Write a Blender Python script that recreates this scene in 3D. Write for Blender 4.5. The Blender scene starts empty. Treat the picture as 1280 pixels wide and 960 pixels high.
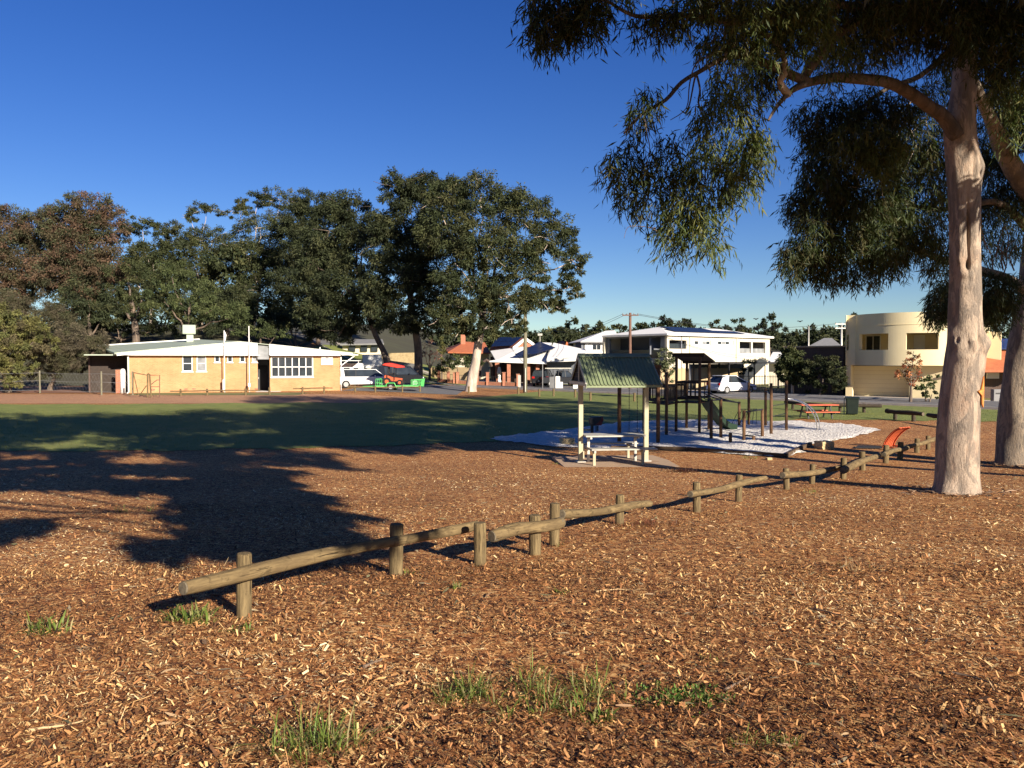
import bpy, bmesh, math, random
import numpy as np
from mathutils import Vector, Matrix

random.seed(7)
rng = np.random.default_rng(11)
S = bpy.context.scene
C = S.collection
R = math.radians
PI = math.pi

# ------------------------------------------------------------------ camera, sky, sun, exposure
PITCH = R(1.718)
cam_d = bpy.data.cameras.new('camera')
cam_d.sensor_width = 36.0
cam_d.lens = 28.125
cam_d.clip_start = 0.05
cam_d.clip_end = 3000
cam = bpy.data.objects.new('camera', cam_d)
C.objects.link(cam)
cam.location = (0, 0, 0)
cam.rotation_euler = (PI / 2 - PITCH, 0, 0)
S.camera = cam

SUN_EL = R(21.0)
SUN_H = Vector((0.58, -0.81, 0)).normalized()          # horizontal direction towards the sun
W = bpy.data.worlds.new('World')
S.world = W
W.use_nodes = True
wn = W.node_tree
sky = wn.nodes.new('ShaderNodeTexSky')
sky.sky_type = 'NISHITA'
sky.sun_disc = False
sky.sun_elevation = SUN_EL
sky.sun_rotation = math.atan2(SUN_H.x, SUN_H.y)
sky.altitude = 0
sky.air_density = 1.0
sky.dust_density = 0.0
sky.ozone_density = 4.5
bg = wn.nodes['Background']
bg.inputs[1].default_value = 0.05
hs_ = wn.nodes.new('ShaderNodeHueSaturation')
hs_.inputs['Saturation'].default_value = 1.24
hs_.inputs['Hue'].default_value = 0.522
wn.links.new(sky.outputs[0], hs_.inputs['Color'])
wn.links.new(hs_.outputs[0], bg.inputs[0])

sun_d = bpy.data.lights.new('sun', 'SUN')
sun_d.energy = 5.0
sun_d.angle = R(0.5)
sun_d.color = (1.0, 0.89, 0.74)
sun = bpy.data.objects.new('sun', sun_d)
C.objects.link(sun)
trav = -(SUN_H * math.cos(SUN_EL) + Vector((0, 0, math.sin(SUN_EL))))
sun.rotation_euler = trav.to_track_quat('-Z', 'Y').to_euler()

S.view_settings.view_transform = 'Standard'
S.view_settings.look = 'None'
S.view_settings.exposure = 1.15
S.view_settings.gamma = 1.0
S.view_settings.use_curve_mapping = False

# ------------------------------------------------------------------ survey helpers
def sstep(a, b, v):
    t = np.clip((np.asarray(v, dtype=float) - a) / (b - a), 0, 1)
    return t * t * (3 - 2 * t)

def T(x, y):
    """height of the ground"""
    x = np.asarray(x, dtype=float); y = np.asarray(y, dtype=float)
    z = -2.9 + 0.05 * np.logaddexp(0, (1.3 - 0.058 * np.maximum(y, -60)) / 0.05)
    z = z + 0.38 * sstep(44, 60, y) * sstep(-2, -14, x)
    z = z + 4.3 * sstep(74, 112, y) * sstep(-14, -36, x) + 2.2 * sstep(80, 112, y) * sstep(-4, -20, x)
    z = z + 0.5 * sstep(85, 100, y) * sstep(-10, 0, x) * sstep(14, 6, x)
    z = z + 7.0 * sstep(115, 260, y)
    return z

def gz(x, y):
    return float(T(x, y))

def at(px, py, d):
    """the point seen at a place of the survey photograph, d metres in front of the lens"""
    u = (px - 640) / 1000.0; v = (480 - py) / 1000.0
    s = d / (math.cos(PITCH) + v * math.sin(PITCH))
    return Vector((u * s, d, (v * math.cos(PITCH) - math.sin(PITCH)) * s))

def onground(px, py):
    lo, hi = 1.5, 400.0
    for _ in range(60):
        m = (lo + hi) / 2
        p = at(px, py, m)
        if p.z > gz(p.x, p.y): lo = m
        else: hi = m
    return at(px, py, lo)

# ------------------------------------------------------------------ object helpers
def tag(o, label=None, cat=None, group=None, kind=None):
    if label: o['label'] = label
    if cat: o['category'] = cat
    if group: o['group'] = group
    if kind: o['kind'] = kind
    return o

def thing(name, label, cat, loc=(0, 0, 0), rz=0.0, group=None):
    o = bpy.data.objects.new(name, None)
    o.empty_display_size = 0.2
    C.objects.link(o)
    o.location = loc
    o.rotation_euler = (0, 0, rz)
    return tag(o, label, cat, group)

def link(name, me, mat, parent=None, loc=None, kind=None):
    me.materials.clear()
    if mat: me.materials.append(mat)
    o = bpy.data.objects.new(name, me)
    C.objects.link(o)
    if parent: o.parent = parent
    if loc is not None: o.location = loc
    if kind: o['kind'] = kind
    return o

def copy_tree(o, parent=None):
    c = o.copy(); C.objects.link(c)
    if parent: c.parent = parent
    for ch in o.children: copy_tree(ch, c)
    return c

class MB:
    """collects shapes, then links them as one mesh object"""
    def __init__(s): s.v = []; s.f = []; s.sm = False
    def add(s, vs, fs):
        n = len(s.v)
        s.v += [tuple(p) for p in vs]
        s.f += [tuple(i + n for i in f) for f in fs]
        return s
    def box(s, c, d, rz=0.0, m=None):
        x, y, z = d[0] / 2, d[1] / 2, d[2] / 2
        pts = [Vector((a * x, b * y, e * z)) for e in (-1, 1) for a, b in ((-1, -1), (1, -1), (1, 1), (-1, 1))]
        if m is None: m = Matrix.Rotation(rz, 3, 'Z')
        c = Vector(c)
        return s.add([m @ p + c for p in pts], [(3, 2, 1, 0), (4, 5, 6, 7), (0, 1, 5, 4), (1, 2, 6, 5), (2, 3, 7, 6), (3, 0, 4, 7)])
    def bar(s, a, b, w, h=None):
        """rectangular bar from a to b"""
        a = Vector(a); b = Vector(b); h = h or w
        d = (b - a); L = d.length; d.normalize()
        up = Vector((0, 0, 1)) if abs(d.z) < 0.95 else Vector((0, 1, 0))
        sx = d.cross(up).normalized(); u = sx.cross(d)
        m = Matrix((d, sx, u)).transposed()
        return s.box((a + b) / 2, (L, w, h), m=m)
    def tube(s, pts, rad, n=8, cap=True, wob=0.0):
        pts = [Vector(p) for p in pts]
        if not hasattr(rad, '__len__'): rad = [rad] * len(pts)
        rings = []; prev = None
        for i, p in enumerate(pts):
            d = (pts[min(i + 1, len(pts) - 1)] - pts[max(i - 1, 0)]).normalized()
            if prev is None:
                up = Vector((0, 0, 1)) if abs(d.z) < 0.9 else Vector((0, 1, 0))
                sx = d.cross(up).normalized()
            else:
                sx = (prev - d * prev.dot(d)).normalized()
            prev = sx; u = d.cross(sx)
            rings.append([p + (sx * math.cos(2 * PI * k / n) + u * math.sin(2 * PI * k / n)) * rad[i] * (1 + (random.uniform(-wob, wob) if wob else 0)) for k in range(n)])
        fs = []
        for i in range(len(rings) - 1):
            for k in range(n):
                k2 = (k + 1) % n
                fs.append((i * n + k, i * n + k2, i * n + n + k2, i * n + n + k))
        if cap:
            fs.append(tuple(range(n))[::-1])
            fs.append(tuple((len(rings) - 1) * n + k for k in range(n)))
        return s.add([q for r in rings for q in r], fs)
    def lathe(s, c, prof, n=16, m=None):
        """prof: list of (radius, height)"""
        c = Vector(c); vs = []
        for r, h in prof:
            for k in range(n):
                p = Vector((r * math.cos(2 * PI * k / n), r * math.sin(2 * PI * k / n), h))
                vs.append(c + (m @ p if m else p))
        fs = [(i * n + k, i * n + (k + 1) % n, (i + 1) * n + (k + 1) % n, (i + 1) * n + k) for i in range(len(prof) - 1) for k in range(n)]
        fs += [tuple(range(n))[::-1], tuple((len(prof) - 1) * n + k for k in range(n))]
        return s.add(vs, fs)
    def prism(s, poly, a, b):
        """poly: list of 3-vectors of a flat outline; a, b: offsets of its two faces"""
        n = len(poly); a = Vector(a); b = Vector(b)
        vs = [Vector(p) + a for p in poly] + [Vector(p) + b for p in poly]
        fs = [tuple(range(n))[::-1], tuple(range(n, 2 * n))] + [(i, (i + 1) % n, n + (i + 1) % n, n + i) for i in range(n)]
        return s.add(vs, fs)
    def build(s, name, mat, parent=None, world=False, smooth=False, kind=None, bevel=0.0):
        off = Vector(parent.location) if (world and parent) else Vector((0, 0, 0))
        me = bpy.data.meshes.new(name)
        me.from_pydata([tuple(Vector(p) - off) for p in s.v], [], s.f)
        bm = bmesh.new(); bm.from_mesh(me)
        bmesh.ops.recalc_face_normals(bm, faces=bm.faces)
        if bevel:
            bmesh.ops.bevel(bm, geom=[e for e in bm.edges if e.calc_face_angle(0) > 0.6], offset=bevel, segments=1, affect='EDGES')
        bm.to_mesh(me); bm.free()
        if smooth: me.polygons.foreach_set('use_smooth', [True] * len(me.polygons))
        o = link(name, me, mat, parent, kind=kind)
        return o

def pathwall(s, path, th, z0, z1, holes=()):
    """a wall of real thickness along a plan polyline, with rectangular holes (i0, i1, za, zb) between path points; th is laid to the left"""
    P = [Vector((p[0], p[1])) for p in path]
    N = []
    for i in range(len(P)):
        d = (P[min(i + 1, len(P) - 1)] - P[max(i - 1, 0)]).normalized()
        N.append(Vector((-d.y, d.x)))
    zs = sorted({z0, z1} | {h[2] for h in holes} | {h[3] for h in holes})
    nx, nz = len(P) - 1, len(zs) - 1
    def solid(i, j):
        if i < 0 or j < 0 or i >= nx or j >= nz: return False
        zc = (zs[j] + zs[j + 1]) / 2
        return not any(h[0] <= i < h[1] and h[2] < zc < h[3] for h in holes)
    def q(i, j, inn):
        p = P[i] + N[i] * (th if inn else 0)
        return (p.x, p.y, zs[j])
    vs = []; fs = []
    def face(*a):
        n = len(vs); vs.extend(a); fs.append(tuple(range(n, n + len(a))))
    for i in range(nx):
        for j in range(nz):
            if not solid(i, j): continue
            face(q(i, j, 0), q(i + 1, j, 0), q(i + 1, j + 1, 0), q(i, j + 1, 0))
            face(q(i, j, 1), q(i, j + 1, 1), q(i + 1, j + 1, 1), q(i + 1, j, 1))
            if not solid(i - 1, j): face(q(i, j, 0), q(i, j + 1, 0), q(i, j + 1, 1), q(i, j, 1))
            if not solid(i + 1, j): face(q(i + 1, j, 0), q(i + 1, j, 1), q(i + 1, j + 1, 1), q(i + 1, j + 1, 0))
            if not solid(i, j - 1): face(q(i, j, 0), q(i, j, 1), q(i + 1, j, 1), q(i + 1, j, 0))
            if not solid(i, j + 1): face(q(i, j + 1, 0), q(i + 1, j + 1, 0), q(i + 1, j + 1, 1), q(i, j + 1, 1))
    s.add(vs, fs)
    return s

def np_mesh(name, V, F, tint=None, smooth=False):
    """mesh from arrays; tint: one colour per vertex"""
    me = bpy.data.meshes.new(name)
    V = np.ascontiguousarray(V, dtype=np.float32); F = np.ascontiguousarray(F, dtype=np.int32)
    k = F.shape[1]
    me.vertices.add(len(V)); me.vertices.foreach_set('co', V.ravel())
    me.loops.add(F.size); me.loops.foreach_set('vertex_index', F.ravel())
    me.polygons.add(len(F))
    me.polygons.foreach_set('loop_start', np.arange(0, F.size, k, dtype=np.int32))
    if smooth: me.polygons.foreach_set('use_smooth', np.ones(len(F), dtype=bool))
    if tint is not None:
        a = me.color_attributes.new('tint', 'FLOAT_COLOR', 'POINT')
        t = np.ones((len(V), 4), dtype=np.float32); t[:, :3] = tint
        a.data.foreach_set('color', t.ravel())
    me.update(calc_edges=True); me.validate()
    return me

# ------------------------------------------------------------------ materials
def newmat(name):
    m = bpy.data.materials.new(name); m.use_nodes = True
    nt = m.node_tree
    return m, nt, nt.nodes['Principled BSDF']

def N(nt, kind, **kw):
    n = nt.nodes.new(kind)
    for k, v in kw.items():
        if k.startswith('i_'):
            key = k[2:]
            n.inputs[int(key) if key.isdigit() else key].default_value = v
        else: setattr(n, k, v)
    return n

def ramp(nt, fac, stops):
    r = nt.nodes.new('ShaderNodeValToRGB')
    e = r.color_ramp.elements
    while len(e) < len(stops): e.new(0.5)
    for i, (p, c) in enumerate(stops):
        e[i].position = p; e[i].color = (*c, 1)
    nt.links.new(fac, r.inputs[0])
    return r.outputs[0]

def mix(nt, fac, a, b, mode='MIX'):
    m = nt.nodes.new('ShaderNodeMix'); m.data_type = 'RGBA'; m.blend_type = mode
    for i, v in ((0, fac), (6, a), (7, b)):
        if hasattr(v, 'links'): nt.links.new(v, m.inputs[i])
        elif i == 0: m.inputs[0].default_value = v
        else: m.inputs[i].default_value = (*v, 1)
    return m.outputs[2]

def noise(nt, scale, detail=4, rough=0.6, dist=0.0, vec=None, obj=True):
    n = N(nt, 'ShaderNodeTexNoise')
    n.inputs['Scale'].default_value = scale; n.inputs['Detail'].default_value = detail
    n.inputs['Roughness'].default_value = rough; n.inputs['Distortion'].default_value = dist
    if vec is None:
        vec = N(nt, 'ShaderNodeTexCoord').outputs['Object']
    nt.links.new(vec, n.inputs['Vector'])
    return n.outputs['Fac']

def bump(nt, bsdf, h, strength=0.4, dist=0.02):
    b = N(nt, 'ShaderNodeBump'); b.inputs['Strength'].default_value = strength; b.inputs['Distance'].default_value = dist
    nt.links.new(h, b.inputs['Height']); nt.links.new(b.outputs[0], bsdf.inputs['Normal'])

def pm(name, c1, c2=None, scale=3.0, rough=0.7, metal=0.0, bmp=0.0, bscale=30.0, bdist=0.01, detail=5, spec=0.35, wear=None):
    """painted, plastered or plain surface: two close colours mixed by noise, with fine relief"""
    m, nt, b = newmat(name)
    c2 = c2 or tuple(v * 0.78 for v in c1)
    f = noise(nt, scale, detail)
    col = ramp(nt, f, [(0.32, c1), (0.68, c2)])
    if wear:
        g = noise(nt, wear[0], 8, 0.7)
        col = mix(nt, ramp(nt, g, [(wear[1], (0, 0, 0)), (wear[1] + 0.12, (1, 1, 1))]), col, wear[2])
    nt.links.new(col, b.inputs['Base Color'])
    b.inputs['Roughness'].default_value = rough; b.inputs['Metallic'].default_value = metal
    b.inputs['Specular IOR Level'].default_value = spec
    if bmp: bump(nt, b, noise(nt, bscale, 4), bmp, bdist)
    return m

def wood(name, c1, c2, axis='X', rough=0.85, stretch=14.0, scale=1.6, crack=0.6):
    """weathered timber: grain and drying cracks along one axis, knots and grey-green bloom"""
    m, nt, b = newmat(name)
    tc = N(nt, 'ShaderNodeTexCoord'); mp = N(nt, 'ShaderNodeMapping'); mq = N(nt, 'ShaderNodeMapping')
    sc = [stretch] * 3; sc['XYZ'.index(axis)] = scale
    mp.inputs['Scale'].default_value = sc
    sq = [stretch * 2.6] * 3; sq['XYZ'.index(axis)] = scale * 0.9
    mq.inputs['Scale'].default_value = sq
    nt.links.new(tc.outputs['Object'], mp.inputs['Vector']); nt.links.new(tc.outputs['Object'], mq.inputs['Vector'])
    f = noise(nt, 2.4, 8, 0.7, 0.6, mp.outputs[0])
    g = noise(nt, 1.7, 5, 0.6)
    h = noise(nt, 1.6, 6, 0.6, 0.25, mq.outputs[0])
    kn = noise(nt, 9.0, 4, 0.6, 0.8)
    col = ramp(nt, f, [(0.28, tuple(v * 0.42 for v in c2)), (0.42, c2), (0.62, c1), (0.8, tuple(v * 1.2 for v in c1))])
    col = mix(nt, ramp(nt, g, [(0.36, (0, 0, 0)), (0.68, (0.75, 0.75, 0.75))]), col, c2)
    col = mix(nt, ramp(nt, kn, [(0.60, (0, 0, 0)), (0.68, (0.6, 0.6, 0.6))]), col, tuple(v * 0.4 for v in c2))
    cr = ramp(nt, h, [(0.33, (1, 1, 1)), (0.39, (0, 0, 0))])
    col = mix(nt, cr, col, tuple(v * 0.22 for v in c2))
    nt.links.new(col, b.inputs['Base Color'])
    b.inputs['Roughness'].default_value = rough; b.inputs['Specular IOR Level'].default_value = 0.2
    ad = N(nt, 'ShaderNodeMath', operation='SUBTRACT'); nt.links.new(f, ad.inputs[0]); nt.links.new(cr, ad.inputs[1])
    bump(nt, b, ad.outputs[0], 0.7, 0.012)
    return m

def brickmat(name, c1, c2, mortar, bw=0.23, bh=0.086, rough=0.9):
    m, nt, b = newmat(name)
    tc = N(nt, 'ShaderNodeTexCoord'); sp = N(nt, 'ShaderNodeSeparateXYZ'); ad = N(nt, 'ShaderNodeMath', operation='ADD'); cb = N(nt, 'ShaderNodeCombineXYZ')
    nt.links.new(tc.outputs['Object'], sp.inputs[0])
    nt.links.new(sp.outputs[0], ad.inputs[0]); nt.links.new(sp.outputs[1], ad.inputs[1])
    nt.links.new(ad.outputs[0], cb.inputs[0]); nt.links.new(sp.outputs[2], cb.inputs[1])
    br = N(nt, 'ShaderNodeTexBrick')
    br.inputs['Scale'].default_value = 1.0; br.inputs['Brick Width'].default_value = bw; br.inputs['Row Height'].default_value = bh
    br.inputs['Mortar Size'].default_value = 0.01
    br.inputs['Color1'].default_value = (*c1, 1); br.inputs['Color2'].default_value = (*c2, 1); br.inputs['Mortar'].default_value = (*mortar, 1)
    nt.links.new(cb.outputs[0], br.inputs['Vector'])
    g = noise(nt, 0.9, 6, 0.65)
    col = mix(nt, 1.0, br.outputs['Color'], ramp(nt, g, [(0.3, (0.78, 0.76, 0.74)), (0.7, (1.05, 1.05, 1.05))]), 'MULTIPLY')
    nt.links.new(col, b.inputs['Base Color'])
    b.inputs['Roughness'].default_value = rough; b.inputs['Specular IOR Level'].default_value = 0.2
    bump(nt, b, br.outputs['Fac'], -0.4, 0.01)
    return m

def leafmat(name, trans=0.22, rough=0.55, spec=0.22):
    m, nt, b = newmat(name)
    a = N(nt, 'ShaderNodeAttribute', attribute_name='tint')
    nt.links.new(a.outputs['Color'], b.inputs['Base Color'])
    b.inputs['Roughness'].default_value = rough; b.inputs['Specular IOR Level'].default_value = spec
    tr = N(nt, 'ShaderNodeBsdfTranslucent')
    tcol = mix(nt, 1.0, a.outputs['Color'], (1.5, 1.7, 0.7), 'MULTIPLY')
    nt.links.new(tcol, tr.inputs['Color'])
    ms = N(nt, 'ShaderNodeMixShader'); ms.inputs[0].default_value = trans
    nt.links.new(b.outputs[0], ms.inputs[1]); nt.links.new(tr.outputs[0], ms.inputs[2])
    nt.links.new(ms.outputs[0], nt.nodes['Material Output'].inputs['Surface'])
    return m

def glassmat(name, c=(0.02, 0.025, 0.03)):
    m, nt, b = newmat(name)
    f = noise(nt, 1.5, 2)
    nt.links.new(ramp(nt, f, [(0.3, c), (0.7, tuple(v * 1.8 for v in c))]), b.inputs['Base Color'])
    b.inputs['Roughness'].default_value = 0.08; b.inputs['Specular IOR Level'].default_value = 0.5
    return m

def mulchmat(name='wood_mulch', wash=None):
    m, nt, b = newmat(name)
    tc = N(nt, 'ShaderNodeTexCoord')
    nz = N(nt, 'ShaderNodeTexNoise'); nz.inputs['Scale'].default_value = 9; nz.inputs['Detail'].default_value = 3
    nt.links.new(tc.outputs['Object'], nz.inputs['Vector'])
    off = N(nt, 'ShaderNodeVectorMath', operation='MULTIPLY_ADD')
    nt.links.new(nz.outputs['Color'], off.inputs[0]); off.inputs[1].default_value = (0.11, 0.11, 0.0); nt.links.new(tc.outputs['Object'], off.inputs[2])
    cols = []; hs = []
    for k, sc in enumerate(((46, 15, 1), (14, 40, 1), (30, 30, 1))):
        mp = N(nt, 'ShaderNodeMapping'); mp.inputs['Scale'].default_value = sc; mp.inputs['Rotation'].default_value = (0, 0, 0.5 + k)
        nt.links.new(off.outputs[0], mp.inputs['Vector'])
        v = N(nt, 'ShaderNodeTexVoronoi'); v.voronoi_dimensions = '2D'; v.inputs['Scale'].default_value = 1.0
        nt.links.new(mp.outputs[0], v.inputs['Vector'])
        sp = N(nt, 'ShaderNodeSeparateColor'); nt.links.new(v.outputs['Color'], sp.inputs[0])
        cols.append(ramp(nt, sp.outputs[0], [(0.0, (0.045, 0.017, 0.008)), (0.3, (0.19, 0.068, 0.023)), (0.62, (0.44, 0.175, 0.056)), (0.86, (0.62, 0.33, 0.115)), (1.0, (0.78, 0.55, 0.26))]))
        hs.append(sp.outputs[1])
    pick = noise(nt, 60, 2, 0.5, 0, tc.outputs['Object'])
    c = mix(nt, ramp(nt, pick, [(0.46, (0, 0, 0)), (0.5, (1, 1, 1))]), cols[0], cols[1])
    c = mix(nt, ramp(nt, noise(nt, 41, 2, 0.5, 0, tc.outputs['Object']), [(0.56, (0, 0, 0)), (0.6, (1, 1, 1))]), c, cols[2])
    big = noise(nt, 0.35, 5, 0.6, 0.3, tc.outputs['Object'])
    c = mix(nt, 1.0, c, ramp(nt, big, [(0.3, (0.74, 0.72, 0.72)), (0.7, (1.1, 1.1, 1.1))]), 'MULTIPLY')
    if wash: c = mix(nt, 0.55, c, wash)
    nt.links.new(c, b.inputs['Base Color'])
    b.inputs['Roughness'].default_value = 0.85; b.inputs['Specular IOR Level'].default_value = 0.2
    bump(nt, b, hs[0], 0.9, 0.02)
    return m

def attrmat(name, rough=0.75, spec=0.25):
    m, nt, b = newmat(name)
    a = N(nt, 'ShaderNodeAttribute', attribute_name='tint')
    g = noise(nt, 90, 3)
    nt.links.new(mix(nt, 1.0, a.outputs['Color'], ramp(nt, g, [(0.3, (0.75, 0.75, 0.75)), (0.7, (1.1, 1.1, 1.1))]), 'MULTIPLY'), b.inputs['Base Color'])
    b.inputs['Roughness'].default_value = rough; b.inputs['Specular IOR Level'].default_value = spec
    return m

def barkmat(name, pale, mid, dark, pink, sx=2.2, sz=0.7, amt=0.5):
    """smooth gum bark: pale ground with shed grey patches, pink streaks, pits and slanting creases"""
    m, nt, b = newmat(name)
    tc = N(nt, 'ShaderNodeTexCoord'); mp = N(nt, 'ShaderNodeMapping'); mp.inputs['Scale'].default_value = (sx, sx, sz)
    mp.inputs['Rotation'].default_value = (0.25, 0.2, 0)
    nt.links.new(tc.outputs['Object'], mp.inputs['Vector'])
    f1 = noise(nt, 2.0, 9, 0.7, 0.8, mp.outputs[0])
    f2 = noise(nt, 1.6, 6, 0.6, 0.5, mp.outputs[0])
    f3 = noise(nt, 11.0, 7, 0.72, 0.4, mp.outputs[0])
    f4 = noise(nt, 34.0, 4, 0.6, 0.0, mp.outputs[0])
    col = ramp(nt, f2, [(0.34, mid), (0.48, pale), (0.62, pink)])
    col = mix(nt, ramp(nt, f1, [(0.49, (0, 0, 0)), (0.52, (amt,) * 3), (0.60, (min(1, amt * 1.5),) * 3)]), col, dark)
    col = mix(nt, ramp(nt, f3, [(0.48, (0, 0, 0)), (0.66, (0.7, 0.7, 0.7))]), col, mid)
    col = mix(nt, ramp(nt, f4, [(0.60, (0, 0, 0)), (0.70, (0.5, 0.5, 0.5))]), col, dark)
    nt.links.new(col, b.inputs['Base Color'])
    b.inputs['Roughness'].default_value = 0.8; b.inputs['Specular IOR Level'].default_value = 0.2
    ad = N(nt, 'ShaderNodeMath', operation='ADD'); nt.links.new(f1, ad.inputs[0]); nt.links.new(f3, ad.inputs[1])
    bump(nt, b, ad.outputs[0], 0.8, 0.05)
    return m

M = {}
M['mulch'] = mulchmat()
M['oldmulch'] = mulchmat('faded_mulch', (0.42, 0.25, 0.17))
M['chip'] = attrmat('wood_chip')
M['lawn'] = pm('lawn_green', (0.195, 0.215, 0.050), (0.130, 0.160, 0.036), 1.2, 0.9, bmp=0.6, bscale=60, bdist=0.03, detail=9, wear=(0.25, 0.58, (0.20, 0.19, 0.055)))
M['verge'] = pm('verge_grass', (0.12, 0.14, 0.04), (0.17, 0.15, 0.06), 0.8, 0.9, bmp=0.5, bscale=40, detail=8)
M['sand'] = pm('white_sand', (0.84, 0.80, 0.74), (0.60, 0.55, 0.49), 9.0, 0.95, bmp=1.0, bscale=11, bdist=0.16, detail=10)
M['road'] = pm('asphalt', (0.15, 0.145, 0.145), (0.115, 0.112, 0.115), 2.0, 0.9, bmp=0.3, bscale=120, detail=8)
M['path'] = pm('concrete_path', (0.46, 0.40, 0.34), (0.38, 0.33, 0.29), 1.5, 0.9, bmp=0.2, bscale=60, detail=8)
M['paving'] = pm('orange_paving', (0.42, 0.26, 0.16), (0.35, 0.23, 0.15), 2.5, 0.9, detail=8)
M['kerb'] = pm('kerb_concrete', (0.5, 0.47, 0.42), (0.40, 0.37, 0.33), 3, 0.9, detail=8)
M['slab'] = pm('slab_concrete', (0.40, 0.28, 0.18), (0.33, 0.23, 0.16), 2.0, 0.9, bmp=0.25, bscale=50, detail=8, wear=(1.4, 0.55, (0.26, 0.15, 0.09)))
M['scrub'] = pm('scrub_ground', (0.06, 0.06, 0.028), (0.045, 0.04, 0.022), 0.15, 0.95, detail=9)
M['dirt'] = pm('red_dirt', (0.24, 0.11, 0.065), (0.17, 0.085, 0.05), 0.6, 0.95, bmp=0.4, bscale=8, detail=8)
M['log'] = wood('weathered_log', (0.25, 0.180, 0.085), (0.115, 0.080, 0.040), 'X')
M['endgrain'] = pm('log_end_grain', (0.16, 0.13, 0.085), (0.075, 0.06, 0.042), 30, 0.9, bmp=0.5, bscale=60)
M['darklog'] = wood('dark_weathered_log', (0.085, 0.065, 0.042), (0.045, 0.035, 0.025), 'X')
M['post'] = wood('weathered_post', (0.225, 0.165, 0.080), (0.105, 0.075, 0.038), 'Z')
M['playpost'] = wood('treated_play_post', (0.22, 0.12, 0.06), (0.10, 0.055, 0.03), 'Z')
M['darktimber'] = pm('dark_stained_timber', (0.045, 0.032, 0.024), (0.03, 0.022, 0.018), 6, 0.8)
M['sleeper'] = wood('timber_sleeper', (0.15, 0.10, 0.06), (0.08, 0.055, 0.036), 'X')
M['leaf'] = leafmat('gum_leaf')
M['leaf_far'] = leafmat('distant_leaf', 0.12, 0.7, 0.2)
M['grass'] = leafmat('weed_blade', 0.35, 0.5)
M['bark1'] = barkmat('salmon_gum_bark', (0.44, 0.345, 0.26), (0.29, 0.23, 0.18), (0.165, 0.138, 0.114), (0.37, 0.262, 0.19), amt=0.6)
M['bark2'] = barkmat('mottled_gum_bark', (0.30, 0.235, 0.17), (0.18, 0.15, 0.122), (0.10, 0.085, 0.072), (0.31, 0.25, 0.18))
M['bark_limb'] = barkmat('shaded_limb_bark', (0.17, 0.128, 0.100), (0.115, 0.090, 0.073), (0.065, 0.052, 0.044), (0.14, 0.098, 0.076))  # darker copy of the gum bark: limb shade put into the colour
M['bark_pale'] = barkmat('pale_gum_bark', (0.52, 0.43, 0.35), (0.40, 0.33, 0.27), (0.28, 0.24, 0.2), (0.48, 0.36, 0.28), 1.0, 0.3)
M['bark_dark'] = barkmat('dark_rough_bark', (0.17, 0.13, 0.10), (0.11, 0.085, 0.065), (0.06, 0.048, 0.04), (0.2, 0.14, 0.1), 2.0, 0.6)
M['twig'] = pm('twig_bark', (0.2, 0.14, 0.1), (0.12, 0.085, 0.06), 8, 0.8)
M['white'] = pm('white_paint', (0.78, 0.77, 0.73), (0.72, 0.71, 0.67), 1.5, 0.6)
M['cream'] = pm('cream_render', (0.74, 0.635, 0.39), (0.69, 0.585, 0.355), 0.7, 0.85, bmp=0.15, bscale=40, detail=7)
M['offwhite'] = pm('offwhite_render', (0.60, 0.545, 0.43), (0.56, 0.505, 0.395), 0.5, 0.85, detail=7)
M['whiterender'] = pm('white_render', (0.74, 0.73, 0.70), (0.69, 0.68, 0.65), 0.6, 0.8, detail=7)
M['grey_and_shade'] = pm('grey_and_shaded_render', (0.16, 0.17, 0.19), (0.13, 0.14, 0.16), 0.7, 0.85)  # dark grey walls; also shade put into the colour of a pale house
M['tan'] = pm('tan_fence', (0.50, 0.38, 0.22), (0.42, 0.31, 0.18), 1.3, 0.85, detail=7)
M['stone'] = pm('limestone', (0.52, 0.40, 0.22), (0.36, 0.27, 0.14), 3.0, 0.95, bmp=0.8, bscale=12, bdist=0.03, detail=8)
M['brick_hall'] = brickmat('cream_orange_brick', (0.50, 0.275, 0.125), (0.44, 0.225, 0.10), (0.44, 0.30, 0.18))
M['brick_red'] = brickmat('orange_red_brick', (0.42, 0.14, 0.07), (0.34, 0.11, 0.055), (0.36, 0.26, 0.2))
M['brick_dark'] = brickmat('dark_and_shaded_brick', (0.10, 0.06, 0.045), (0.08, 0.05, 0.04), (0.12, 0.1, 0.09))
M['tile_orange'] = pm('terracotta_tile', (0.46, 0.15, 0.065), (0.36, 0.11, 0.05), 2.5, 0.75, bmp=0.5, bscale=9, bdist=0.05, detail=7)
M['tile_grey'] = pm('grey_tile', (0.22, 0.22, 0.22), (0.17, 0.17, 0.17), 2.5, 0.8)
M['greenroof'] = pm('green_steel', (0.205, 0.245, 0.130), (0.17, 0.21, 0.112), 3.0, 0.45, spec=0.5, wear=(6, 0.66, (0.11, 0.13, 0.08)))
M['palegreen'] = pm('pale_green_steel', (0.36, 0.41, 0.32), (0.31, 0.36, 0.275), 1.0, 0.5, detail=7)
M['galv'] = pm('galvanised_steel', (0.50, 0.48, 0.42), (0.42, 0.40, 0.35), 6, 0.45, metal=0.4)
M['creamsteel'] = pm('cream_painted_steel', (0.44, 0.40, 0.27), (0.36, 0.325, 0.215), 5, 0.5, wear=(7, 0.62, (0.34, 0.28, 0.2)))
M['alu'] = pm('aluminium_plank', (0.42, 0.40, 0.34), (0.34, 0.325, 0.28), 8, 0.5, metal=0.2, wear=(5, 0.6, (0.2, 0.18, 0.14)))
M['chrome'] = pm('stainless_tube', (0.6, 0.6, 0.58), (0.5, 0.5, 0.48), 6, 0.25, metal=0.9)
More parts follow.
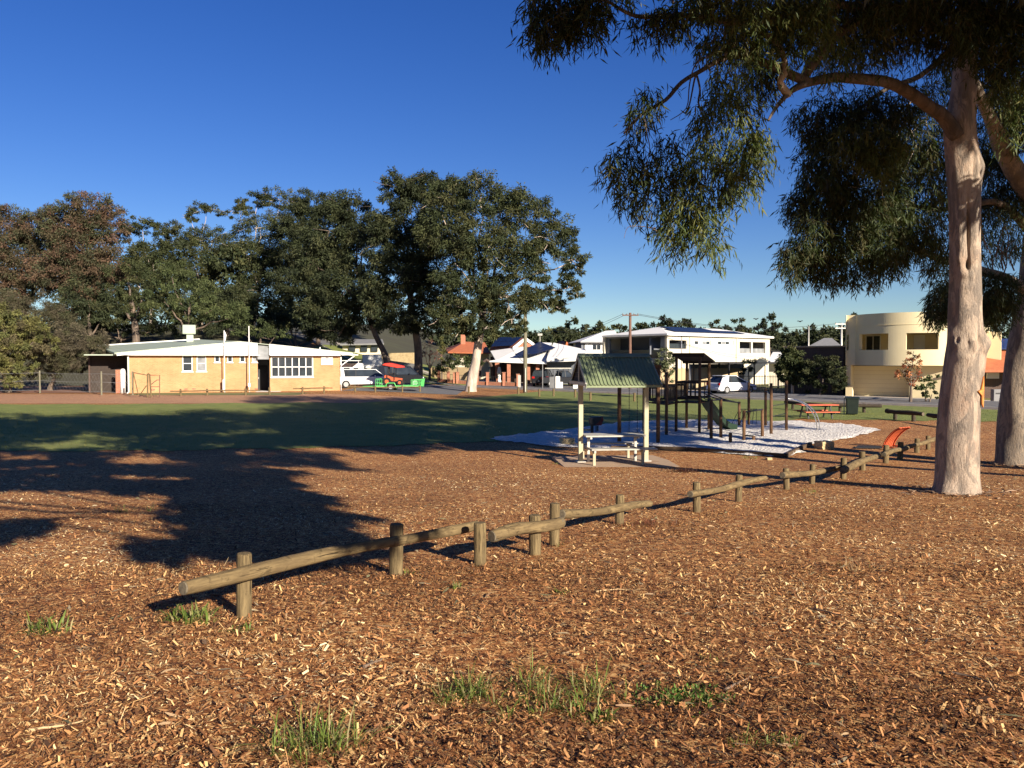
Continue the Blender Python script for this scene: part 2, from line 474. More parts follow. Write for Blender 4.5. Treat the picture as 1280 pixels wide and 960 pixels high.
M['blackmetal'] = pm('black_metal', (0.025, 0.025, 0.027), (0.018, 0.018, 0.02), 6, 0.5)
M['binGreen'] = pm('dark_green_plastic', (0.012, 0.02, 0.015), (0.008, 0.014, 0.011), 4, 0.5)
M['orange'] = pm('orange_red_slats', (0.58, 0.12, 0.045), (0.46, 0.095, 0.04), 7, 0.55)
M['red'] = pm('red_canvas', (0.66, 0.05, 0.03), (0.55, 0.04, 0.025), 3, 0.6)
M['limegreen'] = pm('bright_green_paint', (0.10, 0.48, 0.12), (0.08, 0.40, 0.1), 5, 0.5)
M['darkgreenplastic'] = pm('green_slide_plastic', (0.014, 0.035, 0.02), (0.011, 0.027, 0.016), 3, 0.4)
M['glass'] = glassmat('dark_glass')
M['glass_grey'] = glassmat('grey_blind_glass', (0.16, 0.165, 0.17))
M['solar'] = pm('solar_cell', (0.010, 0.012, 0.026), (0.016, 0.02, 0.04), 0.8, 0.35, spec=0.25)
M['rubber'] = pm('tyre_rubber', (0.018, 0.018, 0.018), (0.012, 0.012, 0.012), 9, 0.85)
M['seat_and_shadow'] = pm('black_rubber_and_shadow', (0.02, 0.02, 0.022), (0.014, 0.014, 0.016), 12, 0.9, bmp=0.4)  # black rubber of the swing seat; also colours the added shadow sheet
M['carwhite'] = pm('white_car_paint', (0.76, 0.76, 0.77), (0.74, 0.74, 0.75), 1, 0.2, spec=0.6)
M['carsilver'] = pm('silver_car_paint', (0.42, 0.43, 0.45), (0.40, 0.41, 0.43), 1, 0.25, metal=0.5, spec=0.6)
M['carblack'] = pm('black_car_paint', (0.015, 0.016, 0.02), (0.012, 0.013, 0.016), 1, 0.2, spec=0.6)
M['taillight'] = pm('red_lens', (0.5, 0.015, 0.012), (0.4, 0.012, 0.01), 5, 0.2)
M['headlight'] = pm('clear_lens', (0.7, 0.7, 0.68), (0.6, 0.6, 0.58), 5, 0.15)
M['rim'] = pm('alloy_rim', (0.55, 0.55, 0.55), (0.48, 0.48, 0.48), 5, 0.3, metal=0.6)
M['polewood'] = wood('power_pole_timber', (0.24, 0.22, 0.15), (0.15, 0.14, 0.10), 'Z')
M['polered'] = wood('reddish_pole_timber', (0.20, 0.11, 0.08), (0.13, 0.075, 0.055), 'Z')
M['signgrey'] = pm('sign_grey_print', (0.33, 0.3, 0.32), (0.28, 0.26, 0.28), 9, 0.7)
M['wound'] = pm('fresh_orange_sapwood', (0.62, 0.27, 0.06), (0.50, 0.14, 0.04), 9, 0.6, bmp=0.3)
M['canvasblue'] = pm('blue_tint_panel', (0.03, 0.05, 0.14), (0.025, 0.04, 0.11), 2, 0.35, spec=0.25)

# ================================================================== THE SETTING
def sheet(name, xs, ys, mat, off=0.0, kind='structure'):
    X, Y = np.meshgrid(xs, ys)
    Z = T(X, Y) + off
    V = np.stack([X.ravel(), Y.ravel(), Z.ravel()], 1)
    return grid_obj(name, V, len(xs), len(ys), mat, kind)

def grid_obj(name, V, nx, ny, mat, kind='structure'):
    i, j = np.meshgrid(np.arange(nx - 1), np.arange(ny - 1))
    a = (j * nx + i).ravel()
    F = np.stack([a, a + 1, a + nx + 1, a + nx], 1)
    return link(name, np_mesh(name, V, F, smooth=True), mat, kind=kind)

xs = np.unique(np.concatenate([np.linspace(-900, -60, 22), np.arange(-60, 60.1, 1.0), np.linspace(60, 900, 22)]))
ys = np.unique(np.concatenate([np.linspace(-80, -12, 12), np.arange(-12, 130, 1.0), np.linspace(130, 300, 18), np.linspace(300, 1800, 20)]))
sheet('ground', xs, ys, M['mulch'])

NEAR = [(-90, 25), (-25, 25), (-12, 25.4), (-6, 26.4), (-2, 27.8), (0, 29), (4, 30), (8, 33), (12, 37), (14, 39), (23, 37.6), (33, 36.2)]
FAR = [(-90, 50), (-25, 50), (-10, 51.5), (-5, 57), (-1, 65), (3.0, 74.6), (4, 73.9), (19, 56.9), (30, 44.3), (33, 40.9)]
def pl(P, x):
    return np.interp(x, [p[0] for p in P], [p[1] for p in P])
lx = np.arange(-90, 33.01, 0.25)
ragged = 0.22 * np.sin(lx * 1.9) + 0.16 * np.sin(lx * 5.3 + 1) + rng.uniform(-0.10, 0.10, len(lx))
near = pl(NEAR, lx) + ragged
far = pl(FAR, lx) + np.where(lx < -8, 0.25 * np.sin(lx * 1.3) + rng.uniform(-0.1, 0.1, len(lx)), 0)
v = np.linspace(0, 1, 60)[:, None]
Y = near[None, :] * (1 - v) + far[None, :] * v
X = np.broadcast_to(lx[None, :], Y.shape)
Vl = np.stack([X.ravel(), Y.ravel(), (T(X, Y) + 0.015).ravel()], 1)
grid_obj('lawn', Vl, len(lx), 60, M['lawn'])

RO, RD, RN = np.array([19.0, 57.0]), np.array([-0.6606, 0.7507]), np.array([0.7507, 0.6606])
def strip(name, t0, t1, s0, s1, mat, off, ns=3, dt=1.0, thick=0.0):
    t = np.arange(t0, t1 + 0.01, dt); s = np.linspace(s0, s1, ns)
    Tt, Ss = np.meshgrid(t, s)
    X = RO[0] + RD[0] * Tt + RN[0] * Ss; Y = RO[1] + RD[1] * Tt + RN[1] * Ss
    return grid_obj(name, np.stack([X.ravel(), Y.ravel(), (T(X, Y) + off).ravel()], 1), len(t), ns, mat)
def rp(t, s):
    return (RO[0] + RD[0] * t + RN[0] * s, RO[1] + RD[1] * t + RN[1] * s)
strip('yard_ground', -60, 70, 7.4, 120, M['verge'], 0.012, 30, 3.0)
strip('road', -60, 95, 0.3, 7.6, M['road'], 0.022, 6)
strip('footpath', -60, 95, 9.6, 11.4, M['path'], 0.03)
strip('paved_verge', -60, 9, 7.75, 9.58, M['paving'], 0.03)
strip('grass_verge', 9.02, 95, 7.75, 9.58, M['verge'], 0.03)
for nm, s in (('kerb', 0.15), ('kerb', 7.62)):
    k = MB()
    for t in np.arange(-60, 94, 2.0):
        a = rp(t, s); b = rp(t + 1.985, s)
        k.bar((a[0], a[1], gz(*a) + 0.04), (b[0], b[1], gz(*b) + 0.04), 0.16, 0.22)
    k.build(nm, M['kerb'], kind='structure')
# car park beside the hall and red earth on the slope behind it
sheet('car_park', np.arange(-14.0, -4.0, 0.5), np.arange(65.5, 86, 0.5), M['road'], 0.014)
sheet('scrub_ground', xs[(xs > -420) & (xs < 420)], ys[(ys >= 130) & (ys < 900)], M['scrub'], 0.05)
sheet('scrub_bank', np.arange(-3.98, 60, 2.0), np.arange(118, 133.1, 1.0), M['scrub'], 0.035)
sheet('hill_earth', np.arange(-120, -26, 1.5), np.arange(76, 140, 1.5), M['scrub'], 0.02)
sheet('mulch_bed', np.arange(-90, -5.4, 0.6), np.arange(50.6, 59.4, 0.4), M['oldmulch'], 0.008)
sheet('slope_grass', np.arange(-25.98, -4, 1.5), np.arange(86.5, 140, 1.5), M['lawn'], 0.03)
sheet('earth_bank', np.arange(-46, -27.6, 0.5), np.arange(60.5, 76, 0.5), M['dirt'], 0.012)
sheet('hall_grass', np.arange(-28, -15, 0.5), np.arange(57.6, 62, 0.5), M['verge'], 0.01)

# white sand of the playground
SAND = [(-0.75, 29.3), (0.5, 27.6), (1.6, 26.5), (3.4, 25.9), (5.6, 25.6), (8.1, 23.75), (10.2, 27.2), (12.6, 29.6), (14.6, 32.2), (15.2, 33.6), (13.9, 37.0), (10, 37.8), (6.2, 37.4), (3.5, 34.6), (1.2, 31.6), (0.0, 30.5)]
def inpoly(px_, py_, P):
    x = np.asarray(px_); y = np.asarray(py_); c = np.zeros(x.shape, bool)
    for i in range(len(P)):
        x1, y1 = P[i]; x2, y2 = P[i - 1]
        hit = ((y1 > y) != (y2 > y)) & (x < (x2 - x1) * (y - y1) / ((y2 - y1) + 1e-12) + x1)
        c ^= hit
    return c
def smooth_poly(P, n=6, amp=0.10):
    out = []
    for i in range(len(P)):
        a = np.array(P[i - 1]); b = np.array(P[i]); c = np.array(P[(i + 1) % len(P)]); d = np.array(P[(i + 2) % len(P)])
        for k in range(n):
            t = k / n
            p = 0.5 * ((2 * b) + (c - a) * t + (2 * a - 5 * b + 4 * c - d) * t * t + (3 * b - a - 3 * c + d) * t ** 3)
            out.append((p[0] + random.uniform(-amp, amp), p[1] + random.uniform(-amp, amp)))
    return out
def patch(name, P, mat, off, rough=0.0, kind='structure', step=0.5):
    """a draped sheet with the outline P, filled by a fine mesh"""
    bm = bmesh.new()
    vs = [bm.verts.new((x, y, 0)) for x, y in P]
    f = bm.faces.new(vs)
    x0, x1 = min(p[0] for p in P), max(p[0] for p in P); y0, y1 = min(p[1] for p in P), max(p[1] for p in P)
    for c in np.arange(x0 + step / 2, x1, step):
        bmesh.ops.bisect_plane(bm, geom=bm.verts[:] + bm.edges[:] + bm.faces[:], plane_co=(c, 0, 0), plane_no=(1, 0, 0))
    for c in np.arange(y0 + step / 2, y1, step):
        bmesh.ops.bisect_plane(bm, geom=bm.verts[:] + bm.edges[:] + bm.faces[:], plane_co=(0, c, 0), plane_no=(0, 1, 0))
    for q in bm.verts:
        inner = not q.is_boundary
        q.co.z = gz(q.co.x, q.co.y) + off + (random.uniform(0, rough) if inner else 0)
    me = bpy.data.meshes.new(name); bm.to_mesh(me); bm.free()
    me.polygons.foreach_set('use_smooth', [True] * len(me.polygons))
    return link(name, me, mat, kind=kind)
sand_outline = smooth_poly(SAND, 9, 0.15)
patch('sand', sand_outline, M['sand'], 0.03, 0.075, step=0.3)

# ------------------------------------------------------------------ loose wood chips over the mulch
PAL = np.array([(0.030, 0.015, 0.009), (0.080, 0.037, 0.018), (0.19, 0.083, 0.034), (0.37, 0.165, 0.065), (0.53, 0.280, 0.112), (0.72, 0.48, 0.21), (0.84, 0.70, 0.43)])
def chips(name, bands):
    VV = []; TT = []; FF = []; base_ = 0
    for d0, d1, n, sc, lift in bands:
        y = np.sqrt(rng.uniform(d0 ** 2, d1 ** 2, n)); x = rng.uniform(-1, 1, n) * (0.70 * y + 2.0)
        ok = (y < pl(NEAR, x) + 0.05 + rng.exponential(0.22, n)) & ~inpoly(x, y, SAND)
        ok &= ~((np.abs(x - 2.8) < 1.85) & (np.abs(y - 22.0) < 1.75))
        ok &= rng.random(n) > np.clip(0.45 * (np.sin(x * 1.7 + 2 * np.sin(y * 1.1)) * np.sin(y * 2.1 + 1.5 * np.sin(x * 0.8)) - 0.15) * 1.6, 0, 0.62)
        x = x[ok]; y = y[ok]; n = len(x)
        L = rng.lognormal(-4.12, 0.60, n) * sc; Wd = L * rng.uniform(0.13, 0.42, n)
        fib = rng.random(n) < 0.10
        L = np.minimum(L, 0.058); Wd = np.minimum(Wd, 0.017)
        L[fib] *= 2.0; Wd[fib] *= 0.28
        yaw = rng.uniform(0, 2 * PI, n); fl = 1.0 if d0 < 8 else (0.75 if d0 < 13 else 0.55)
        tilt = rng.normal(0, 0.40 * fl, n); roll = rng.normal(0, 0.43 * fl, n)
        d = np.stack([np.cos(yaw) * np.cos(tilt), np.sin(yaw) * np.cos(tilt), np.sin(tilt)], 1)
        s = np.stack([-np.sin(yaw) * np.cos(roll), np.cos(yaw) * np.cos(roll), np.sin(roll)], 1)
        nn = np.cross(d, s)
        c = np.stack([x, y, T(x, y) + 0.004 + np.abs(np.sin(tilt)) * L * 0.4 + rng.uniform(0, lift, n)], 1)
        k1 = rng.uniform(0.55, 1, n); k2 = rng.uniform(0.35, 1, n); b = rng.uniform(-0.12, 0.2, n)
        h = (L / 2)[:, None]; w = (Wd / 2)[:, None]
        v0 = c - d * h - s * w * k2[:, None]; v1 = c - d * h * k1[:, None] + s * w
        v2 = c + nn * (b * L)[:, None] + s * w; v3 = c + nn * (b * L)[:, None] - s * w
        v4 = c + d * h * k1[:, None] + s * w * k2[:, None]; v5 = c + d * h - s * w * k1[:, None]
        a = np.arange(n)[:, None]
        if d0 < 1:
            k_ = 6; VV.append(np.stack([v0, v1, v2, v3, v4, v5], 1).reshape(-1, 3))
            FF.append(np.concatenate([a * 6 + np.array([[0, 1, 2, 3]]), a * 6 + np.array([[3, 2, 4, 5]])]) + base_)
        else:
            k_ = 4; VV.append(np.stack([v0, v1, v4, v5], 1).reshape(-1, 3))
            FF.append(a * 4 + np.array([[0, 1, 2, 3]]) + base_)
        base_ += k_ * n
        big = 0.5 + 0.5 * np.sin(x * 0.9 + 1.3 * np.sin(y * 0.7)) * np.sin(y * 1.1 + x * 0.4)
        L = np.minimum(L, 0.10)
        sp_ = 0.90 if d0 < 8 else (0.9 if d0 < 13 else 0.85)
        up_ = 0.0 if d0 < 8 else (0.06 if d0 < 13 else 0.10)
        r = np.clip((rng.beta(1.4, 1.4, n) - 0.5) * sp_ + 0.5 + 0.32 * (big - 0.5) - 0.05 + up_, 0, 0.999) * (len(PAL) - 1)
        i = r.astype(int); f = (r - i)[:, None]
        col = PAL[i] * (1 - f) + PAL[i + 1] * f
        col = col * rng.uniform(0.8, 1.15, n)[:, None]
        TT.append(np.repeat(col, k_, 0))
    V = np.concatenate(VV); Tn = np.concatenate(TT)
    o = link(name, np_mesh(name, V, np.concatenate(FF), Tn), M['chip'], kind='stuff')
    return o
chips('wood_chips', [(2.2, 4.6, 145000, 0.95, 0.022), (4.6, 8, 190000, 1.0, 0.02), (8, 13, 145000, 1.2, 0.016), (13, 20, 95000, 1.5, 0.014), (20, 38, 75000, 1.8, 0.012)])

def litter(name, x, y, L, Wd, cols, curl=0.25):
    """fallen strips: each a lengthwise bent strip of three quads"""
    n = len(x); a = rng.uniform(0, 2 * PI, n); d = np.stack([np.cos(a), np.sin(a), rng.normal(0, 0.12, n)], 1); s = np.stack([-np.sin(a), np.cos(a), rng.normal(0, 0.4, n)], 1) * (Wd / 2)[:, None]
    c = np.stack([x, y, T(x, y) + 0.022], 1); b = rng.uniform(-0.3, 1, n) * curl; side = rng.normal(0, 0.15, n)
    V = []
    for t, w_ in ((-0.5, 0.35), (-0.17, 1.0), (0.17, 0.9), (0.5, 0.15)):
        m_ = c + d * (L * t)[:, None] + np.array([0, 0, 1.0]) * (L * b * (1 - 4 * t * t) * 0.35)[:, None] + s / (Wd / 2 + 1e-9)[:, None] * (L * side * 4 * t * t)[:, None] * 0.3
        V += [m_ - s * w_, m_ + s * w_]
    V = np.stack(V, 1).reshape(-1, 3); k = np.arange(0, len(V), 8)
    F = np.concatenate([np.stack([k + i, k + i + 1, k + i + 3, k + i + 2], 1) for i in (0, 2, 4)])
    col = cols[rng.integers(0, len(cols), n)] * rng.uniform(0.7, 1.2, n)[:, None]
    return link(name, np_mesh(name, V, F, np.repeat(col, 8, 0)), M['chip'], kind='stuff')
n = 2600
y_ = np.sqrt(rng.uniform(2.4 ** 2, 18 ** 2, n)); x_ = rng.uniform(-0.7, 0.7, n) * y_
litter('leaf_litter', x_, y_, rng.uniform(0.05, 0.13, n), rng.uniform(0.008, 0.018, n), np.array([(0.26, 0.16, 0.09), (0.14, 0.085, 0.05), (0.30, 0.24, 0.15), (0.16, 0.15, 0.08), (0.40, 0.27, 0.15)]))
bb = [onground(1195, 616), onground(1266, 581)]
n = 420
i_ = rng.integers(0, 2, n); a_ = rng.uniform(0, 2 * PI, n); r_ = 0.40 + np.abs(rng.normal(0, 0.42, n)) + 0.08 * i_
litter('bark_litter', np.array([b.x for b in bb])[i_] + np.cos(a_) * r_, np.array([b.y for b in bb])[i_] + np.sin(a_) * r_, rng.uniform(0.06, 0.26, n), rng.uniform(0.012, 0.035, n), np.array([(0.30, 0.19, 0.12), (0.20, 0.12, 0.08), (0.42, 0.28, 0.18), (0.12, 0.08, 0.055)]), 0.4)

# ------------------------------------------------------------------ grass
def blades(name, P, h, w, cols, mat, parent=None, lean=0.6, kind=None, off=0.0, az=None):
    """grass blades: P (N,2) roots, h lengths, w widths; each an arching, tapering strip of three pieces"""
    n = len(P)
    z = T(P[:, 0], P[:, 1]) + off
    b = np.stack([P[:, 0], P[:, 1], z], 1)
    a = rng.uniform(0, 2 * PI, n) if az is None else az + rng.normal(0, 0.5, n)
    ln = np.clip(np.abs(rng.normal(0.35, lean * 0.9, n)), 0, 1.45); cv = rng.uniform(0.2, 1.0, n)
    u = np.stack([np.cos(a), np.sin(a), np.zeros(n)], 1); up = np.array([0, 0, 1.0])
    s = np.stack([-np.sin(a + 0.5), np.cos(a + 0.5), np.zeros(n)], 1) * (w / 2)[:, None]
    q = [b]; ang = ln * 0.55
    for k in range(3):
        q.append(q[-1] + (up * np.cos(ang)[:, None] + u * np.sin(ang)[:, None]) * (h / 3)[:, None]); ang = np.minimum(ang + cv * 0.45 + ln * 0.25, 1.9)
    for k in (2, 3): q[k][:, 2] = np.maximum(q[k][:, 2], z + 0.008)
    V = np.stack([q[0] - s * 0.7, q[0] + s * 0.7, q[1] + s, q[1] - s, q[2] + s * 0.8, q[2] - s * 0.8, q[3]], 1).reshape(-1, 3)
    k = np.arange(0, len(V), 7)
    tri = lambda x, y, z_: np.stack([k + x, k + y, k + z_], 1)
    F = np.concatenate([tri(0, 1, 2), tri(0, 2, 3), tri(3, 2, 4), tri(3, 4, 5), tri(5, 4, 6)])
    c = cols[rng.integers(0, len(cols), n)] * rng.uniform(0.75, 1.25, n)[:, None]
    if parent: V = V - np.array(parent.location)
    return link(name, np_mesh(name, V, F, np.repeat(c, 7, 0)), mat, parent, kind=kind)
GREENS = np.array([(0.13, 0.19, 0.038), (0.17, 0.22, 0.05), (0.10, 0.145, 0.03), (0.15, 0.20, 0.04), (0.24, 0.24, 0.08), (0.32, 0.27, 0.13)])
LAWNC = np.array([(0.16, 0.17, 0.042), (0.19, 0.19, 0.05), (0.12, 0.135, 0.034), (0.24, 0.21, 0.07)])
n = 70000
yy = np.sqrt(rng.uniform(24.5 ** 2, 46 ** 2, n)); xx = rng.uniform(-0.68, 0.68, n) * yy
ok = (yy > np.interp(xx, lx, near) - np.abs(rng.normal(0, 0.18, n))) & (yy < pl(FAR, xx) - 0.1) & ~inpoly(xx, yy, SAND)
P = np.stack([xx[ok], yy[ok]], 1)[:30000]
blades('lawn_grass', P, rng.uniform(0.03, 0.085, len(P)), rng.uniform(0.008, 0.018, len(P)), LAWNC, M['grass'], kind='stuff')

def weed(name, label, px, py, wpx, n, h, cat='weeds', cols=GREENS, lean=0.8, sx=1.0, group='weeds growing through the mulch', wmul=1.0):
    p = onground(px, py); r = wpx / 1000 * p.y / 2
    o = thing(name, label, cat, p, 0, group)
    cl = rng.normal(0, 0.45, (max(3, n // 14), 2)) * np.array([r * sx, r * 0.75])
    dd = rng.normal(0, 0.014 + 0.05 * r, (n, 2))
    q = cl[rng.integers(0, len(cl), n)] + dd + np.array([p.x, p.y])
    blades('blades', q, rng.uniform(0.25, 1.25, n) * h * 0.62, rng.uniform(0.0035, 0.0075, n) * wmul, cols, M['grass'], o, lean, az=np.arctan2(dd[:, 1], dd[:, 0]), kind='stuff')
    return o
weed('grass_weed', 'sprawling green grass weed at the foot of the nearest fence post', 240, 775, 125, 190, 0.22, lean=1.9, wmul=2.2)
weed('grass_weed', 'small green weed right against the base of the nearest fence post', 298, 787, 36, 44, 0.14, lean=1.7, wmul=1.7)
weed('grass_weed', 'low straggling green weed in the mulch at the left edge', 62, 790, 95, 110, 0.20, lean=1.9, wmul=2.1)
weed('grass_tuft', 'tall thin-bladed grass tuft with seed stalk near the bottom edge', 405, 935, 125, 210, 0.33, lean=1.6)
weed('grass_tuft', 'long pale green grass tuft left of the clover in the bare foreground', 592, 872, 80, 190, 0.27, lean=1.5)
weed('grass_tuft', 'wide scattered green grass between the tall tuft and the clover', 690, 872, 190, 420, 0.25, lean=1.7)
weed('grass_tuft', 'small grass sprig with flat blades below the scattered grass', 745, 903, 50, 40, 0.12, lean=1.2, wmul=2.0)
weed('clover_patch', 'dense bright green clover patch in the foreground mulch', 858, 873, 100, 1300, 0.055, cat='clover', cols=np.array([(0.10, 0.20, 0.035), (0.14, 0.235, 0.05), (0.07, 0.145, 0.03), (0.2, 0.2, 0.07)]), lean=1.3, wmul=1.9)
weed('grass_tuft', 'sparse dark grass tuft below and right of the clover', 960, 930, 95, 120, 0.10)
weed('grass_tuft', 'thin green sprout behind the second fence post', 512, 717, 20, 26, 0.13)
weed('grass_tuft', 'low green tuft between the second and third fence posts', 568, 735, 30, 36, 0.11, lean=1.0, wmul=1.6)
weed('grass_tuft', 'green weed at the base of the tall post by the log joint', 698, 682, 26, 36, 0.16)
weed('grass_tuft', 'tiny green weed on the open mulch right of the log joint', 702, 741, 26, 34, 0.09, lean=1.1, wmul=1.6)
weed('grass_tuft', 'small green sprout below the gap in the log fence', 1012, 616, 18, 30, 0.16)
weed('grass_tuft', 'sparse sprig above the clover in the mulch', 882, 826, 34, 30, 0.07)
weed('grass_tuft', 'green patch by the shelter slab corner', 700, 580, 22, 160, 0.08, lean=0.9)
weed('grass_tuft', 'grass sprouting along the sand edging corner', 948, 573, 44, 160, 0.10)
BROWNS = np.array([(0.16, 0.055, 0.03), (0.22, 0.085, 0.045), (0.09, 0.045, 0.03)])
weed('dead_brush', 'reddish brown dead brush beside the last post before the fence gap', 805, 656, 80, 380, 0.16, cat='dead brush', cols=BROWNS, lean=1.2, group='dead plants in the mulch')
weed('dead_brush', 'dark heap of dead brush in front of the shelter slab', 854, 590, 44, 420, 0.26, cat='dead brush', cols=BROWNS * 0.45, lean=1.1, group='dead plants in the mulch')
weed('dead_brush', 'fallen leafy twig on the mulch within the big tree shadow', 162, 640, 60, 60, 0.22, cat='dead brush', cols=GREENS * 0.9, lean=1.0, group='dead plants in the mulch')
weed('twig_pile', 'pale scatter of fallen twigs on the mulch right of centre', 1092, 714, 76, 60, 0.20, cat='twig pile', cols=np.array([(0.5, 0.38, 0.22), (0.42, 0.3, 0.17)]), lean=2.2, group='fallen twigs')

def stick(label, pts, r, mat, group='sticks lying on the mulch'):
    q = [onground(*a) for a in pts]
    o = thing('fallen_stick', label, 'stick', q[0], 0, group)
    m = MB(); n = len(q); P2 = []
    for i in range(n - 1):
        for k in range(4): P2.append(q[i].lerp(q[i + 1], k / 4) + Vector((random.uniform(-1, 1), random.uniform(-1, 1), 0)) * r * 0.6 + Vector((0, 0, r + 0.012)))
    P2.append(q[-1] + Vector((0, 0, r + 0.02)))
    m.tube(P2, np.linspace(r, r * 0.45, len(P2)), 7, wob=0.12); m.build('stick', M[mat], o, world=True)
M['palestick'] = wood('pale_dry_stick', (0.55, 0.40, 0.22), (0.40, 0.27, 0.14), 'X')
stick('long pale stick lying near the lower left corner', [(36, 918), (62, 914), (104, 908)], 0.009, 'palestick')
stick('dark curved stick just right of the clover patch', [(906, 866), (922, 858), (938, 851)], 0.008, 'twig')
stick('thin dark twig on the bare mulch right of centre', [(1017, 764), (1034, 768), (1052, 773)], 0.009, 'twig')
stick('pale sliver of wood near the foot of the second fence post', [(466, 742), (486, 747)], 0.008, 'palestick')
stick('dark twig left of the scattered foreground grass', [(455, 838), (470, 831), (478, 829)], 0.010, 'twig')
stick('pale stick on the mulch below the log with the sunken end', [(744, 742), (772, 739), (800, 741)], 0.007, 'palestick')
stick('grey stick leaning down from the tall post by the log joint', [(590, 706), (600, 700)], 0.010, 'palestick')
stick('dark fallen twig near the right edge of the mulch', [(1190, 845), (1215, 850), (1248, 861)], 0.008, 'twig')

# ================================================================== LOG FENCE
def post_mesh(h, r):
    m = MB()
    k = 14; prof = [(r * 1.0, -0.25), (r * 1.0, 0.0), (r * 1.0, h * 0.5), (r, h - 0.012), (r * 0.9, h)]
    m.lathe((0, 0, 0), prof, k)
    m.v = [(x * (1 + 0.03 * math.sin(5 * z + x * 30)), y * (0.92 + 0.02 * math.sin(9 * z)), z) for x, y, z in m.v]
    return m
def barrier(label, posts, rail_px, rail_h, rr=0.055, pr=0.062, ph=0.45, side=1, name='log_barrier', cat='log barrier', group='low log barriers across the mulch', ph2=None):
    g = [onground(*p) for p in posts]
    a, b = g[0], g[-1]
    d = (b - a); d.z = 0; d.normalize()
    per = Vector((d.y, -d.x, 0)) * side
    root = thing(name, label, cat, (a + b) / 2, 0, group)
    for i, p in enumerate(g):
        m = post_mesh(ph if i == 0 or ph2 is None else ph2, pr * random.uniform(0.95, 1.06))
        o = m.build('post', M['darklog' if name == 'lawn_barrier' else 'post'], root, smooth=False, bevel=0)
        o.location = p - root.location
        o.rotation_euler = (random.uniform(-0.03, 0.03), random.uniform(-0.03, 0.03), random.uniform(0, 3))
    def end(px, h):
        k = (px - 640) / 1000
        t = (k * a.y - a.x) / (d.x - k * d.y)
        p = a + d * t
        return Vector((p.x, p.y, gz(p.x, p.y) + h)) + per * (pr + rr - 0.02)
    e0, e1 = end(rail_px[0], rail_h[0]), end(rail_px[1], rail_h[1])
    L = (e1 - e0).length
    nseg = 34 if L > 1.2 else 20; pts = []; rad = []
    for i in range(nseg + 1):
        t = i / nseg
        pts.append(Vector((L * t, 0.02 * math.sin(t * 5 + len(label)), 0.012 * math.sin(t * 7 + len(label)))))
        rad.append(rr * (1.0 + 0.07 * math.sin(t * 9 + len(label)) - 0.10 * (t if rail_px[1] > rail_px[0] else 1 - t)))
    rad[0] *= 0.93; rad[-1] *= 0.93
    for i in range(1, nseg): rad[i] *= random.uniform(0.97, 1.03)
    m = MB(); m.tube(pts, rad, 18, wob=0.0, cap=False)
    sd = random.uniform(0, 9); kn = [(random.uniform(0.05, 0.95) * L, random.uniform(0, 6.28), random.uniform(0.08, 0.22), random.uniform(0.05, 0.1)) for _ in range(6)]
    for q_, (vx, vy, vz) in enumerate(m.v):
        i_ = q_ // 18; a_ = 2 * PI * (q_ % 18) / 18
        cy_, cz_ = pts[i_].y, pts[i_].z
        f_ = 1 + 0.035 * math.sin(2 * a_ + vx * 2 + sd) + 0.03 * math.sin(3 * a_ - vx * 5 + sd * 2) + 0.02 * math.sin(7 * a_ + vx * 3) - 0.06 * max(0, math.cos(a_ * 1 - sd - vx * 0.4)) ** 12
        for kx, ka, ks, kr in kn:
            da = (a_ - ka + PI) % (2 * PI) - PI
            f_ += ks * math.exp(-((vx - kx) / kr) ** 2 - (da / 0.5) ** 2)
        if 0 < i_ < nseg: m.v[q_] = (vx, cy_ + (vy - cy_) * f_, cz_ + (vz - cz_) * f_)
    o = m.build('rail', M['darklog' if name == 'lawn_barrier' else 'log'], root, smooth=True)
    o.location = e0 - root.location
    o.rotation_euler = (e1 - e0).to_track_quat('X', 'Z').to_euler()
    for i, s_ in ((0, -1), (-1, 1)):
        m = MB(); m.tube([pts[i] - Vector((s_ * 0.04, 0, 0)), pts[i] + Vector((s_ * 0.004, 0, 0)), pts[i] + Vector((s_ * 0.010, 0, 0))], [rad[i] * 0.985, rad[i] * 0.985, rad[i] * 0.93], 18, wob=0.015)
        m.build('end_face', M['endgrain'], o)
    return root
barrier('nearest log barrier, its long log jutting out left of the first post', [(305, 772), (495, 719)], (213, 585), (0.37, 0.34), 0.054, 0.063, 0.49)
barrier('short thick log with a big round end resting on a leaning post', [(600, 706), (669, 693)], (604, 691), (0.31, 0.34), 0.066, 0.066, 0.43)
barrier('log barrier whose far end sinks to the mulch before the gap', [(693, 682), (774, 655)], (694, 807), (0.36, 0.18), 0.056, 0.060, 0.49, ph2=0.40)
barrier('slim log on two posts just after the gap in the fence', [(871, 640), (923, 627)], (857, 953), (0.31, 0.33), 0.052, 0.062, 0.45)
barrier('log barrier standing between the single slim log and the round butt end', [(983, 612), (1015, 605)], (974, 1047), (0.30, 0.24), 0.06, 0.062, 0.41)
barrier('log barrier with a pale round butt end facing the camera', [(1054, 599), (1078, 588)], (1046, 1103), (0.27, 0.25), 0.078, 0.075, 0.47)
barrier('log barrier in front of the orange curved lounger', [(1107, 579), (1125, 574)], (1099, 1129), (0.31, 0.33), 0.07, 0.08, 0.50)
barrier('farthest log barrier of the line, ending behind the big gum trunk', [(1146, 566), (1160, 562)], (1127, 1176), (0.29, 0.34), 0.07, 0.075, 0.45)
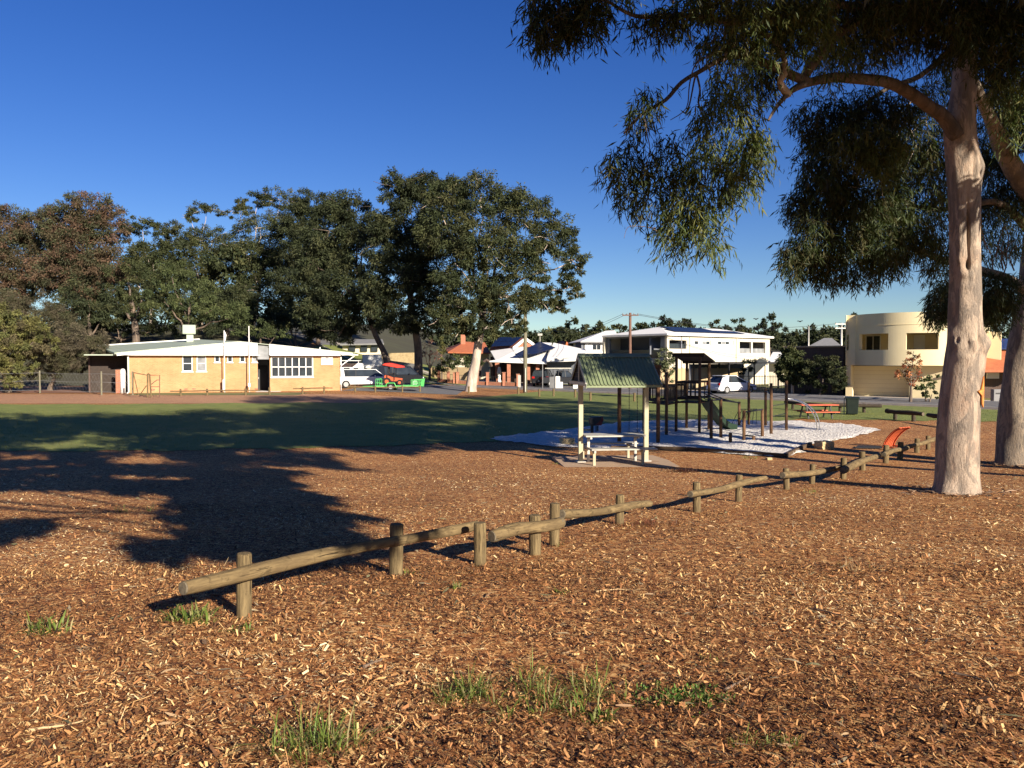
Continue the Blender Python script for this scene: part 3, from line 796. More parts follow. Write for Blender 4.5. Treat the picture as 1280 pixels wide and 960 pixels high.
# low log barriers and bollards on the lawn
barrier('dark log barrier on the lawn right of the rubbish bin', [(1119, 525), (1142, 527)], (1112, 1158), (0.42, 0.40), 0.11, 0.09, 0.48, name='lawn_barrier', group='log barriers on the lawn by the road')
barrier('dark log barrier on the lawn just behind the rubbish bin', [(1050, 515.5), (1080, 516)], (1040, 1102), (0.42, 0.40), 0.10, 0.09, 0.50, name='lawn_barrier', group='log barriers on the lawn by the road')
barrier('dark log barrier on the lawn half hidden by the big gum trunk', [(1185, 533), (1198, 535)], (1166, 1210), (0.42, 0.40), 0.10, 0.09, 0.48, name='lawn_barrier', group='log barriers on the lawn by the road')
barrier('log barrier on the shaded lawn behind the play frame', [(991, 512), (1012, 514)], (985, 1038), (0.42, 0.40), 0.10, 0.09, 0.50, name='lawn_barrier', group='log barriers on the lawn by the road')
barrier('thin rail fence before the left half of the brick hall', [(226, 495), (259, 494.5), (307, 494)], (213, 325), (0.36, 0.36), 0.05, 0.075, 0.5, name='rail_fence', cat='rail fence', group='rail fences before the hall')
barrier('thin rail fence under the big hall window', [(337, 493.5), (378, 493), (405, 492)], (366, 415), (0.42, 0.42), 0.05, 0.075, 0.55, name='rail_fence', cat='rail fence', group='rail fences before the hall')
barrier('pale rail fence in front of the parked trailer', [(444, 490.5), (469, 491), (503, 490.5), (525, 490)], (433, 524), (0.42, 0.42), 0.05, 0.07, 0.55, name='rail_fence', cat='rail fence', group='rail fences before the hall')
bl = [(648, 493, 'thin dark bollard on the lawn beside the power pole'), (674, 496, 'pale bollard on the lawn right of the power pole'), (692, 495.5, 'squat bollard in the shade left of the picnic shelter'),
      (719, 497, 'bollard half hidden by the shelter post'), (738, 501, 'pale bollard seen under the shelter roof'), (793, 502, 'dark bollard seen between the swing chains'), (586, 492, 'short stump bollard by the pale leaning trunk')]
bm0 = None
for px, py, lab in bl:
    p = onground(px, py)
    if bm0 is None:
        bm0 = post_mesh(0.62, 0.09).build('bollard', M['post'])
        o = bm0
    else:
        o = bm0.copy(); C.objects.link(o)
    o.location = p
    o.rotation_euler = (0, 0, random.uniform(0, 3))
    tag(o, lab, 'bollard', 'timber bollards on the lawn')

# ================================================================== PICNIC SHELTER
sp = Vector((2.8, 22.05, -2.9)); sp.z = gz(sp.x, sp.y)
o = MB()
slab = [(-1.55, -1.15), (1.5, -1.25), (1.62, 0.2), (1.5, 1.35), (-1.5, 1.4)]
o.prism([(x, y, 0) for x, y in slab], (0, 0, -0.1), (0, 0, 0.05))
so = o.build('concrete_slab', M['slab'], kind='structure', bevel=0.01); so.location = sp; so.rotation_euler = (0, 0, R(6))
sh = thing('picnic_shelter', 'small picnic shelter with two posts and a green ribbed gable roof', 'shelter', sp + Vector((0, 0, 0.05)), R(6))
HL, RUN, ZR, ZE = 0.99, 1.22, 2.94, 2.15
for s in (-1, 1):
    m = MB(); m.box((s * 0.92, 0, 1.4), (0.125, 0.125, 2.8)); m.build('post', M['creamsteel'], sh, bevel=0.01)
    m = MB(); m.box((s * 0.92, 0, 0.012), (0.26, 0.24, 0.024)); m.build('base_plate', M['galv'], sh)
def ribbed(s):
    nr = 20; per = 2 * HL / nr; xs_ = []
    for i in range(nr):
        x0 = -HL + i * per
        xs_ += [(x0, 0), (x0 + per * 0.62, 0), (x0 + per * 0.70, 0.026), (x0 + per * 0.90, 0.026)]
    xs_.append((HL, 0))
    nrm = Vector((0, s * (ZR - ZE), RUN)).normalized()
    rows = [(0.0, ZR), (s * RUN * 0.5, (ZR + ZE) / 2 - 0.006), (s * RUN, ZE)]
    vs = []
    for th in (0, -0.006):
        for y, z in rows:
            vs += [Vector((x, y, z)) + nrm * (h + th) for x, h in xs_]
    n = len(xs_); fs = []
    for i in range(2):
        for k in range(n - 1):
            fs.append((i * n + k, i * n + k + 1, (i + 1) * n + k + 1, (i + 1) * n + k))
            q = 3 * n
            fs.append((q + i * n + k, q + (i + 1) * n + k, q + (i + 1) * n + k + 1, q + i * n + k + 1))
    m = MB(); m.add(vs, fs)
    return m
for s in (-1, 1): ribbed(s).build('roof_sheet', M['greenroof'], sh)
m = MB()
for s in (-1, 1):
    m.prism([(-HL - 0.01, 0, ZR + 0.045), (HL + 0.01, 0, ZR + 0.045), (HL + 0.01, s * 0.15, ZR - 0.052), (-HL - 0.01, s * 0.15, ZR - 0.052)], (0, 0, 0), (0, 0, -0.008))
m.build('ridge_cap', M['greenroof'], sh)
for s in (-1, 1):
    x = s * (HL + 0.012)
    for k in (-1, 1):
        m = MB(); m.bar((x, 0, ZR - 0.045), (x, k * RUN, ZE - 0.045), 0.02, 0.11); m.build('barge_board', M['palegreen'], sh)
    m = MB(); m.bar((x, -RUN * 0.97, ZE + 0.02), (x, RUN * 0.97, ZE + 0.02), 0.05, 0.09); m.build('tie_beam', M['galv'], sh)
    for i in range(5):
        z0 = ZE + 0.075 + i * 0.115; w = RUN * (1 - (z0 + 0.11 - ZE) / (ZR - ZE)) * 0.97
        w0 = RUN * (1 - (z0 - ZE) / (ZR - ZE)) * 0.97
        m = MB(); m.prism([(s * (HL - 0.05), -w0, z0), (s * (HL - 0.05), w0, z0), (s * (HL - 0.05), w, z0 + 0.108), (s * (HL - 0.05), -w, z0 + 0.108)], (0, 0, 0), (s * 0.02, 0, 0))
        m.build('gable_board', M['darktimber'], sh)
for s in (-1, 1):
    m = MB(); m.bar((-HL, s * (RUN - 0.05), ZE - 0.035), (HL, s * (RUN - 0.05), ZE - 0.035), 0.04, 0.06); m.build('eave_beam', M['greenroof'], sh)
    for x in (-0.92, 0.92):
        m = MB(); m.bar((x, 0, 2.2), (x, s * (RUN - 0.06), 2.14), 0.05, 0.06); m.build('rafter', M['galv'], sh)
m = MB(); m.bar((-HL + 0.05, 0, ZR - 0.10), (HL - 0.05, 0, ZR - 0.10), 0.08, 0.12); m.build('ridge_beam', M['galv'], sh)
tb = thing('picnic_table', 'aluminium picnic table and benches between the shelter posts', 'picnic table', sp + Vector((0, 0, 0.05)), R(6))
for y in (-0.27, 0.0, 0.27):
    m = MB(); m.box((0, y, 0.735), (1.70, 0.245, 0.045)); m.build('table_plank', M['alu'], tb, bevel=0.006)
for s, dx in ((-1, 0.09), (1, -0.03)):
    for y in (0.66, 0.86):
        m = MB(); m.box((dx, s * y, 0.43), (1.78, 0.18, 0.04)); m.build('bench_plank', M['alu'], tb, bevel=0.006)
for x in (-0.70, 0.62):
    m = MB(); m.bar((x, -0.92, 0.38), (x, 0.92, 0.38), 0.05, 0.06); m.build('cross_bar', M['galv'], tb)
    m = MB(); m.bar((x, -0.4, 0.685), (x, 0.4, 0.685), 0.05, 0.05); m.build('table_bearer', M['galv'], tb)
    for y in (-0.78, 0.78):
        m = MB(); m.box((x, y, 0.19), (0.07, 0.07, 0.40)); m.build('leg', M['creamsteel'], tb)
    m = MB(); m.box((x, 0, 0.34), (0.07, 0.07, 0.66)); m.build('leg', M['galv'], tb)

# ================================================================== PLAYGROUND
pg = thing('climbing_frame', 'dark timber climbing frame with lookout roof, ramp and arch on white sand', 'play frame', (6.26, 31.6, gz(6.26, 31.6)))
G = gz(6.26, 31.6)
PX = Vector((math.cos(R(-26)), math.sin(R(-26)), 0)); PY = Vector((-math.sin(R(-26)), math.cos(R(-26)), 0))
P0 = Vector((6.26, 31.6, 0))
def tw(a, b, z): return P0 + PX * a + PY * b + Vector((0, 0, z))
def part(name, mat, fn, **kw):
    m = MB(); fn(m); return m.build(name, mat, pg, world=True, **kw)
# lookout tower
hz, lz = 0.24, -0.08
m = MB(); m.prism([tw(0, 0, hz), tw(1.32, 0, hz), tw(1.32, 2.02, lz), tw(0, 2.02, lz)], (0, 0, 0), (0, 0, 0.035)); m.build('roof', M['darktimber'], pg, world=True)
for b in (0.15, 1.85):
    z = hz + (lz - hz) * b / 2.02 - 0.05
    part('roof_beam', M['darktimber'], lambda m: m.bar(tw(0.03, b, z), tw(1.29, b, z), 0.06, 0.09))
for a in (0.2, 1.12):
    for b in (0.15, 1.85):
        z = hz + (lz - hz) * b / 2.02 - 0.08
        part('tower_post', M['playpost'], lambda m: m.tube([tw(a, b, G - 0.2), tw(a, b, z)], 0.058, 10), smooth=True)
DZ = G + 1.22
for i in range(9):
    part('deck_plank', M['playpost'], lambda m: m.box(tw(0.66, 0.18 + i * 0.205, DZ), (0.98, 0.185, 0.04), rz=R(-26)))
for s0, s1 in (((0.2, 0.15), (0.2, 1.85)), ((0.2, 0.15), (1.12, 0.15)), ((0.2, 1.85), (1.12, 1.85))):
    A, B = tw(*s0, 0), tw(*s1, 0)
    for z in (0.16, 0.80):
        part('handrail', M['darktimber'], lambda m: m.bar(A + Vector((0, 0, DZ + z)), B + Vector((0, 0, DZ + z)), 0.045, 0.09))
    nb = int((B - A).length / 0.16)
    for i in range(1, nb):
        p = A.lerp(B, i / nb)
        part('baluster', M['darktimber'], lambda m: m.bar(p + Vector((0, 0, DZ + 0.16)), p + Vector((0, 0, DZ + 0.80)), 0.03))
# bridge with balustrade to the left
BL0, BL1 = Vector((5.86, 30.3, 0)), Vector((5.3, 32.1, 0))
for p, top in ((BL0, -0.45), (BL1, -0.5)):
    part('bridge_post', M['playpost'], lambda m: m.tube([p + Vector((0, 0, G - 0.2)), p + Vector((0, 0, top))], 0.06, 10), smooth=True)
for A, B in ((BL0, tw(0.2, 0.15, 0)), (BL1, tw(0.2, 1.85, 0)), (BL0, BL1)):
    for z in (0.10, 0.66):
        part('handrail', M['darktimber'], lambda m: m.bar(A + Vector((0, 0, DZ + z)), B + Vector((0, 0, DZ + z)), 0.045, 0.08))
    nb = max(3, int((B - A).length / 0.14))
    for i in range(1, nb):
        p = A.lerp(B, i / nb)
        part('baluster', M['darktimber'], lambda m: m.bar(p + Vector((0, 0, DZ + 0.10)), p + Vector((0, 0, DZ + 0.66)), 0.03))
for i in range(7):
    p = BL0.lerp(tw(0.2, 0.15, 0), (i + 0.5) / 7); q = BL1.lerp(tw(0.2, 1.85, 0), (i + 0.5) / 7)
    part('bridge_plank', M['playpost'], lambda m: m.bar(p + Vector((0, 0, DZ - 0.02)), q + Vector((0, 0, DZ - 0.02)), 0.12, 0.04))
# single posts: (px of the foot, foot, head) and their bars
def foot(px, py, top):
    p = onground(px, py); return p, at(px, top, p.y)
PF = {}
for k, (px, py, top) in {'a': (889, 551, 499), 'b': (901, 549, 499), 'c': (924, 533, 502), 'd': (936, 532, 478), 'e': (930, 552, 513), 'f': (953, 547, 511), 'g': (957, 534, 486),
                         'h': (964, 545, 479), 'i': (983, 540, 476), 'j': (913, 555, 541), 'k': (942, 553, 545)}.items():
    p, t = foot(px, py, top); PF[k] = (p, t)
    part('stump' if k in 'jk' else 'post', M['playpost'], lambda m: m.tube([p - Vector((0, 0, 0.2)), t], 0.060, 10), smooth=True)
def between(a, b, z0, z1=None, r=0.018, name='bar', mat='blackmetal'):
    z1 = z0 if z1 is None else z1
    A, B = PF[a][0].copy(), PF[b][0].copy(); A.z = z0; B.z = z1
    part(name, M[mat], lambda m: m.tube([A, B], r, 7), smooth=True)
between('a', 'b', PF['a'][1].z - 0.04, name='net_bar', r=0.03); between('b', 'c', PF['b'][1].z - 0.04, PF['c'][1].z - 0.05, name='net_bar', r=0.03)
between('d', 'g', PF['d'][1].z - 0.18); between('d', 'g', PF['d'][1].z - 0.32)
between('g', 'h', PF['g'][1].z - 0.10)
for z in (0.35, 0.75, 1.15, 1.5, 1.88): between('h', 'i', G + z, r=0.016, name='rung')
between('e', 'f', PF['e'][1].z - 0.06, r=0.03); between('e', 'k', G + 0.22, r=0.03)
# three ramp rails and the slats of the ramp
top0 = [tw(1.12, 0.25, DZ + 0.30), tw(1.12, 0.95, DZ + 0.34), tw(1.12, 1.7, DZ + 0.34)]
bot0 = [PF['a'][1] - Vector((0, 0, 0.04)), PF['b'][1].lerp(PF['c'][1], 0.2), PF['c'][1] - Vector((0, 0, 0.05))]
for A, B in zip(top0, bot0):
    part('ramp_rail', M['blackmetal'], lambda m: m.tube([A, A.lerp(B, 0.5) - Vector((0, 0, 0.06)), B], 0.022, 7), smooth=True)
for i in range(1, 5):
    t = i / 5
    part('ramp_rung', M['blackmetal'], lambda m: m.tube([top0[0].lerp(bot0[0], t), top0[2].lerp(bot0[2], t)], 0.009, 6), smooth=True)
# slide
s0 = tw(1.12, 1.0, DZ); s1 = onground(908, 539); s1.z = G + 0.14
pts = [s0 + Vector((0.0, 0, 0.05)), s0.lerp(s1, 0.2) + Vector((0, 0, -0.02)), s0.lerp(s1, 0.75) + Vector((0, 0, -0.10)), s1, s1 + (s1 - s0).normalized() * 0.45 + Vector((0, 0, 0.24))]
sd = (s1 - s0); sd.z = 0; sd.normalize(); sn = Vector((-sd.y, sd.x, 0))
vs = []; fs = []
for p in pts:
    for a, h in ((-0.30, 0.20), (-0.27, 0.20), (-0.23, 0.02), (0.23, 0.02), (0.27, 0.20), (0.30, 0.20), (0.27, -0.03), (-0.27, -0.03)):
        vs.append(p + sn * a + Vector((0, 0, h)))
for i in range(len(pts) - 1):
    for k in range(8): fs.append((i * 8 + k, i * 8 + (k + 1) % 8, (i + 1) * 8 + (k + 1) % 8, (i + 1) * 8 + k))
fs += [tuple(range(8))[::-1], tuple(range((len(pts) - 1) * 8, len(pts) * 8))]
m = MB(); m.add(vs, fs); m.build('slide', M['darkgreenplastic'], pg, world=True, smooth=False)
# rope net fan
na = PF['c'][0] + Vector((0, 0, 0.75)); nb_ = PF['d'][0] + Vector((0.5, 0.5, 0.7))
for i in range(7):
    A = na.lerp(nb_, i / 6); B = onground(914 + i * 5.2, 532); B.z += 0.02
    part('net_rope', M['blackmetal'], lambda m: m.tube([A, B], 0.012, 5))
part('net_bar', M['blackmetal'], lambda m: m.tube([na, nb_], 0.02, 6))
# arch ladder
for k, (dx, dy) in enumerate(((0, 0), (0.35, 0.62))):
    A = PF['i'][0] + Vector((dx * 0.4, dy, 0)); A.z = PF['i'][1].z - 0.75; E = onground(1021.5, 539) + Vector((dx, dy, -0.1))
    pts = []
    for i in range(13):
        t = i / 12 * PI / 2
        pts.append(Vector((A.x + (E.x - A.x) * math.sin(t) , A.y + (E.y - A.y) * math.sin(t), E.z + (A.z - E.z) * math.cos(t) ** 0.8 if i < 12 else E.z)))
    part('arch_tube', M['chrome'], lambda m: m.tube(pts, 0.024, 8), smooth=True)
    if k == 0: arc0 = pts
    else:
        for i in range(2, 12, 2):
            part('arch_rung', M['blackmetal'], lambda m: m.tube([arc0[i], pts[i]], 0.014, 6), smooth=True)

sw = thing('swing', 'timber swing frame with chains behind the picnic shelter', 'swing', onground(774, 555))
f0, f1 = onground(774, 555), onground(822.5, 556)
for f in (f0, f1):
    m = MB(); m.tube([f - Vector((0, 0, 0.2)), Vector((f.x, f.y, -0.28))], 0.068, 10); m.build('post', M['playpost'], sw, world=True, smooth=True)
m = MB(); m.bar(Vector((f0.x - 0.1, f0.y, -0.24)), Vector((f1.x + 0.1, f1.y, -0.24)), 0.10, 0.14); m.build('top_beam', M['playpost'], sw, world=True)
mid = f0.lerp(f1, 0.36)
for dx in (-0.14, 0.14):
    m = MB()
    for i in range(22):
        z = -0.31 - i * 0.10
        m.bar((mid.x + dx, mid.y, z), (mid.x + dx, mid.y, z - 0.085), 0.022, 0.012)
    m.build('chain', M['blackmetal'], sw, world=True)
m = MB(); m.box((mid.x, mid.y, -2.50), (0.42, 0.17, 0.035)); m.build('seat', M['seat_and_shadow'], sw, world=True, bevel=0.01)

pp = onground(740, 545)
dk = thing('play_post', 'black post with a wedge-shaped hood at the left of the sand', 'play post', pp)
m = MB(); m.box((0, 0, 0.33), (0.11, 0.12, 0.72)); m.build('post', M['blackmetal'], dk, bevel=0.01)
m = MB(); m.prism([(-0.10, 0, 0.44), (-0.12, 0, 0.66), (-0.05, 0, 0.73), (0.34, 0, 0.74), (0.37, 0, 0.71), (0.22, 0, 0.52), (0.1, 0, 0.44)], (0, -0.15, 0), (0, 0.15, 0)); m.build('hood', M['blackmetal'], dk, bevel=0.015)
rr_ = onground(746, 541)
rk = thing('spring_rider', 'small dull red spring rider behind the black play post', 'spring rider', rr_)
m = MB(); m.tube([(0.07 * math.cos(a), 0.07 * math.sin(a), a * 0.0075) for a in np.linspace(0, 6 * PI * 2, 60)], 0.012, 5); m.build('spring', M['blackmetal'], rk)
m = MB(); m.prism([(-0.26, 0, 0.30), (-0.30, 0, 0.50), (-0.18, 0, 0.46), (0.02, 0, 0.42), (0.12, 0, 0.62), (0.24, 0, 0.64), (0.26, 0, 0.52), (0.18, 0, 0.30)], (0, -0.06, 0), (0, 0.06, 0)); m.build('body', pm('dull_red_board', (0.22, 0.045, 0.03), (0.16, 0.035, 0.025), 5), rk, bevel=0.01)
m = MB(); m.bar((0.13, -0.16, 0.54), (0.13, 0.16, 0.54), 0.025); m.build('handle', M['blackmetal'], rk)

# limestone blocks and boulder
def rock(name, label, px, py, d, seed, rz=0.2, cat='block', mat='stone', rough=0.05):
    p = onground(px, py)
    bm = bmesh.new(); bmesh.ops.create_cube(bm, size=1.0)
    bmesh.ops.subdivide_edges(bm, edges=bm.edges[:], cuts=4, use_grid_fill=True)
    r_ = random.Random(seed)
    for q in bm.verts:
        c = q.co; s_ = 1 - 0.10 * (abs(c.x) ** 4 + abs(c.y) ** 4 + abs(c.z) ** 4) * 4
        q.co = Vector((c.x * d[0] * s_, c.y * d[1] * s_, (c.z + 0.42) * d[2])) + Vector([r_.uniform(-rough, rough) * d[2] for _ in range(3)])
    me = bpy.data.meshes.new(name); bm.to_mesh(me); bm.free()
    o = link(name, me, M[mat], loc=p); o.rotation_euler = (0, 0, rz)
    return tag(o, label, cat, 'stone blocks around the sand')
rock('stone_block', 'squared yellow limestone block left of the picnic table', 709, 557, (0.45, 0.42, 0.28), 1)
rock('stone_block', 'low pale stone block behind the black play post', 733, 541, (0.28, 0.3, 0.16), 2)
rock('stone_block', 'yellow limestone boulder at the right corner of the sand', 1030, 561, (0.48, 0.45, 0.27), 3, 0.3)
rock('stone_block', 'small yellow stone at the front corner of the sand edging', 961, 575, (0.16, 0.14, 0.08), 4)
# timber edging of the sand
edge = thing('sand_edging', 'dark timber sleeper edging along the front of the sand', 'edging', (8.1, 23.75, gz(8.1, 23.75)))
EP = [(3.2, 25.85), (4.4, 25.75), (5.6, 25.5), (6.85, 24.55), (8.1, 23.6), (8.8, 24.85), (9.5, 26.05), (10.15, 27.1)]
for a, b in zip(EP[:-1], EP[1:]):
    A = Vector((*a, gz(*a) + 0.05)); B = Vector((*b, gz(*b) + 0.05))
    m = MB(); m.bar(A - Vector((0, 0, 0.03)), A.lerp(B, 0.985) - Vector((0, 0, 0.03)), 0.10, 0.20); m.build('sleeper', M['sleeper'], edge, world=True, bevel=0.01)

# rubbish bin
bp = onground(1065, 518.5)
bn = thing('rubbish_bin', 'dark green rubbish bin standing on the lawn by the road', 'bin', bp, R(-18))
m = MB(); m.prism([(-0.26, -0.29, 0.06), (0.26, -0.29, 0.06), (0.26, 0.29, 0.06), (-0.26, 0.29, 0.06)], (0, 0, 0), (0, 0, 0.80)); 
m.v = [(x * (1 + 0.16 * (z > 0.5)), y * (1 + 0.16 * (z > 0.5)), z) for x, y, z in m.v]; m.build('body', M['binGreen'], bn, bevel=0.02)
m = MB(); m.prism([(0, -0.37, 0.86), (0, 0.38, 0.86), (0, 0.38, 0.91), (0, 0.1, 0.97), (0, -0.3, 0.94), (0, -0.37, 0.89)], (-0.34, 0, 0), (0.34, 0, 0)); m.build('lid', M['binGreen'], bn, bevel=0.01)
for s in (-1, 1):
    m = MB(); m.tube([(s * 0.2, 0.33, 0.1), (s * 0.26, 0.33, 0.1)], 0.1, 14); m.build('wheel', M['rubber'], bn)
m = MB(); m.box((-0.36, 0.40, 0.45), (0.05, 0.05, 1.0)); m.build('support', M['galv'], bn)

# orange furniture
ob = onground(1020, 523)
ot = thing('orange_picnic_table', 'orange slatted picnic table and benches on the lawn beyond the arch', 'picnic table', ob, R(4))
for i in range(5):
    m = MB(); m.box((0.05, -0.30 + i * 0.15, 0.68), (1.9, 0.13, 0.04)); m.build('table_slat', M['orange'], ot)
for s, dx in ((-1, -0.05), (1, 0.05)):
    for i in range(2):
        m = MB(); m.box((dx, s * (0.66 + i * 0.15), 0.36), (1.7, 0.13, 0.04)); m.build('bench_slat', M['orange'], ot)
for x in (-0.6, 0.6):
    m = MB(); m.bar((x, -0.82, 0.31), (x, 0.82, 0.31), 0.05); m.bar((x, -0.32, 0.63), (x, 0.32, 0.63), 0.05); m.bar((x, -0.5, 0), (x, -0.2, 0.64), 0.06); m.bar((x, 0.5, 0), (x, 0.2, 0.64), 0.06); m.build('leg', M['blackmetal'], ot)
lb = onground(1119, 560)
lo = thing('orange_lounger', 'orange curved slatted lounger standing on the mulch behind the log fence', 'lounger', lb, R(-58))
prof = [(-0.26, 0.03), (-0.20, 0.20), (-0.10, 0.36), (0.02, 0.50), (0.16, 0.62), (0.32, 0.70)]
for i in range(7):
    y = -0.27 + i * 0.09 - 0.0
    m = MB()
    for (x0, z0), (x1, z1) in zip(prof[:-1], prof[1:]): m.bar((x0, y, z0), (x1 + 0.004, y, z1 + 0.004), 0.062, 0.025)
    m.build('slat', M['orange'], lo)
for y in (-0.25, 0.25):
    m = MB()
    for (x0, z0), (x1, z1) in zip(prof[:-1], prof[1:]): m.bar((x0 + 0.03, y, z0 - 0.02), (x1 + 0.03, y, z1 - 0.02), 0.03)
    m.bar((-0.2, y, 0.06), (0.30, y, 0.0), 0.035); m.build('frame', M['orange'], lo)
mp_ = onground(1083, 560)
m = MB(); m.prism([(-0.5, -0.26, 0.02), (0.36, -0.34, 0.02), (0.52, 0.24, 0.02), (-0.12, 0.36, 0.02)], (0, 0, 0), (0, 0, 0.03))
o = m.build('shadow_sheet', M['seat_and_shadow']); o.location = mp_; tag(o, 'flat black sheet standing for a shadow on the mulch behind the log fence', 'mat')  # dark flat sheet added where a shadow lies on the mulch

# ================================================================== TREES
def norm(a): return a / np.maximum(np.linalg.norm(a, axis=1, keepdims=True), 1e-9)
def leaf_quads(P, D, L, Wd):
    n = len(P)
    side = norm(np.cross(D, rng.normal(0, 1, (n, 3)))) * (Wd / 2)[:, None]
    nn = norm(np.cross(D, side))
    m = P + D * (L * 0.42)[:, None] + nn * (L * 0.05)[:, None]
    t = P + D * L[:, None] - nn * (L * rng.uniform(-0.05, 0.12, n))[:, None]
    V = np.stack([P, m + side, t, m - side], 1).reshape(-1, 3)
    F = np.arange(4 * n).reshape(-1, 4)
    return V, F

def crown(name, parent, clumps, mat, smooth=False):
    """clumps: list of (V, colours) from the functions below"""
    V = np.concatenate([c[0] for c in clumps]); col = np.concatenate([c[1] for c in clumps])
    V = V - np.array(parent.location)
    F = np.arange(len(V)).reshape(-1, 4)
    return link(name, np_mesh(name, V, F, col), mat, parent)

def hanging(c, r, n, cols, leaf=0.15, k=9, lw=0.125, length=(0.18, 0.46), droop=0.9):
    """drooping strands of narrow gum leaves filling an ellipsoid"""
    c = np.array(c); r = np.array(r)
    d = norm(rng.normal(0, 1, (n, 3))); rad = rng.random(n) ** 0.45
    s0 = c + d * rad[:, None] * r + np.array([0, 0, 0.18])
    L = rng.uniform(*length, n)
    sd = norm(np.array([0, 0, -droop]) + d * 0.45 + rng.normal(0, 0.28, (n, 3)))
    t = np.tile(np.linspace(0.05, 1, k), n); i = np.repeat(np.arange(n), k)
    P = s0[i] + sd[i] * (L[i] * t)[:, None] + rng.normal(0, 0.018, (n * k, 3))
    D = norm(sd[i] * 0.45 + np.array([0, 0, -0.55]) + rng.normal(0, 0.48, (n * k, 3)))
    ll = leaf * rng.uniform(0.65, 1.25, n * k)
    V, F = leaf_quads(P, D, ll, ll * lw * rng.uniform(0.8, 1.25, n * k))
    sc = cols[rng.integers(0, len(cols), n)] * rng.uniform(0.75, 1.2, n)[:, None]
    lc = sc[i] * rng.uniform(0.75, 1.3, n * k)[:, None]
    return V, np.repeat(lc, 4, 0)

def puffs(c, r, npuff, nleaf, cols, leaf=0.3, lw=0.4, pr=(0.16, 0.30), shell=(0.45, 1.0), droop=0.5, cut=-1.0):
    """irregular leaf clumps spread through an ellipsoid, thicker towards its skin, with gaps between"""
    c = np.array(c); r = np.array(r); rm = float(np.mean(r))
    d = norm(rng.normal(0, 1, (npuff * 2, 3))); d = d[d[:, 2] > cut][:npuff]; m = len(d)
    q = c + d * r * rng.uniform(shell[0], shell[1], m)[:, None]
    rr = rm * rng.uniform(pr[0], pr[1], m)
    i = np.repeat(np.arange(m), nleaf); n = len(i)
    e = norm(rng.normal(0, 1, (n, 3))) * (rng.random(n) ** 0.5)[:, None]
    P = q[i] + e * rr[i][:, None] * np.array([1.05, 1.05, 0.72])
    D = norm(e * 0.7 + d[i] * 0.3 + np.array([0, 0, -droop]) + rng.normal(0, 0.5, (n, 3)))
    ll = leaf * rng.uniform(0.6, 1.3, n)
    V, F = leaf_quads(P, D, ll, ll * lw)
    pc = cols[rng.integers(0, len(cols), m)] * rng.uniform(0.72, 1.28, m)[:, None]
    lc = pc[i] * rng.uniform(0.7, 1.35, n)[:, None]
    return V, np.repeat(lc, 4, 0)

def limb_pts(a, b, n=7, sag=0.0, wob=0.15, seed=0):
    r_ = random.Random(seed); a = Vector(a); b = Vector(b); L = (b - a).length; out = []
    for i in range(n + 1):
        t = i / n
        p = a.lerp(b, t); p.z += sag * L * math.sin(PI * t)
        if 0 < i < n: p += Vector([r_.uniform(-wob, wob) * L * 0.25 for _ in range(3)])
        out.append(p)
    return out

# ------------------------------------------------------------------ the two big gums on the right
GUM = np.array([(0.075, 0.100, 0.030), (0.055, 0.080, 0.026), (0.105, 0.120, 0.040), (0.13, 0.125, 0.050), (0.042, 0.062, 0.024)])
GUMD = np.array([(0.040, 0.056, 0.020), (0.031, 0.045, 0.017), (0.052, 0.064, 0.024), (0.062, 0.058, 0.026)])  # darker copy of the leaf tones: crown shade put into the colour

def fine_trunk(name, parent, pts, mat, lumps=(), n=44, seed=1, flute=0.04, sub=7):
    """a trunk with burls, folds and slow irregular swelling; pts: (x, y, z, r); lumps: (height z, angle, size, reach up, reach round)"""
    P = np.array(pts, dtype=float); t = np.arange(len(P)); tt = np.linspace(0, len(P) - 1, (len(P) - 1) * sub + 1)
    def spl(v):
        out = np.empty(len(tt))
        for j, u in enumerate(tt):
            i = min(int(u), len(P) - 2); f = u - i
            p0, p1, p2, p3 = v[max(i - 1, 0)], v[i], v[i + 1], v[min(i + 2, len(P) - 1)]
            out[j] = 0.5 * (2 * p1 + (p2 - p0) * f + (2 * p0 - 5 * p1 + 4 * p2 - p3) * f * f + (3 * p1 - p0 - 3 * p2 + p3) * f ** 3)
        return out
    x, y, z, r = [spl(P[:, k]) for k in range(4)]
    th = np.linspace(0, 2 * PI, n, endpoint=False)
    TH, Z = np.meshgrid(th, z); Rr = np.broadcast_to(r[:, None], TH.shape).copy()
    r_ = np.random.default_rng(seed)
    k = np.ones_like(TH)
    for j in range(9):
        a, b, c = r_.integers(1, 6), r_.uniform(0.4, 3.0), r_.uniform(0, 6.28)
        k += flute / (1 + 0.35 * j) * np.sin(a * TH + b * Z + c) * r_.uniform(0.4, 1)
    for (lz, la, size, hz_, ha) in lumps:
        da = (TH - la + PI) % (2 * PI) - PI
        k += size * np.exp(-((Z - lz) / hz_) ** 2 - (da / ha) ** 2)
    Rr *= k
    V = np.stack([x[:, None] + np.cos(TH) * Rr, y[:, None] + np.sin(TH) * Rr, Z], 2).reshape(-1, 3) - np.array(parent.location)
    m = len(z); i, j = np.meshgrid(np.arange(m - 1), np.arange(n), indexing='ij')
    a = i * n + j; b = i * n + (j + 1) % n
    F = np.stack([a.ravel(), b.ravel(), (b + n).ravel(), (a + n).ravel()], 1)
    o = link(name, np_mesh(name, V, F, smooth=True), mat, parent)
    return o

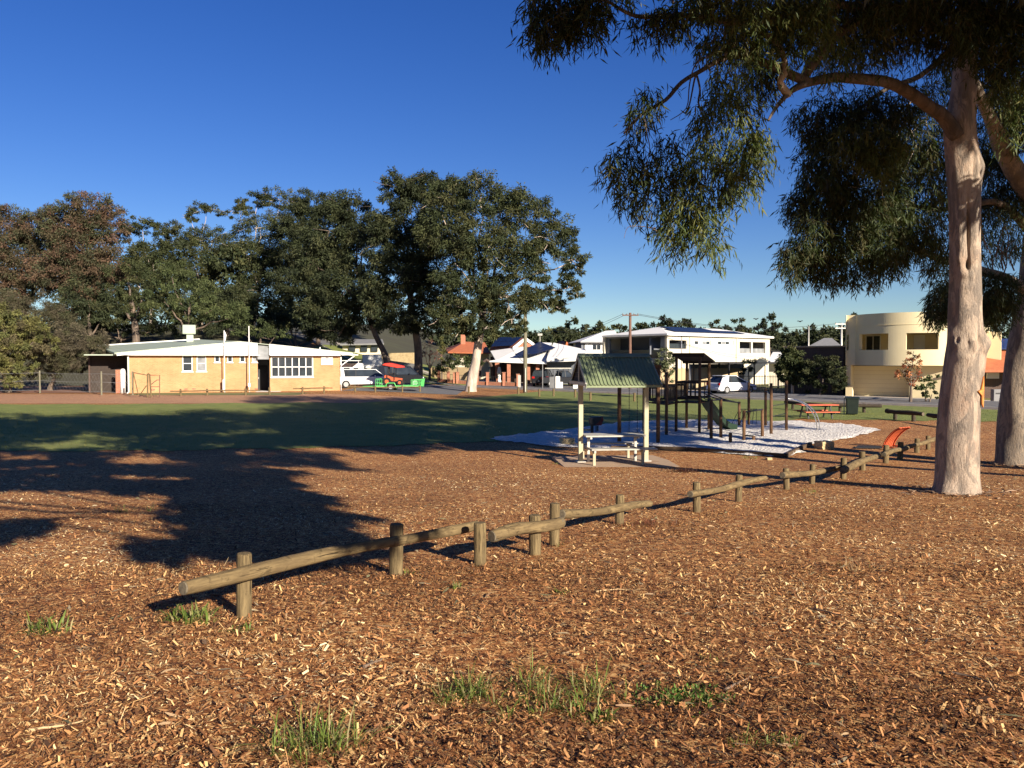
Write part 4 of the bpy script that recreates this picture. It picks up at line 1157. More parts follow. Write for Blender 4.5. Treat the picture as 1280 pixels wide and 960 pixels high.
def branch(parent, pix, mat, name='limb', n=10):
    """a limb along surveyed points: (px, py, distance, radius)"""
    pts = [at(a, b, c) for a, b, c, _ in pix]; rad = [q[3] for q in pix]
    P2 = []; R2 = []
    for i in range(len(pts) - 1):
        p0, p1, p2, p3 = pts[max(i - 1, 0)], pts[i], pts[i + 1], pts[min(i + 2, len(pts) - 1)]
        for k in range(4):
            f = k / 4
            P2.append(0.5 * (2 * p1 + (p2 - p0) * f + (2 * p0 - 5 * p1 + 4 * p2 - p3) * f * f + (3 * p1 - p0 - 3 * p2 + p3) * f ** 3)); R2.append(rad[i] * (1 - f) + rad[i + 1] * f)
    P2.append(pts[-1]); R2.append(rad[-1])
    m = MB(); m.tube(P2, R2, n, wob=0.035)
    return m.build(name, mat, parent, world=True, smooth=True)

b1 = onground(1195, 616)
t1 = thing('gum_tree', 'big smooth-barked gum tree with pinkish trunk, burl and hollow, nearest on the right', 'tree', b1, 0, 'gum trees of the reserve')
D1 = b1.y
def tp(px, py, w, d=D1):
    p = at(px, py, d); return (p.x, p.y, p.z, w / 2000 * d)
trunk1 = [(b1.x, b1.y, b1.z - 0.35, 0.50), (b1.x + 0.0, b1.y, b1.z - 0.04, 0.425), tp(1196, 604, 51.5), tp(1196, 588, 49.5), tp(1197, 540, 48.5), tp(1200, 490, 47), tp(1205, 450, 46), tp(1206.5, 425, 41), tp(1206, 395, 37.5), tp(1207, 350, 35.5),
          tp(1206.5, 300, 35), tp(1206, 250, 36), tp(1204, 205, 38), tp(1200, 165, 36), tp(1203, 130, 31), tp(1206, 95, 28), tp(1208, 50, 25), tp(1212, -20, 23), tp(1222, -150, 19), tp(1215, -300, 14), tp(1235, -430, 8)]
zb = at(0, 432, D1).z
ZT = lambda py: at(0, py, D1).z
fine_trunk('trunk', t1, trunk1, M['bark1'], [(ZT(428), R(-29), 0.30, 0.15, 0.5), (ZT(436), R(-60), 0.12, 0.10, 0.3), (ZT(425), R(-76), -0.12, 0.14, 0.10), (ZT(432), R(-92), 0.13, 0.12, 0.2), (ZT(428), R(-112), -0.10, 0.10, 0.10), (ZT(430), R(-140), 0.15, 0.13, 0.28), (ZT(426), R(-141), -0.17, 0.045, 0.09), (ZT(418), R(-165), 0.10, 0.15, 0.3), (ZT(447), R(-120), 0.06, 0.07, 0.5),
           (ZT(212), R(-29), 0.22, 0.2, 0.45), (ZT(218), R(-66), 0.10, 0.3, 0.3), (ZT(225), R(-85), -0.10, 0.35, 0.14), (ZT(165), R(-165), 0.20, 0.22, 0.5),
           (ZT(290), R(-110), -0.30, 0.50, 0.10), (ZT(290), R(-84), 0.12, 0.62, 0.22), (ZT(295), R(-136), 0.12, 0.55, 0.24), (ZT(333), R(-114), -0.42, 0.09, 0.17), (ZT(345), R(-110), 0.15, 0.08, 0.45), (ZT(325), R(-140), 0.12, 0.08, 0.2), (ZT(360), R(-100), 0.06, 0.05, 0.4),
           (ZT(372), R(-60), 0.05, 0.05, 0.5), (ZT(560), R(-100), 0.05, 0.5, 0.4), (ZT(608), R(-70), 0.10, 0.2, 0.4), (ZT(609), R(-150), 0.10, 0.2, 0.4), (ZT(607), R(-110), -0.05, 0.2, 0.2)], n=120, seed=3, flute=0.022, sub=18)
# the fresh wound on the trunk's right side
wv = MB()
wa = R(-22)
for (h0, h1, a0, a1) in ((470, 505, -26, -13),):
    pts = []
    z0 = at(0, 508, D1).z; z1 = at(0, 470, D1).z
    cx, cy = at(1201, 490, D1).x, D1
    prof = [(0.0, -46, -42), (0.12, -53, -38), (0.38, -55, -36), (0.47, -66, -36), (0.52, -72, -36), (0.58, -57, -36), (0.8, -51, -38), (1.0, -45, -41)]
    vs = []
    for t_, a_, b_ in prof:
        z = z0 + (z1 - z0) * t_
        for a in (a_, b_): vs.append((cx + math.cos(R(a)) * 0.352, cy + math.sin(R(a)) * 0.352, z))
    vs2 = [(x + 0.022 * math.cos(R(-50)), y + 0.022 * math.sin(R(-50)), z) for x, y, z in vs]
    n_ = len(vs); fs = []
    for i in range(0, n_ - 2, 2):
        fs += [(n_ + i, n_ + i + 1, n_ + i + 3, n_ + i + 2), (i, i + 2, n_ + i + 2, n_ + i), (i + 1, n_ + i + 1, n_ + i + 3, i + 3)]
    wv.add(vs + vs2, fs)
wv.build('bark_wound', M['wound'], t1, world=True)

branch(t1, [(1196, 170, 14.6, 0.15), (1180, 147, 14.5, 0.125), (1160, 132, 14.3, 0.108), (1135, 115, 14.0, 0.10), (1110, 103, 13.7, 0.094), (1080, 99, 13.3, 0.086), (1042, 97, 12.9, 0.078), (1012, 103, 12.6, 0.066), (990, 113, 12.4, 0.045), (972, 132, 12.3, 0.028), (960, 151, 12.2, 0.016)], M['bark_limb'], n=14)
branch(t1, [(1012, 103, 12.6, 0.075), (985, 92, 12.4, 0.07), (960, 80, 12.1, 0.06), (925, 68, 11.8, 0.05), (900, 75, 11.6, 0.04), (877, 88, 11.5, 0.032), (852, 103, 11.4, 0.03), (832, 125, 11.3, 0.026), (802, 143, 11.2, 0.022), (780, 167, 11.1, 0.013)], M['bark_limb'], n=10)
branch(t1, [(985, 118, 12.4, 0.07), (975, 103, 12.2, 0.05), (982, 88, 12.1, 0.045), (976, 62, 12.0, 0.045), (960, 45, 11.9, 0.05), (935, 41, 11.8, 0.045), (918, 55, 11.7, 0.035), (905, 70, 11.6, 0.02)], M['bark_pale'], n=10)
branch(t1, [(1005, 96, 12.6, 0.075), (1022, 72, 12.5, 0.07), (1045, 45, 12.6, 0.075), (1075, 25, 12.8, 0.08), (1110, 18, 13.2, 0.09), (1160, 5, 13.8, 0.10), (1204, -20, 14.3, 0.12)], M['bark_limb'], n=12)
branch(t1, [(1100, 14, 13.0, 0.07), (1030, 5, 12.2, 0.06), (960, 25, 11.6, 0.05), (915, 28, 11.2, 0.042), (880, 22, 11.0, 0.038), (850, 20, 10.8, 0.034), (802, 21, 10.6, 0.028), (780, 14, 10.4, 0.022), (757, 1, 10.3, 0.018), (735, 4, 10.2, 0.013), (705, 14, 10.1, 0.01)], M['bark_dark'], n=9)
for tw_ in ([(872, 90, 11.5, 0.016), (868, 100, 11.5, 0.014), (862, 130, 11.4, 0.011), (856, 142, 11.4, 0.008)], [(870, 90, 11.5, 0.018), (875, 112, 11.3, 0.015), (873, 128, 11.2, 0.012), (880, 150, 11.1, 0.01), (895, 185, 11.0, 0.007)],
            [(915, 60, 11.7, 0.014), (890, 68, 11.5, 0.012), (870, 80, 11.4, 0.01), (862, 105, 11.3, 0.009), (858, 135, 11.3, 0.007), (838, 150, 11.2, 0.005)], [(805, 140, 11.2, 0.012), (808, 165, 11.1, 0.009), (812, 190, 11.0, 0.006), (800, 230, 11.0, 0.004)],
            [(842, 5, 10.8, 0.02), (836, -15, 10.8, 0.015)], [(842, 18, 10.8, 0.012), (862, 14, 10.8, 0.01), (878, 22, 10.8, 0.008)], [(820, 285, 11.0, 0.004), (800, 283, 11.0, 0.005), (785, 284, 10.9, 0.004), (780, 298, 10.9, 0.002)],
            [(832, 300, 11.0, 0.006), (820, 288, 11.0, 0.005), (808, 284, 11.0, 0.003)]):
    branch(t1, tw_, M['twig'], 'twig', 6)
def cl(px, py, d, rx, ry, dep, n, cols=GUM, mult=1.15, **kw):
    n = int(n * mult)
    c = [hanging(at(px, py, d), (rx * d / 1000, dep, ry * d / 1000), int(n * 0.72), cols, **kw)]
    for k in range(5):
        a = random.uniform(0, 2 * PI); f = random.uniform(0.75, 1.15); s_ = random.uniform(0.22, 0.4)
        c.append(hanging(at(px + rx * f * math.cos(a), py + ry * f * math.sin(a), d + random.uniform(-dep, dep)), (rx * s_ * d / 1000, dep * 0.4, ry * s_ * d / 1000), max(2, int(n * 0.06)), cols, **kw))
    return np.concatenate([q[0] for q in c]), np.concatenate([q[1] for q in c])
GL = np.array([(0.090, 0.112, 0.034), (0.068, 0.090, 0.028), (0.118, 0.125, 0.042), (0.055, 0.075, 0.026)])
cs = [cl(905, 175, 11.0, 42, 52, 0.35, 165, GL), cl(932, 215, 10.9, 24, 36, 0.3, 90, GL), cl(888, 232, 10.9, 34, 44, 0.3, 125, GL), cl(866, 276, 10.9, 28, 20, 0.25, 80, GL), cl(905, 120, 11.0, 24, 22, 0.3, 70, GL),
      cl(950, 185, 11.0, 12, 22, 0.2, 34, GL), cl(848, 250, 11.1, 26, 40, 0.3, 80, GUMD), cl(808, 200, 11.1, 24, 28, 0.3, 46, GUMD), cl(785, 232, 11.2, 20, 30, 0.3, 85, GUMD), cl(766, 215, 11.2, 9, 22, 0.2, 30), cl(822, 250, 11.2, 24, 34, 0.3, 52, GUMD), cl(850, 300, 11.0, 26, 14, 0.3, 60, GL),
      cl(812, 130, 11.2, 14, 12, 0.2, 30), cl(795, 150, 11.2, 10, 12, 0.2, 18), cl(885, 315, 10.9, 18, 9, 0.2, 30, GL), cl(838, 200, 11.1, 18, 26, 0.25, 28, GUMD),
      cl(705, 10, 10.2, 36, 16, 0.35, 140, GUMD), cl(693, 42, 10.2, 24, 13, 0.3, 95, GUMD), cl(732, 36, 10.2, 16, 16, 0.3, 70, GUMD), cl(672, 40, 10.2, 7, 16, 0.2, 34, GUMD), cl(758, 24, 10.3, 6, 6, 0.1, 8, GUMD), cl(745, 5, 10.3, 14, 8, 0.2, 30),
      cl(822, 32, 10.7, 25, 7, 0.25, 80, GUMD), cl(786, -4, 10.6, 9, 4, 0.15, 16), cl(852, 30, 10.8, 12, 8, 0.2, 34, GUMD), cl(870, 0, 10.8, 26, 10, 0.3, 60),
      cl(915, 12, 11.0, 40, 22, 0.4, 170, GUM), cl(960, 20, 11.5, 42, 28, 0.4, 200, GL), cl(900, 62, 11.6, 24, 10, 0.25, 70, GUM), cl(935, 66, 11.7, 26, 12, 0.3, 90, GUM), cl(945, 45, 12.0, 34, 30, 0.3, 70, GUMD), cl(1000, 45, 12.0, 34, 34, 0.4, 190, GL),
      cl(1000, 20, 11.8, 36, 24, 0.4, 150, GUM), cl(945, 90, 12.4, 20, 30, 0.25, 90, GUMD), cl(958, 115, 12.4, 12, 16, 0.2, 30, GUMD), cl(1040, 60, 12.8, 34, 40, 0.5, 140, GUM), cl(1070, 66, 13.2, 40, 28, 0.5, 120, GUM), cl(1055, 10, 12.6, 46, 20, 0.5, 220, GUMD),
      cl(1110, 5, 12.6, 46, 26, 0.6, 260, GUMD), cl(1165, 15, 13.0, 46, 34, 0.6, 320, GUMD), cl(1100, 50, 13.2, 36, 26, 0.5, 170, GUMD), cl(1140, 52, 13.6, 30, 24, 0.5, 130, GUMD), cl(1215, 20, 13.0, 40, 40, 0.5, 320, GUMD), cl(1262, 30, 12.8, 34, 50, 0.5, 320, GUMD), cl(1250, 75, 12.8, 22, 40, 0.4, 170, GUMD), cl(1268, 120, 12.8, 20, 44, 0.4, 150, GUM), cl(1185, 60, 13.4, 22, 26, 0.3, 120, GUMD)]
# the crown goes on above the frame
for q in ((4.5, 9.5, 8.2, 3.4, 2.8, 1.6), (8.0, 13.5, 8.6, 3.6, 3.2, 2.2), (7.0, 12.0, 11.6, 3.6, 3.4, 1.8), (11.0, 13.5, 10.0, 3.0, 3.0, 2.2), (2.2, 9.3, 9.6, 3.0, 3.2, 1.5), (3.5, 6.0, 12.0, 3.2, 3.0, 1.6)):
    cs.append(puffs(q[:3], q[3:], 46, 130, GUMD, leaf=0.26, lw=0.22, pr=(0.20, 0.36), droop=1.0))
crown('foliage', t1, cs, M['leaf'])
for q in ((2.2, 9.3, 9.0), (4.5, 9.5, 8.0), (11.0, 13.5, 9.6), (7.0, 12.0, 11.2)):
    a_ = Vector((trunk1[-3][0], trunk1[-3][1], trunk1[-3][2])) - Vector((0, 0, random.uniform(0, 2.5)))
    m = MB(); pts = limb_pts(a_, q, 7, 0.05, 0.12, int(q[0] * 10)); m.tube(pts, np.linspace(0.11, 0.03, len(pts)), 8); m.build('limb', M['bark1'], t1, world=True, smooth=True)

b2 = onground(1266, 581)
D2 = b2.y
t2 = thing('gum_tree', 'gum tree with mottled grey trunk leaning out of the right edge', 'tree', b2, 0, 'gum trees of the reserve')
trunk2 = [(b2.x + 0.05, b2.y, b2.z - 0.4, 0.54), (b2.x + 0.05, b2.y, b2.z, 0.50), tp(1269, 560, 43, D2), tp(1272, 510, 41, D2), tp(1277, 460, 38, D2), tp(1285, 410, 37, D2), tp(1294, 360, 37, D2), tp(1300, 300, 36, D2), tp(1303, 240, 32, D2), tp(1312, 160, 26, D2), tp(1322, 60, 24, D2), tp(1330, -80, 18, D2), tp(1345, -220, 10, D2)]
fine_trunk('trunk', t2, trunk2, M['bark2'], [(at(0, 570, D2).z, R(-120), 0.08, 0.3, 0.5), (at(0, 480, D2).z, R(-90), 0.06, 0.4, 0.4), (at(0, 360, D2).z, R(-150), 0.12, 0.3, 0.5)], n=64, seed=8, flute=0.03, sub=12)
branch(t2, [(1300, 270, 21.4, 0.30), (1285, 238, 21.2, 0.28), (1268, 212, 20.9, 0.25), (1252, 182, 20.5, 0.21), (1243, 160, 20.2, 0.17), (1234, 140, 19.9, 0.14), (1224, 118, 19.6, 0.12), (1214, 95, 19.3, 0.10), (1190, 60, 18.8, 0.08)], M['bark2'], n=14)
branch(t2, [(1297, 372, 21.4, 0.17), (1274, 357, 21.0, 0.14), (1252, 346, 20.6, 0.12), (1228, 339, 20.2, 0.11), (1200, 330, 19.8, 0.10), (1172, 323, 19.5, 0.085), (1150, 312, 19.2, 0.075), (1128, 308, 18.9, 0.06), (1100, 296, 18.6, 0.045), (1060, 285, 18.2, 0.03)], M['bark2'], n=10)
branch(t2, [(1300, 300, 21.6, 0.15), (1284, 285, 21.5, 0.13), (1262, 262, 21.3, 0.10), (1240, 252, 21.0, 0.085), (1215, 256, 20.6, 0.07), (1160, 262, 20, 0.05), (1110, 240, 19.4, 0.035)], M['bark_dark'], n=9)
branch(t2, [(1252, 182, 20.5, 0.06), (1262, 170, 20.4, 0.04), (1275, 172, 20.3, 0.03)], M['bark_pale'], 'twig', 7)
branch(t2, [(1190, 60, 18.8, 0.08), (1150, 95, 18.2, 0.06), (1110, 110, 17.6, 0.05), (1070, 140, 17.2, 0.035), (1030, 180, 17, 0.02)], M['bark_dark'], 'limb', 8)
for i in range(16):
    px = random.uniform(1040, 1180); py = random.uniform(120, 230)
    branch(t2, [(px, py, 17.2, 0.016), (px - random.uniform(5, 18), py + random.uniform(8, 20), 17, 0.012), (px - random.uniform(-5, 25), py + random.uniform(24, 46), 16.8, 0.005)], M['bark_pale'], 'twig', 5)
for i in range(8):
    px = random.uniform(1232, 1276); py = random.uniform(300, 345)
    branch(t2, [(px, py + 8, 20.4, 0.02), (px + random.uniform(-8, 8), py - 14, 20.4, 0.014), (px + random.uniform(-18, 18), py - 32, 20.3, 0.006)], M['twig'], 'twig', 5)
kw = dict(leaf=0.17, length=(0.16, 0.42), droop=0.75, mult=1.9)
c2 = []
for (px, py, d, rx, ry, dep, n, cols) in [
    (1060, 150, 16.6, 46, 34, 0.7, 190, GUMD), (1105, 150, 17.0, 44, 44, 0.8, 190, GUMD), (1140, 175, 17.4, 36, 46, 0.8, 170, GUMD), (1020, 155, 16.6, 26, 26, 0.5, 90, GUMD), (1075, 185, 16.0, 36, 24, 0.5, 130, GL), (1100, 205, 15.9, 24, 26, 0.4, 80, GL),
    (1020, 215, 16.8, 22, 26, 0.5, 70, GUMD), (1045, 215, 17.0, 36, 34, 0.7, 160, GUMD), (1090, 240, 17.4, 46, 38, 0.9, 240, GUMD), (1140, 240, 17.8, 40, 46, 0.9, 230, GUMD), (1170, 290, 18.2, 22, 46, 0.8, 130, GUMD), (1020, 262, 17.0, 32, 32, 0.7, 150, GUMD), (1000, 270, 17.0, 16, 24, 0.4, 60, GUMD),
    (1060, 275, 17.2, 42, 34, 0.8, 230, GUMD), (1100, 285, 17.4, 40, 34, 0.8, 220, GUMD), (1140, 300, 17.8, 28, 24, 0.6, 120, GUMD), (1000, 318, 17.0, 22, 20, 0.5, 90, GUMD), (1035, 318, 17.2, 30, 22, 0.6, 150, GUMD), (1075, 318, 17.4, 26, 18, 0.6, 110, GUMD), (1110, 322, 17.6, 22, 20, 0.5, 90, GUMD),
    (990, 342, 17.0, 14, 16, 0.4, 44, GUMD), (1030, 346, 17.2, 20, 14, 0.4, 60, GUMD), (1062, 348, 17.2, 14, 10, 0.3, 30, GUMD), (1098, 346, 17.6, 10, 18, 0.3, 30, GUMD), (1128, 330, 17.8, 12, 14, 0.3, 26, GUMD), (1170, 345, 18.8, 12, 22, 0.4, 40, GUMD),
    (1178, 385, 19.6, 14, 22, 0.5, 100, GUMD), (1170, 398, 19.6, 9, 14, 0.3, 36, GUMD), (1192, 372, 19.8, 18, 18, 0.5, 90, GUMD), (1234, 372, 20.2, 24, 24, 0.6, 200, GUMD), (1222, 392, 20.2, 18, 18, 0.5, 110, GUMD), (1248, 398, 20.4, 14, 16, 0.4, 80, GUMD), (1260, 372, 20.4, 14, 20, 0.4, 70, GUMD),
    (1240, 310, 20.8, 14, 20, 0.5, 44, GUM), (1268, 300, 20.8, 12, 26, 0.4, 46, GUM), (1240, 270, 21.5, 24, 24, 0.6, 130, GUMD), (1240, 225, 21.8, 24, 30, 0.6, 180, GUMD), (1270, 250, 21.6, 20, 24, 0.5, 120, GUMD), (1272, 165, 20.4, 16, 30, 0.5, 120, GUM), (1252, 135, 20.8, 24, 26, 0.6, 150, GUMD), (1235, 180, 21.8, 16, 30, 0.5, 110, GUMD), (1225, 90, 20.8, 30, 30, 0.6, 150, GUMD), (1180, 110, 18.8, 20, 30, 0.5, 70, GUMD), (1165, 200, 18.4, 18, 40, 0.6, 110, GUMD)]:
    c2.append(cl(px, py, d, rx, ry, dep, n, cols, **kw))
for q in ((13.5, 19.5, 9.5, 4.2, 3.8, 2.6), (10.5, 17.5, 10.5, 3.6, 3.6, 2.4), (15.5, 18.5, 12.5, 4.0, 3.6, 2.2), (16.5, 21, 7.5, 3.0, 3.0, 2.4)):
    c2.append(puffs(q[:3], q[3:], 46, 120, GUMD, leaf=0.28, lw=0.22, pr=(0.20, 0.36), droop=1.0))
crown('foliage', t2, c2, M['leaf'])

# ------------------------------------------------------------------ trees standing beside and behind the camera: they throw the long shadows on the lawn
def shade_tree(label, base, top, blobs, seed, npuff=44, nl=66):
    x, y = base; z = gz(x, y)
    t = thing('gum_tree', label, 'tree', (x, y, z), 0, 'gum trees of the reserve')
    P = [(x, y, z - 0.3, 0.42), (x, y, z, 0.38)] + [(x + (top[0] - x) * f, y + (top[1] - y) * f, z + (top[2] - z) * f, 0.36 - 0.2 * f) for f in (0.25, 0.5, 0.75, 1.0)]
    fine_trunk('trunk', t, P, M['bark1'], n=28, seed=seed)
    cs_ = []
    for i, q in enumerate(blobs):
        cs_.append(puffs(q[:3], q[3:6], q[6] if len(q) > 6 else npuff, nl, GUMD, leaf=0.40, lw=0.30, pr=(0.2, 0.36), droop=1.0))
        f = 0.45 + 0.5 * random.random()
        a_ = (x + (top[0] - x) * f, y + (top[1] - y) * f, z + (top[2] - z) * f)
        pts = limb_pts(a_, q[:3], 7, 0.04, 0.14, seed + i)
        m = MB(); m.tube(pts, np.linspace(0.13, 0.03, len(pts)), 8); m.build('limb', M['bark1'], t, world=True, smooth=True)
    crown('foliage', t, cs_, M['leaf'])
SK = math.cos(SUN_EL) / math.sin(SUN_EL)
def over(x, y, h, *r):
    """the place h metres up whose shadow falls at (x, y) on the ground"""
    return (x + SUN_H.x * SK * h, y + SUN_H.y * SK * h, gz(x, y) + h) + r
shade_tree('gum tree behind the camera, seen only by its shadow on the mulch', (-7.5, -3.0), (-5.5, -1.5, 9.5),
           [over(-20.4, 29, 12.0, 3.8, 3.4, 2.0), over(-21.5, 31, 15, 4.0, 3.8, 2.2), over(-18, 34, 14, 3.8, 3.6, 2.0), over(-16.5, 36.5, 16, 3.8, 3.6, 2.0), over(-26, 36, 14, 4, 3.6, 2), over(-27, 30, 13, 4, 3.6, 2), over(-30, 38, 16, 4, 4, 2), over(-13, 31, 13, 3.4, 3.2, 1.8), over(-31, 38.5, 14, 4, 3, 2), over(-24, 38.5, 15, 4, 3, 2), over(-37, 39, 15, 4, 3, 2), over(-19, 39, 15.5, 3.6, 3, 2), over(-25, 25.5, 10, 3.4, 2, 1.2), over(-20, 24, 10.5, 3.4, 1.6, 1.0), over(-11, 27.5, 10, 3, 2, 1.2), over(-7, 30, 11, 3, 2.4, 1.4),
            over(-3.2, 9.6, 5.2, 0.8, 0.7, 0.40, 16), over(-2.6, 10.2, 5.2, 0.5, 0.5, 0.3, 9), over(-3.8, 9.2, 5.2, 0.6, 0.3, 0.25, 8), over(-3.9, 11.2, 5.3, 0.9, 0.7, 0.40, 18), over(-3.3, 12.0, 5.4, 0.7, 0.6, 0.4, 12), over(-4.6, 12.8, 5.4, 0.9, 0.8, 0.45, 18), over(-5.4, 14.4, 5.5, 1.1, 0.8, 0.5, 20), over(-4.2, 14.4, 5.5, 0.7, 0.6, 0.4, 11), over(-5.6, 16.6, 5.6, 1.1, 0.9, 0.5, 20),
            over(-7.4, 16.2, 5.8, 1.4, 0.9, 0.5, 22), over(-9.6, 17.2, 6.2, 1.6, 1.0, 0.6, 24), over(-11.6, 17.0, 6.6, 1.5, 1.0, 0.6, 22), over(-6.6, 19.0, 6.4, 1.5, 1.0, 0.6, 20), over(-9.0, 20.5, 7.4, 2.0, 1.2, 0.7, 26), over(-12.5, 21.0, 8.2, 2.0, 1.3, 0.8, 26), over(-6.6, 10.4, 5.2, 0.5, 0.35, 0.25, 8),
            over(-8.5, 24, 9.0, 3, 1.5, 0.8, 30), over(-15, 24, 10.0, 3.4, 1.6, 0.8, 30)], 21)
shade_tree('gum tree beyond the right edge, seen only by its shade on the playground', (19.5, 7.5), (18.5, 9.0, 9.5),
           [(16.5, 10.0, 7.2, 3.0, 2.6, 2.4), (12.3, 7.4, 8.9, 2.5, 2.1, 2.2), (9.8, 8.6, 8.6, 2.2, 2.0, 2.0), (9.3, 7.9, 6.7, 1.9, 1.4, 1.3), (14.0, 5.5, 10.0, 2.2, 2.0, 2.0), (18.5, 13.0, 7.4, 3.0, 2.6, 2.2), over(3.5, 38, 12, 3.2, 3, 2.0), over(-2, 38, 13, 3.4, 3, 2.0), over(8, 39, 11, 3, 3, 2), over(-8, 36, 13.5, 3.4, 3, 2), over(-3.5, 45, 14, 3.6, 3.2, 2), over(4, 47, 13, 3.4, 3.2, 2), over(0.3, 27.4, 8.0, 1.4, 1.1, 0.6, 12), over(4.5, 29.5, 9.0, 2.0, 1.6, 0.9, 18)], 33)
shade_tree('tall gum tree standing right of the view behind the leaning gum', (16.5, 16.0), (15.5, 15.5, 12.5),
           [over(-9, 51, 16, 3.6, 3.4, 2.2), over(-4.5, 54, 16, 3.6, 3.4, 2.2), over(-10.5, 44.8, 15, 3.6, 3.4, 2.2), over(-14, 40, 15.4, 3.6, 3.4, 2.0), over(-1, 61, 17, 3.6, 3.4, 2), over(-14, 53, 18, 3.2, 3.0, 1.8), over(2, 55, 15, 3.2, 3, 2)], 45)

# ------------------------------------------------------------------ trees of the middle distance
OLIVE = np.array([(0.050, 0.058, 0.022), (0.039, 0.047, 0.019), (0.068, 0.070, 0.028), (0.030, 0.039, 0.016)])
BRONZE = np.array([(0.090, 0.060, 0.036), (0.070, 0.056, 0.030), (0.058, 0.062, 0.030), (0.11, 0.066, 0.042), (0.048, 0.050, 0.026)])
DARKG = np.array([(0.030, 0.038, 0.017), (0.037, 0.045, 0.019), (0.050, 0.054, 0.023), (0.023, 0.030, 0.014)])
FRESH = np.array([(0.066, 0.082, 0.030), (0.054, 0.070, 0.026), (0.078, 0.090, 0.034), (0.044, 0.058, 0.023)])
def bl(px, py, d, rx, ry, rz=None):
    p = at(px, py, d); k = d / 1000
    return (p.x, p.y, p.z, rx * k, (rz if rz else min(rx, ry) * 1.0) * k, ry * k)
def tree(name, label, foot_px, d, blobs, cols, per=40, nl=90, leaf=0.33, lw=0.30, trunk=0.30, fork=0.45, bark='bark_dark', lean=0.0, group='trees beyond the lawn', twigs=0, pr=(0.13, 0.27), limbs=True, cut=-0.75, base_xy=None, trunk_path=None):
    p = at(foot_px, 450, d); x, y = p.x, d; z = gz(x, y)
    t = thing(name, label, 'tree', (x, y, z), 0, group)
    B = [bl(*b) for b in blobs]
    cz = sum(b[2] for b in B) / len(B); cx = sum(b[0] for b in B) / len(B); cy = sum(b[1] for b in B) / len(B)
    fz = z + (cz - z) * fork
    fx = x + (cx - x) * 0.35 + lean
    if trunk_path:
        P = []
        for px, py, r in trunk_path:
            q = at(px, py, d); P.append((q.x, q.y, q.z, r))
        P.insert(0, (P[0][0], P[0][1], P[0][2] - 0.4, P[0][3] * 1.1)); fx, fz = P[-1][0], P[-1][2]
    else:
        P = [(x, y, z - 0.4, trunk * 1.25), (x, y, z + 0.2, trunk * 1.05), (x + (fx - x) * 0.5 + 0.1 * trunk, y, (z + fz) / 2, trunk * 0.9), (fx, y, fz, trunk * 0.75), (fx + (cx - fx) * 0.4, cy, fz + (cz - fz) * 0.8, trunk * 0.45)]
    fine_trunk('trunk', t, P, M[bark], n=16, seed=int(abs(x) * 7), sub=4)
    vol = []
    for i, b in enumerate(B):
        area = (b[3] * b[5] + b[3] * b[4] + b[4] * b[5]) / 3
        n = max(5, int(per * area / 6.0))
        vol.append(puffs(b[:3], b[3:], n, nl, cols, leaf=leaf, lw=lw, pr=pr, cut=cut))
        if limbs:
            a_ = (fx, y, fz - 0.3)
            pts = limb_pts(a_, (b[0], b[1], b[2] - 0.1 * b[5]), 6, 0.03, 0.16, i * 3 + int(abs(x)))
            m = MB(); m.tube(pts, np.linspace(trunk * 0.5, trunk * 0.12, len(pts)), 7); m.build('limb', M[bark], t, world=True, smooth=True)
            if twigs:
                for k in range(twigs):
                    q = Vector(b[:3]); dv = Vector((random.uniform(-1, 1) * b[3], random.uniform(-1, 0.1) * b[4], random.uniform(-0.8, 0.7) * b[5]))
                    pts = limb_pts(q - dv * 0.1, q + dv * 0.98, 4, 0.05, 0.2, k + i)
                    m = MB(); m.tube(pts, np.linspace(trunk * 0.16, 0.02, len(pts)), 5); m.build('twig', M[bark], t, world=True, smooth=True)
    crown('crown', t, vol, M['leaf_far'])
    return t
tree('gum_tree', 'broad tall gum tree with a pale leaning trunk in the middle of the view', 592, 73.0,
     [(600, 250, 73, 52, 34), (650, 268, 73, 40, 36), (690, 300, 72, 32, 34), (715, 325, 72, 20, 24), (712, 358, 72, 18, 18), (560, 290, 73, 40, 40), (610, 310, 71, 46, 38), (655, 330, 71, 40, 34), (585, 350, 71, 44, 32), (635, 372, 70, 40, 28), (675, 375, 71, 24, 22), (598, 392, 70, 42, 26), (575, 412, 70, 30, 16), (622, 410, 70, 32, 14), (605, 412, 69, 22, 12), (560, 395, 71, 30, 26), (700, 385, 73, 16, 12), (640, 400, 70, 24, 16), (560, 245, 75, 34, 26)],
     OLIVE, per=68, nl=95, leaf=0.30, bark='bark_pale', twigs=3, trunk_path=[(588, 490, 0.62), (589, 482, 0.50), (592, 465, 0.46), (595, 450, 0.42), (598, 428, 0.38), (602, 405, 0.34), (606, 370, 0.28)], trunk=0.32)
tree('gum_tree', 'dense dark gum tree with a thick dark trunk left of the pale-trunked gum', 523, 82.0,
     [(500, 238, 82, 34, 26), (535, 240, 82, 40, 28), (515, 280, 81, 46, 34), (480, 300, 81, 30, 40), (545, 310, 81, 40, 36), (500, 345, 80, 46, 40), (545, 365, 80, 36, 34), (470, 370, 80, 28, 34), (510, 400, 79, 42, 26), (545, 405, 79, 24, 20)],
     DARKG, per=62, nl=95, twigs=3, trunk_path=[(523, 478, 0.52), (523, 455, 0.42), (522, 430, 0.40), (517, 400, 0.34), (511, 350, 0.28)], trunk=0.32)
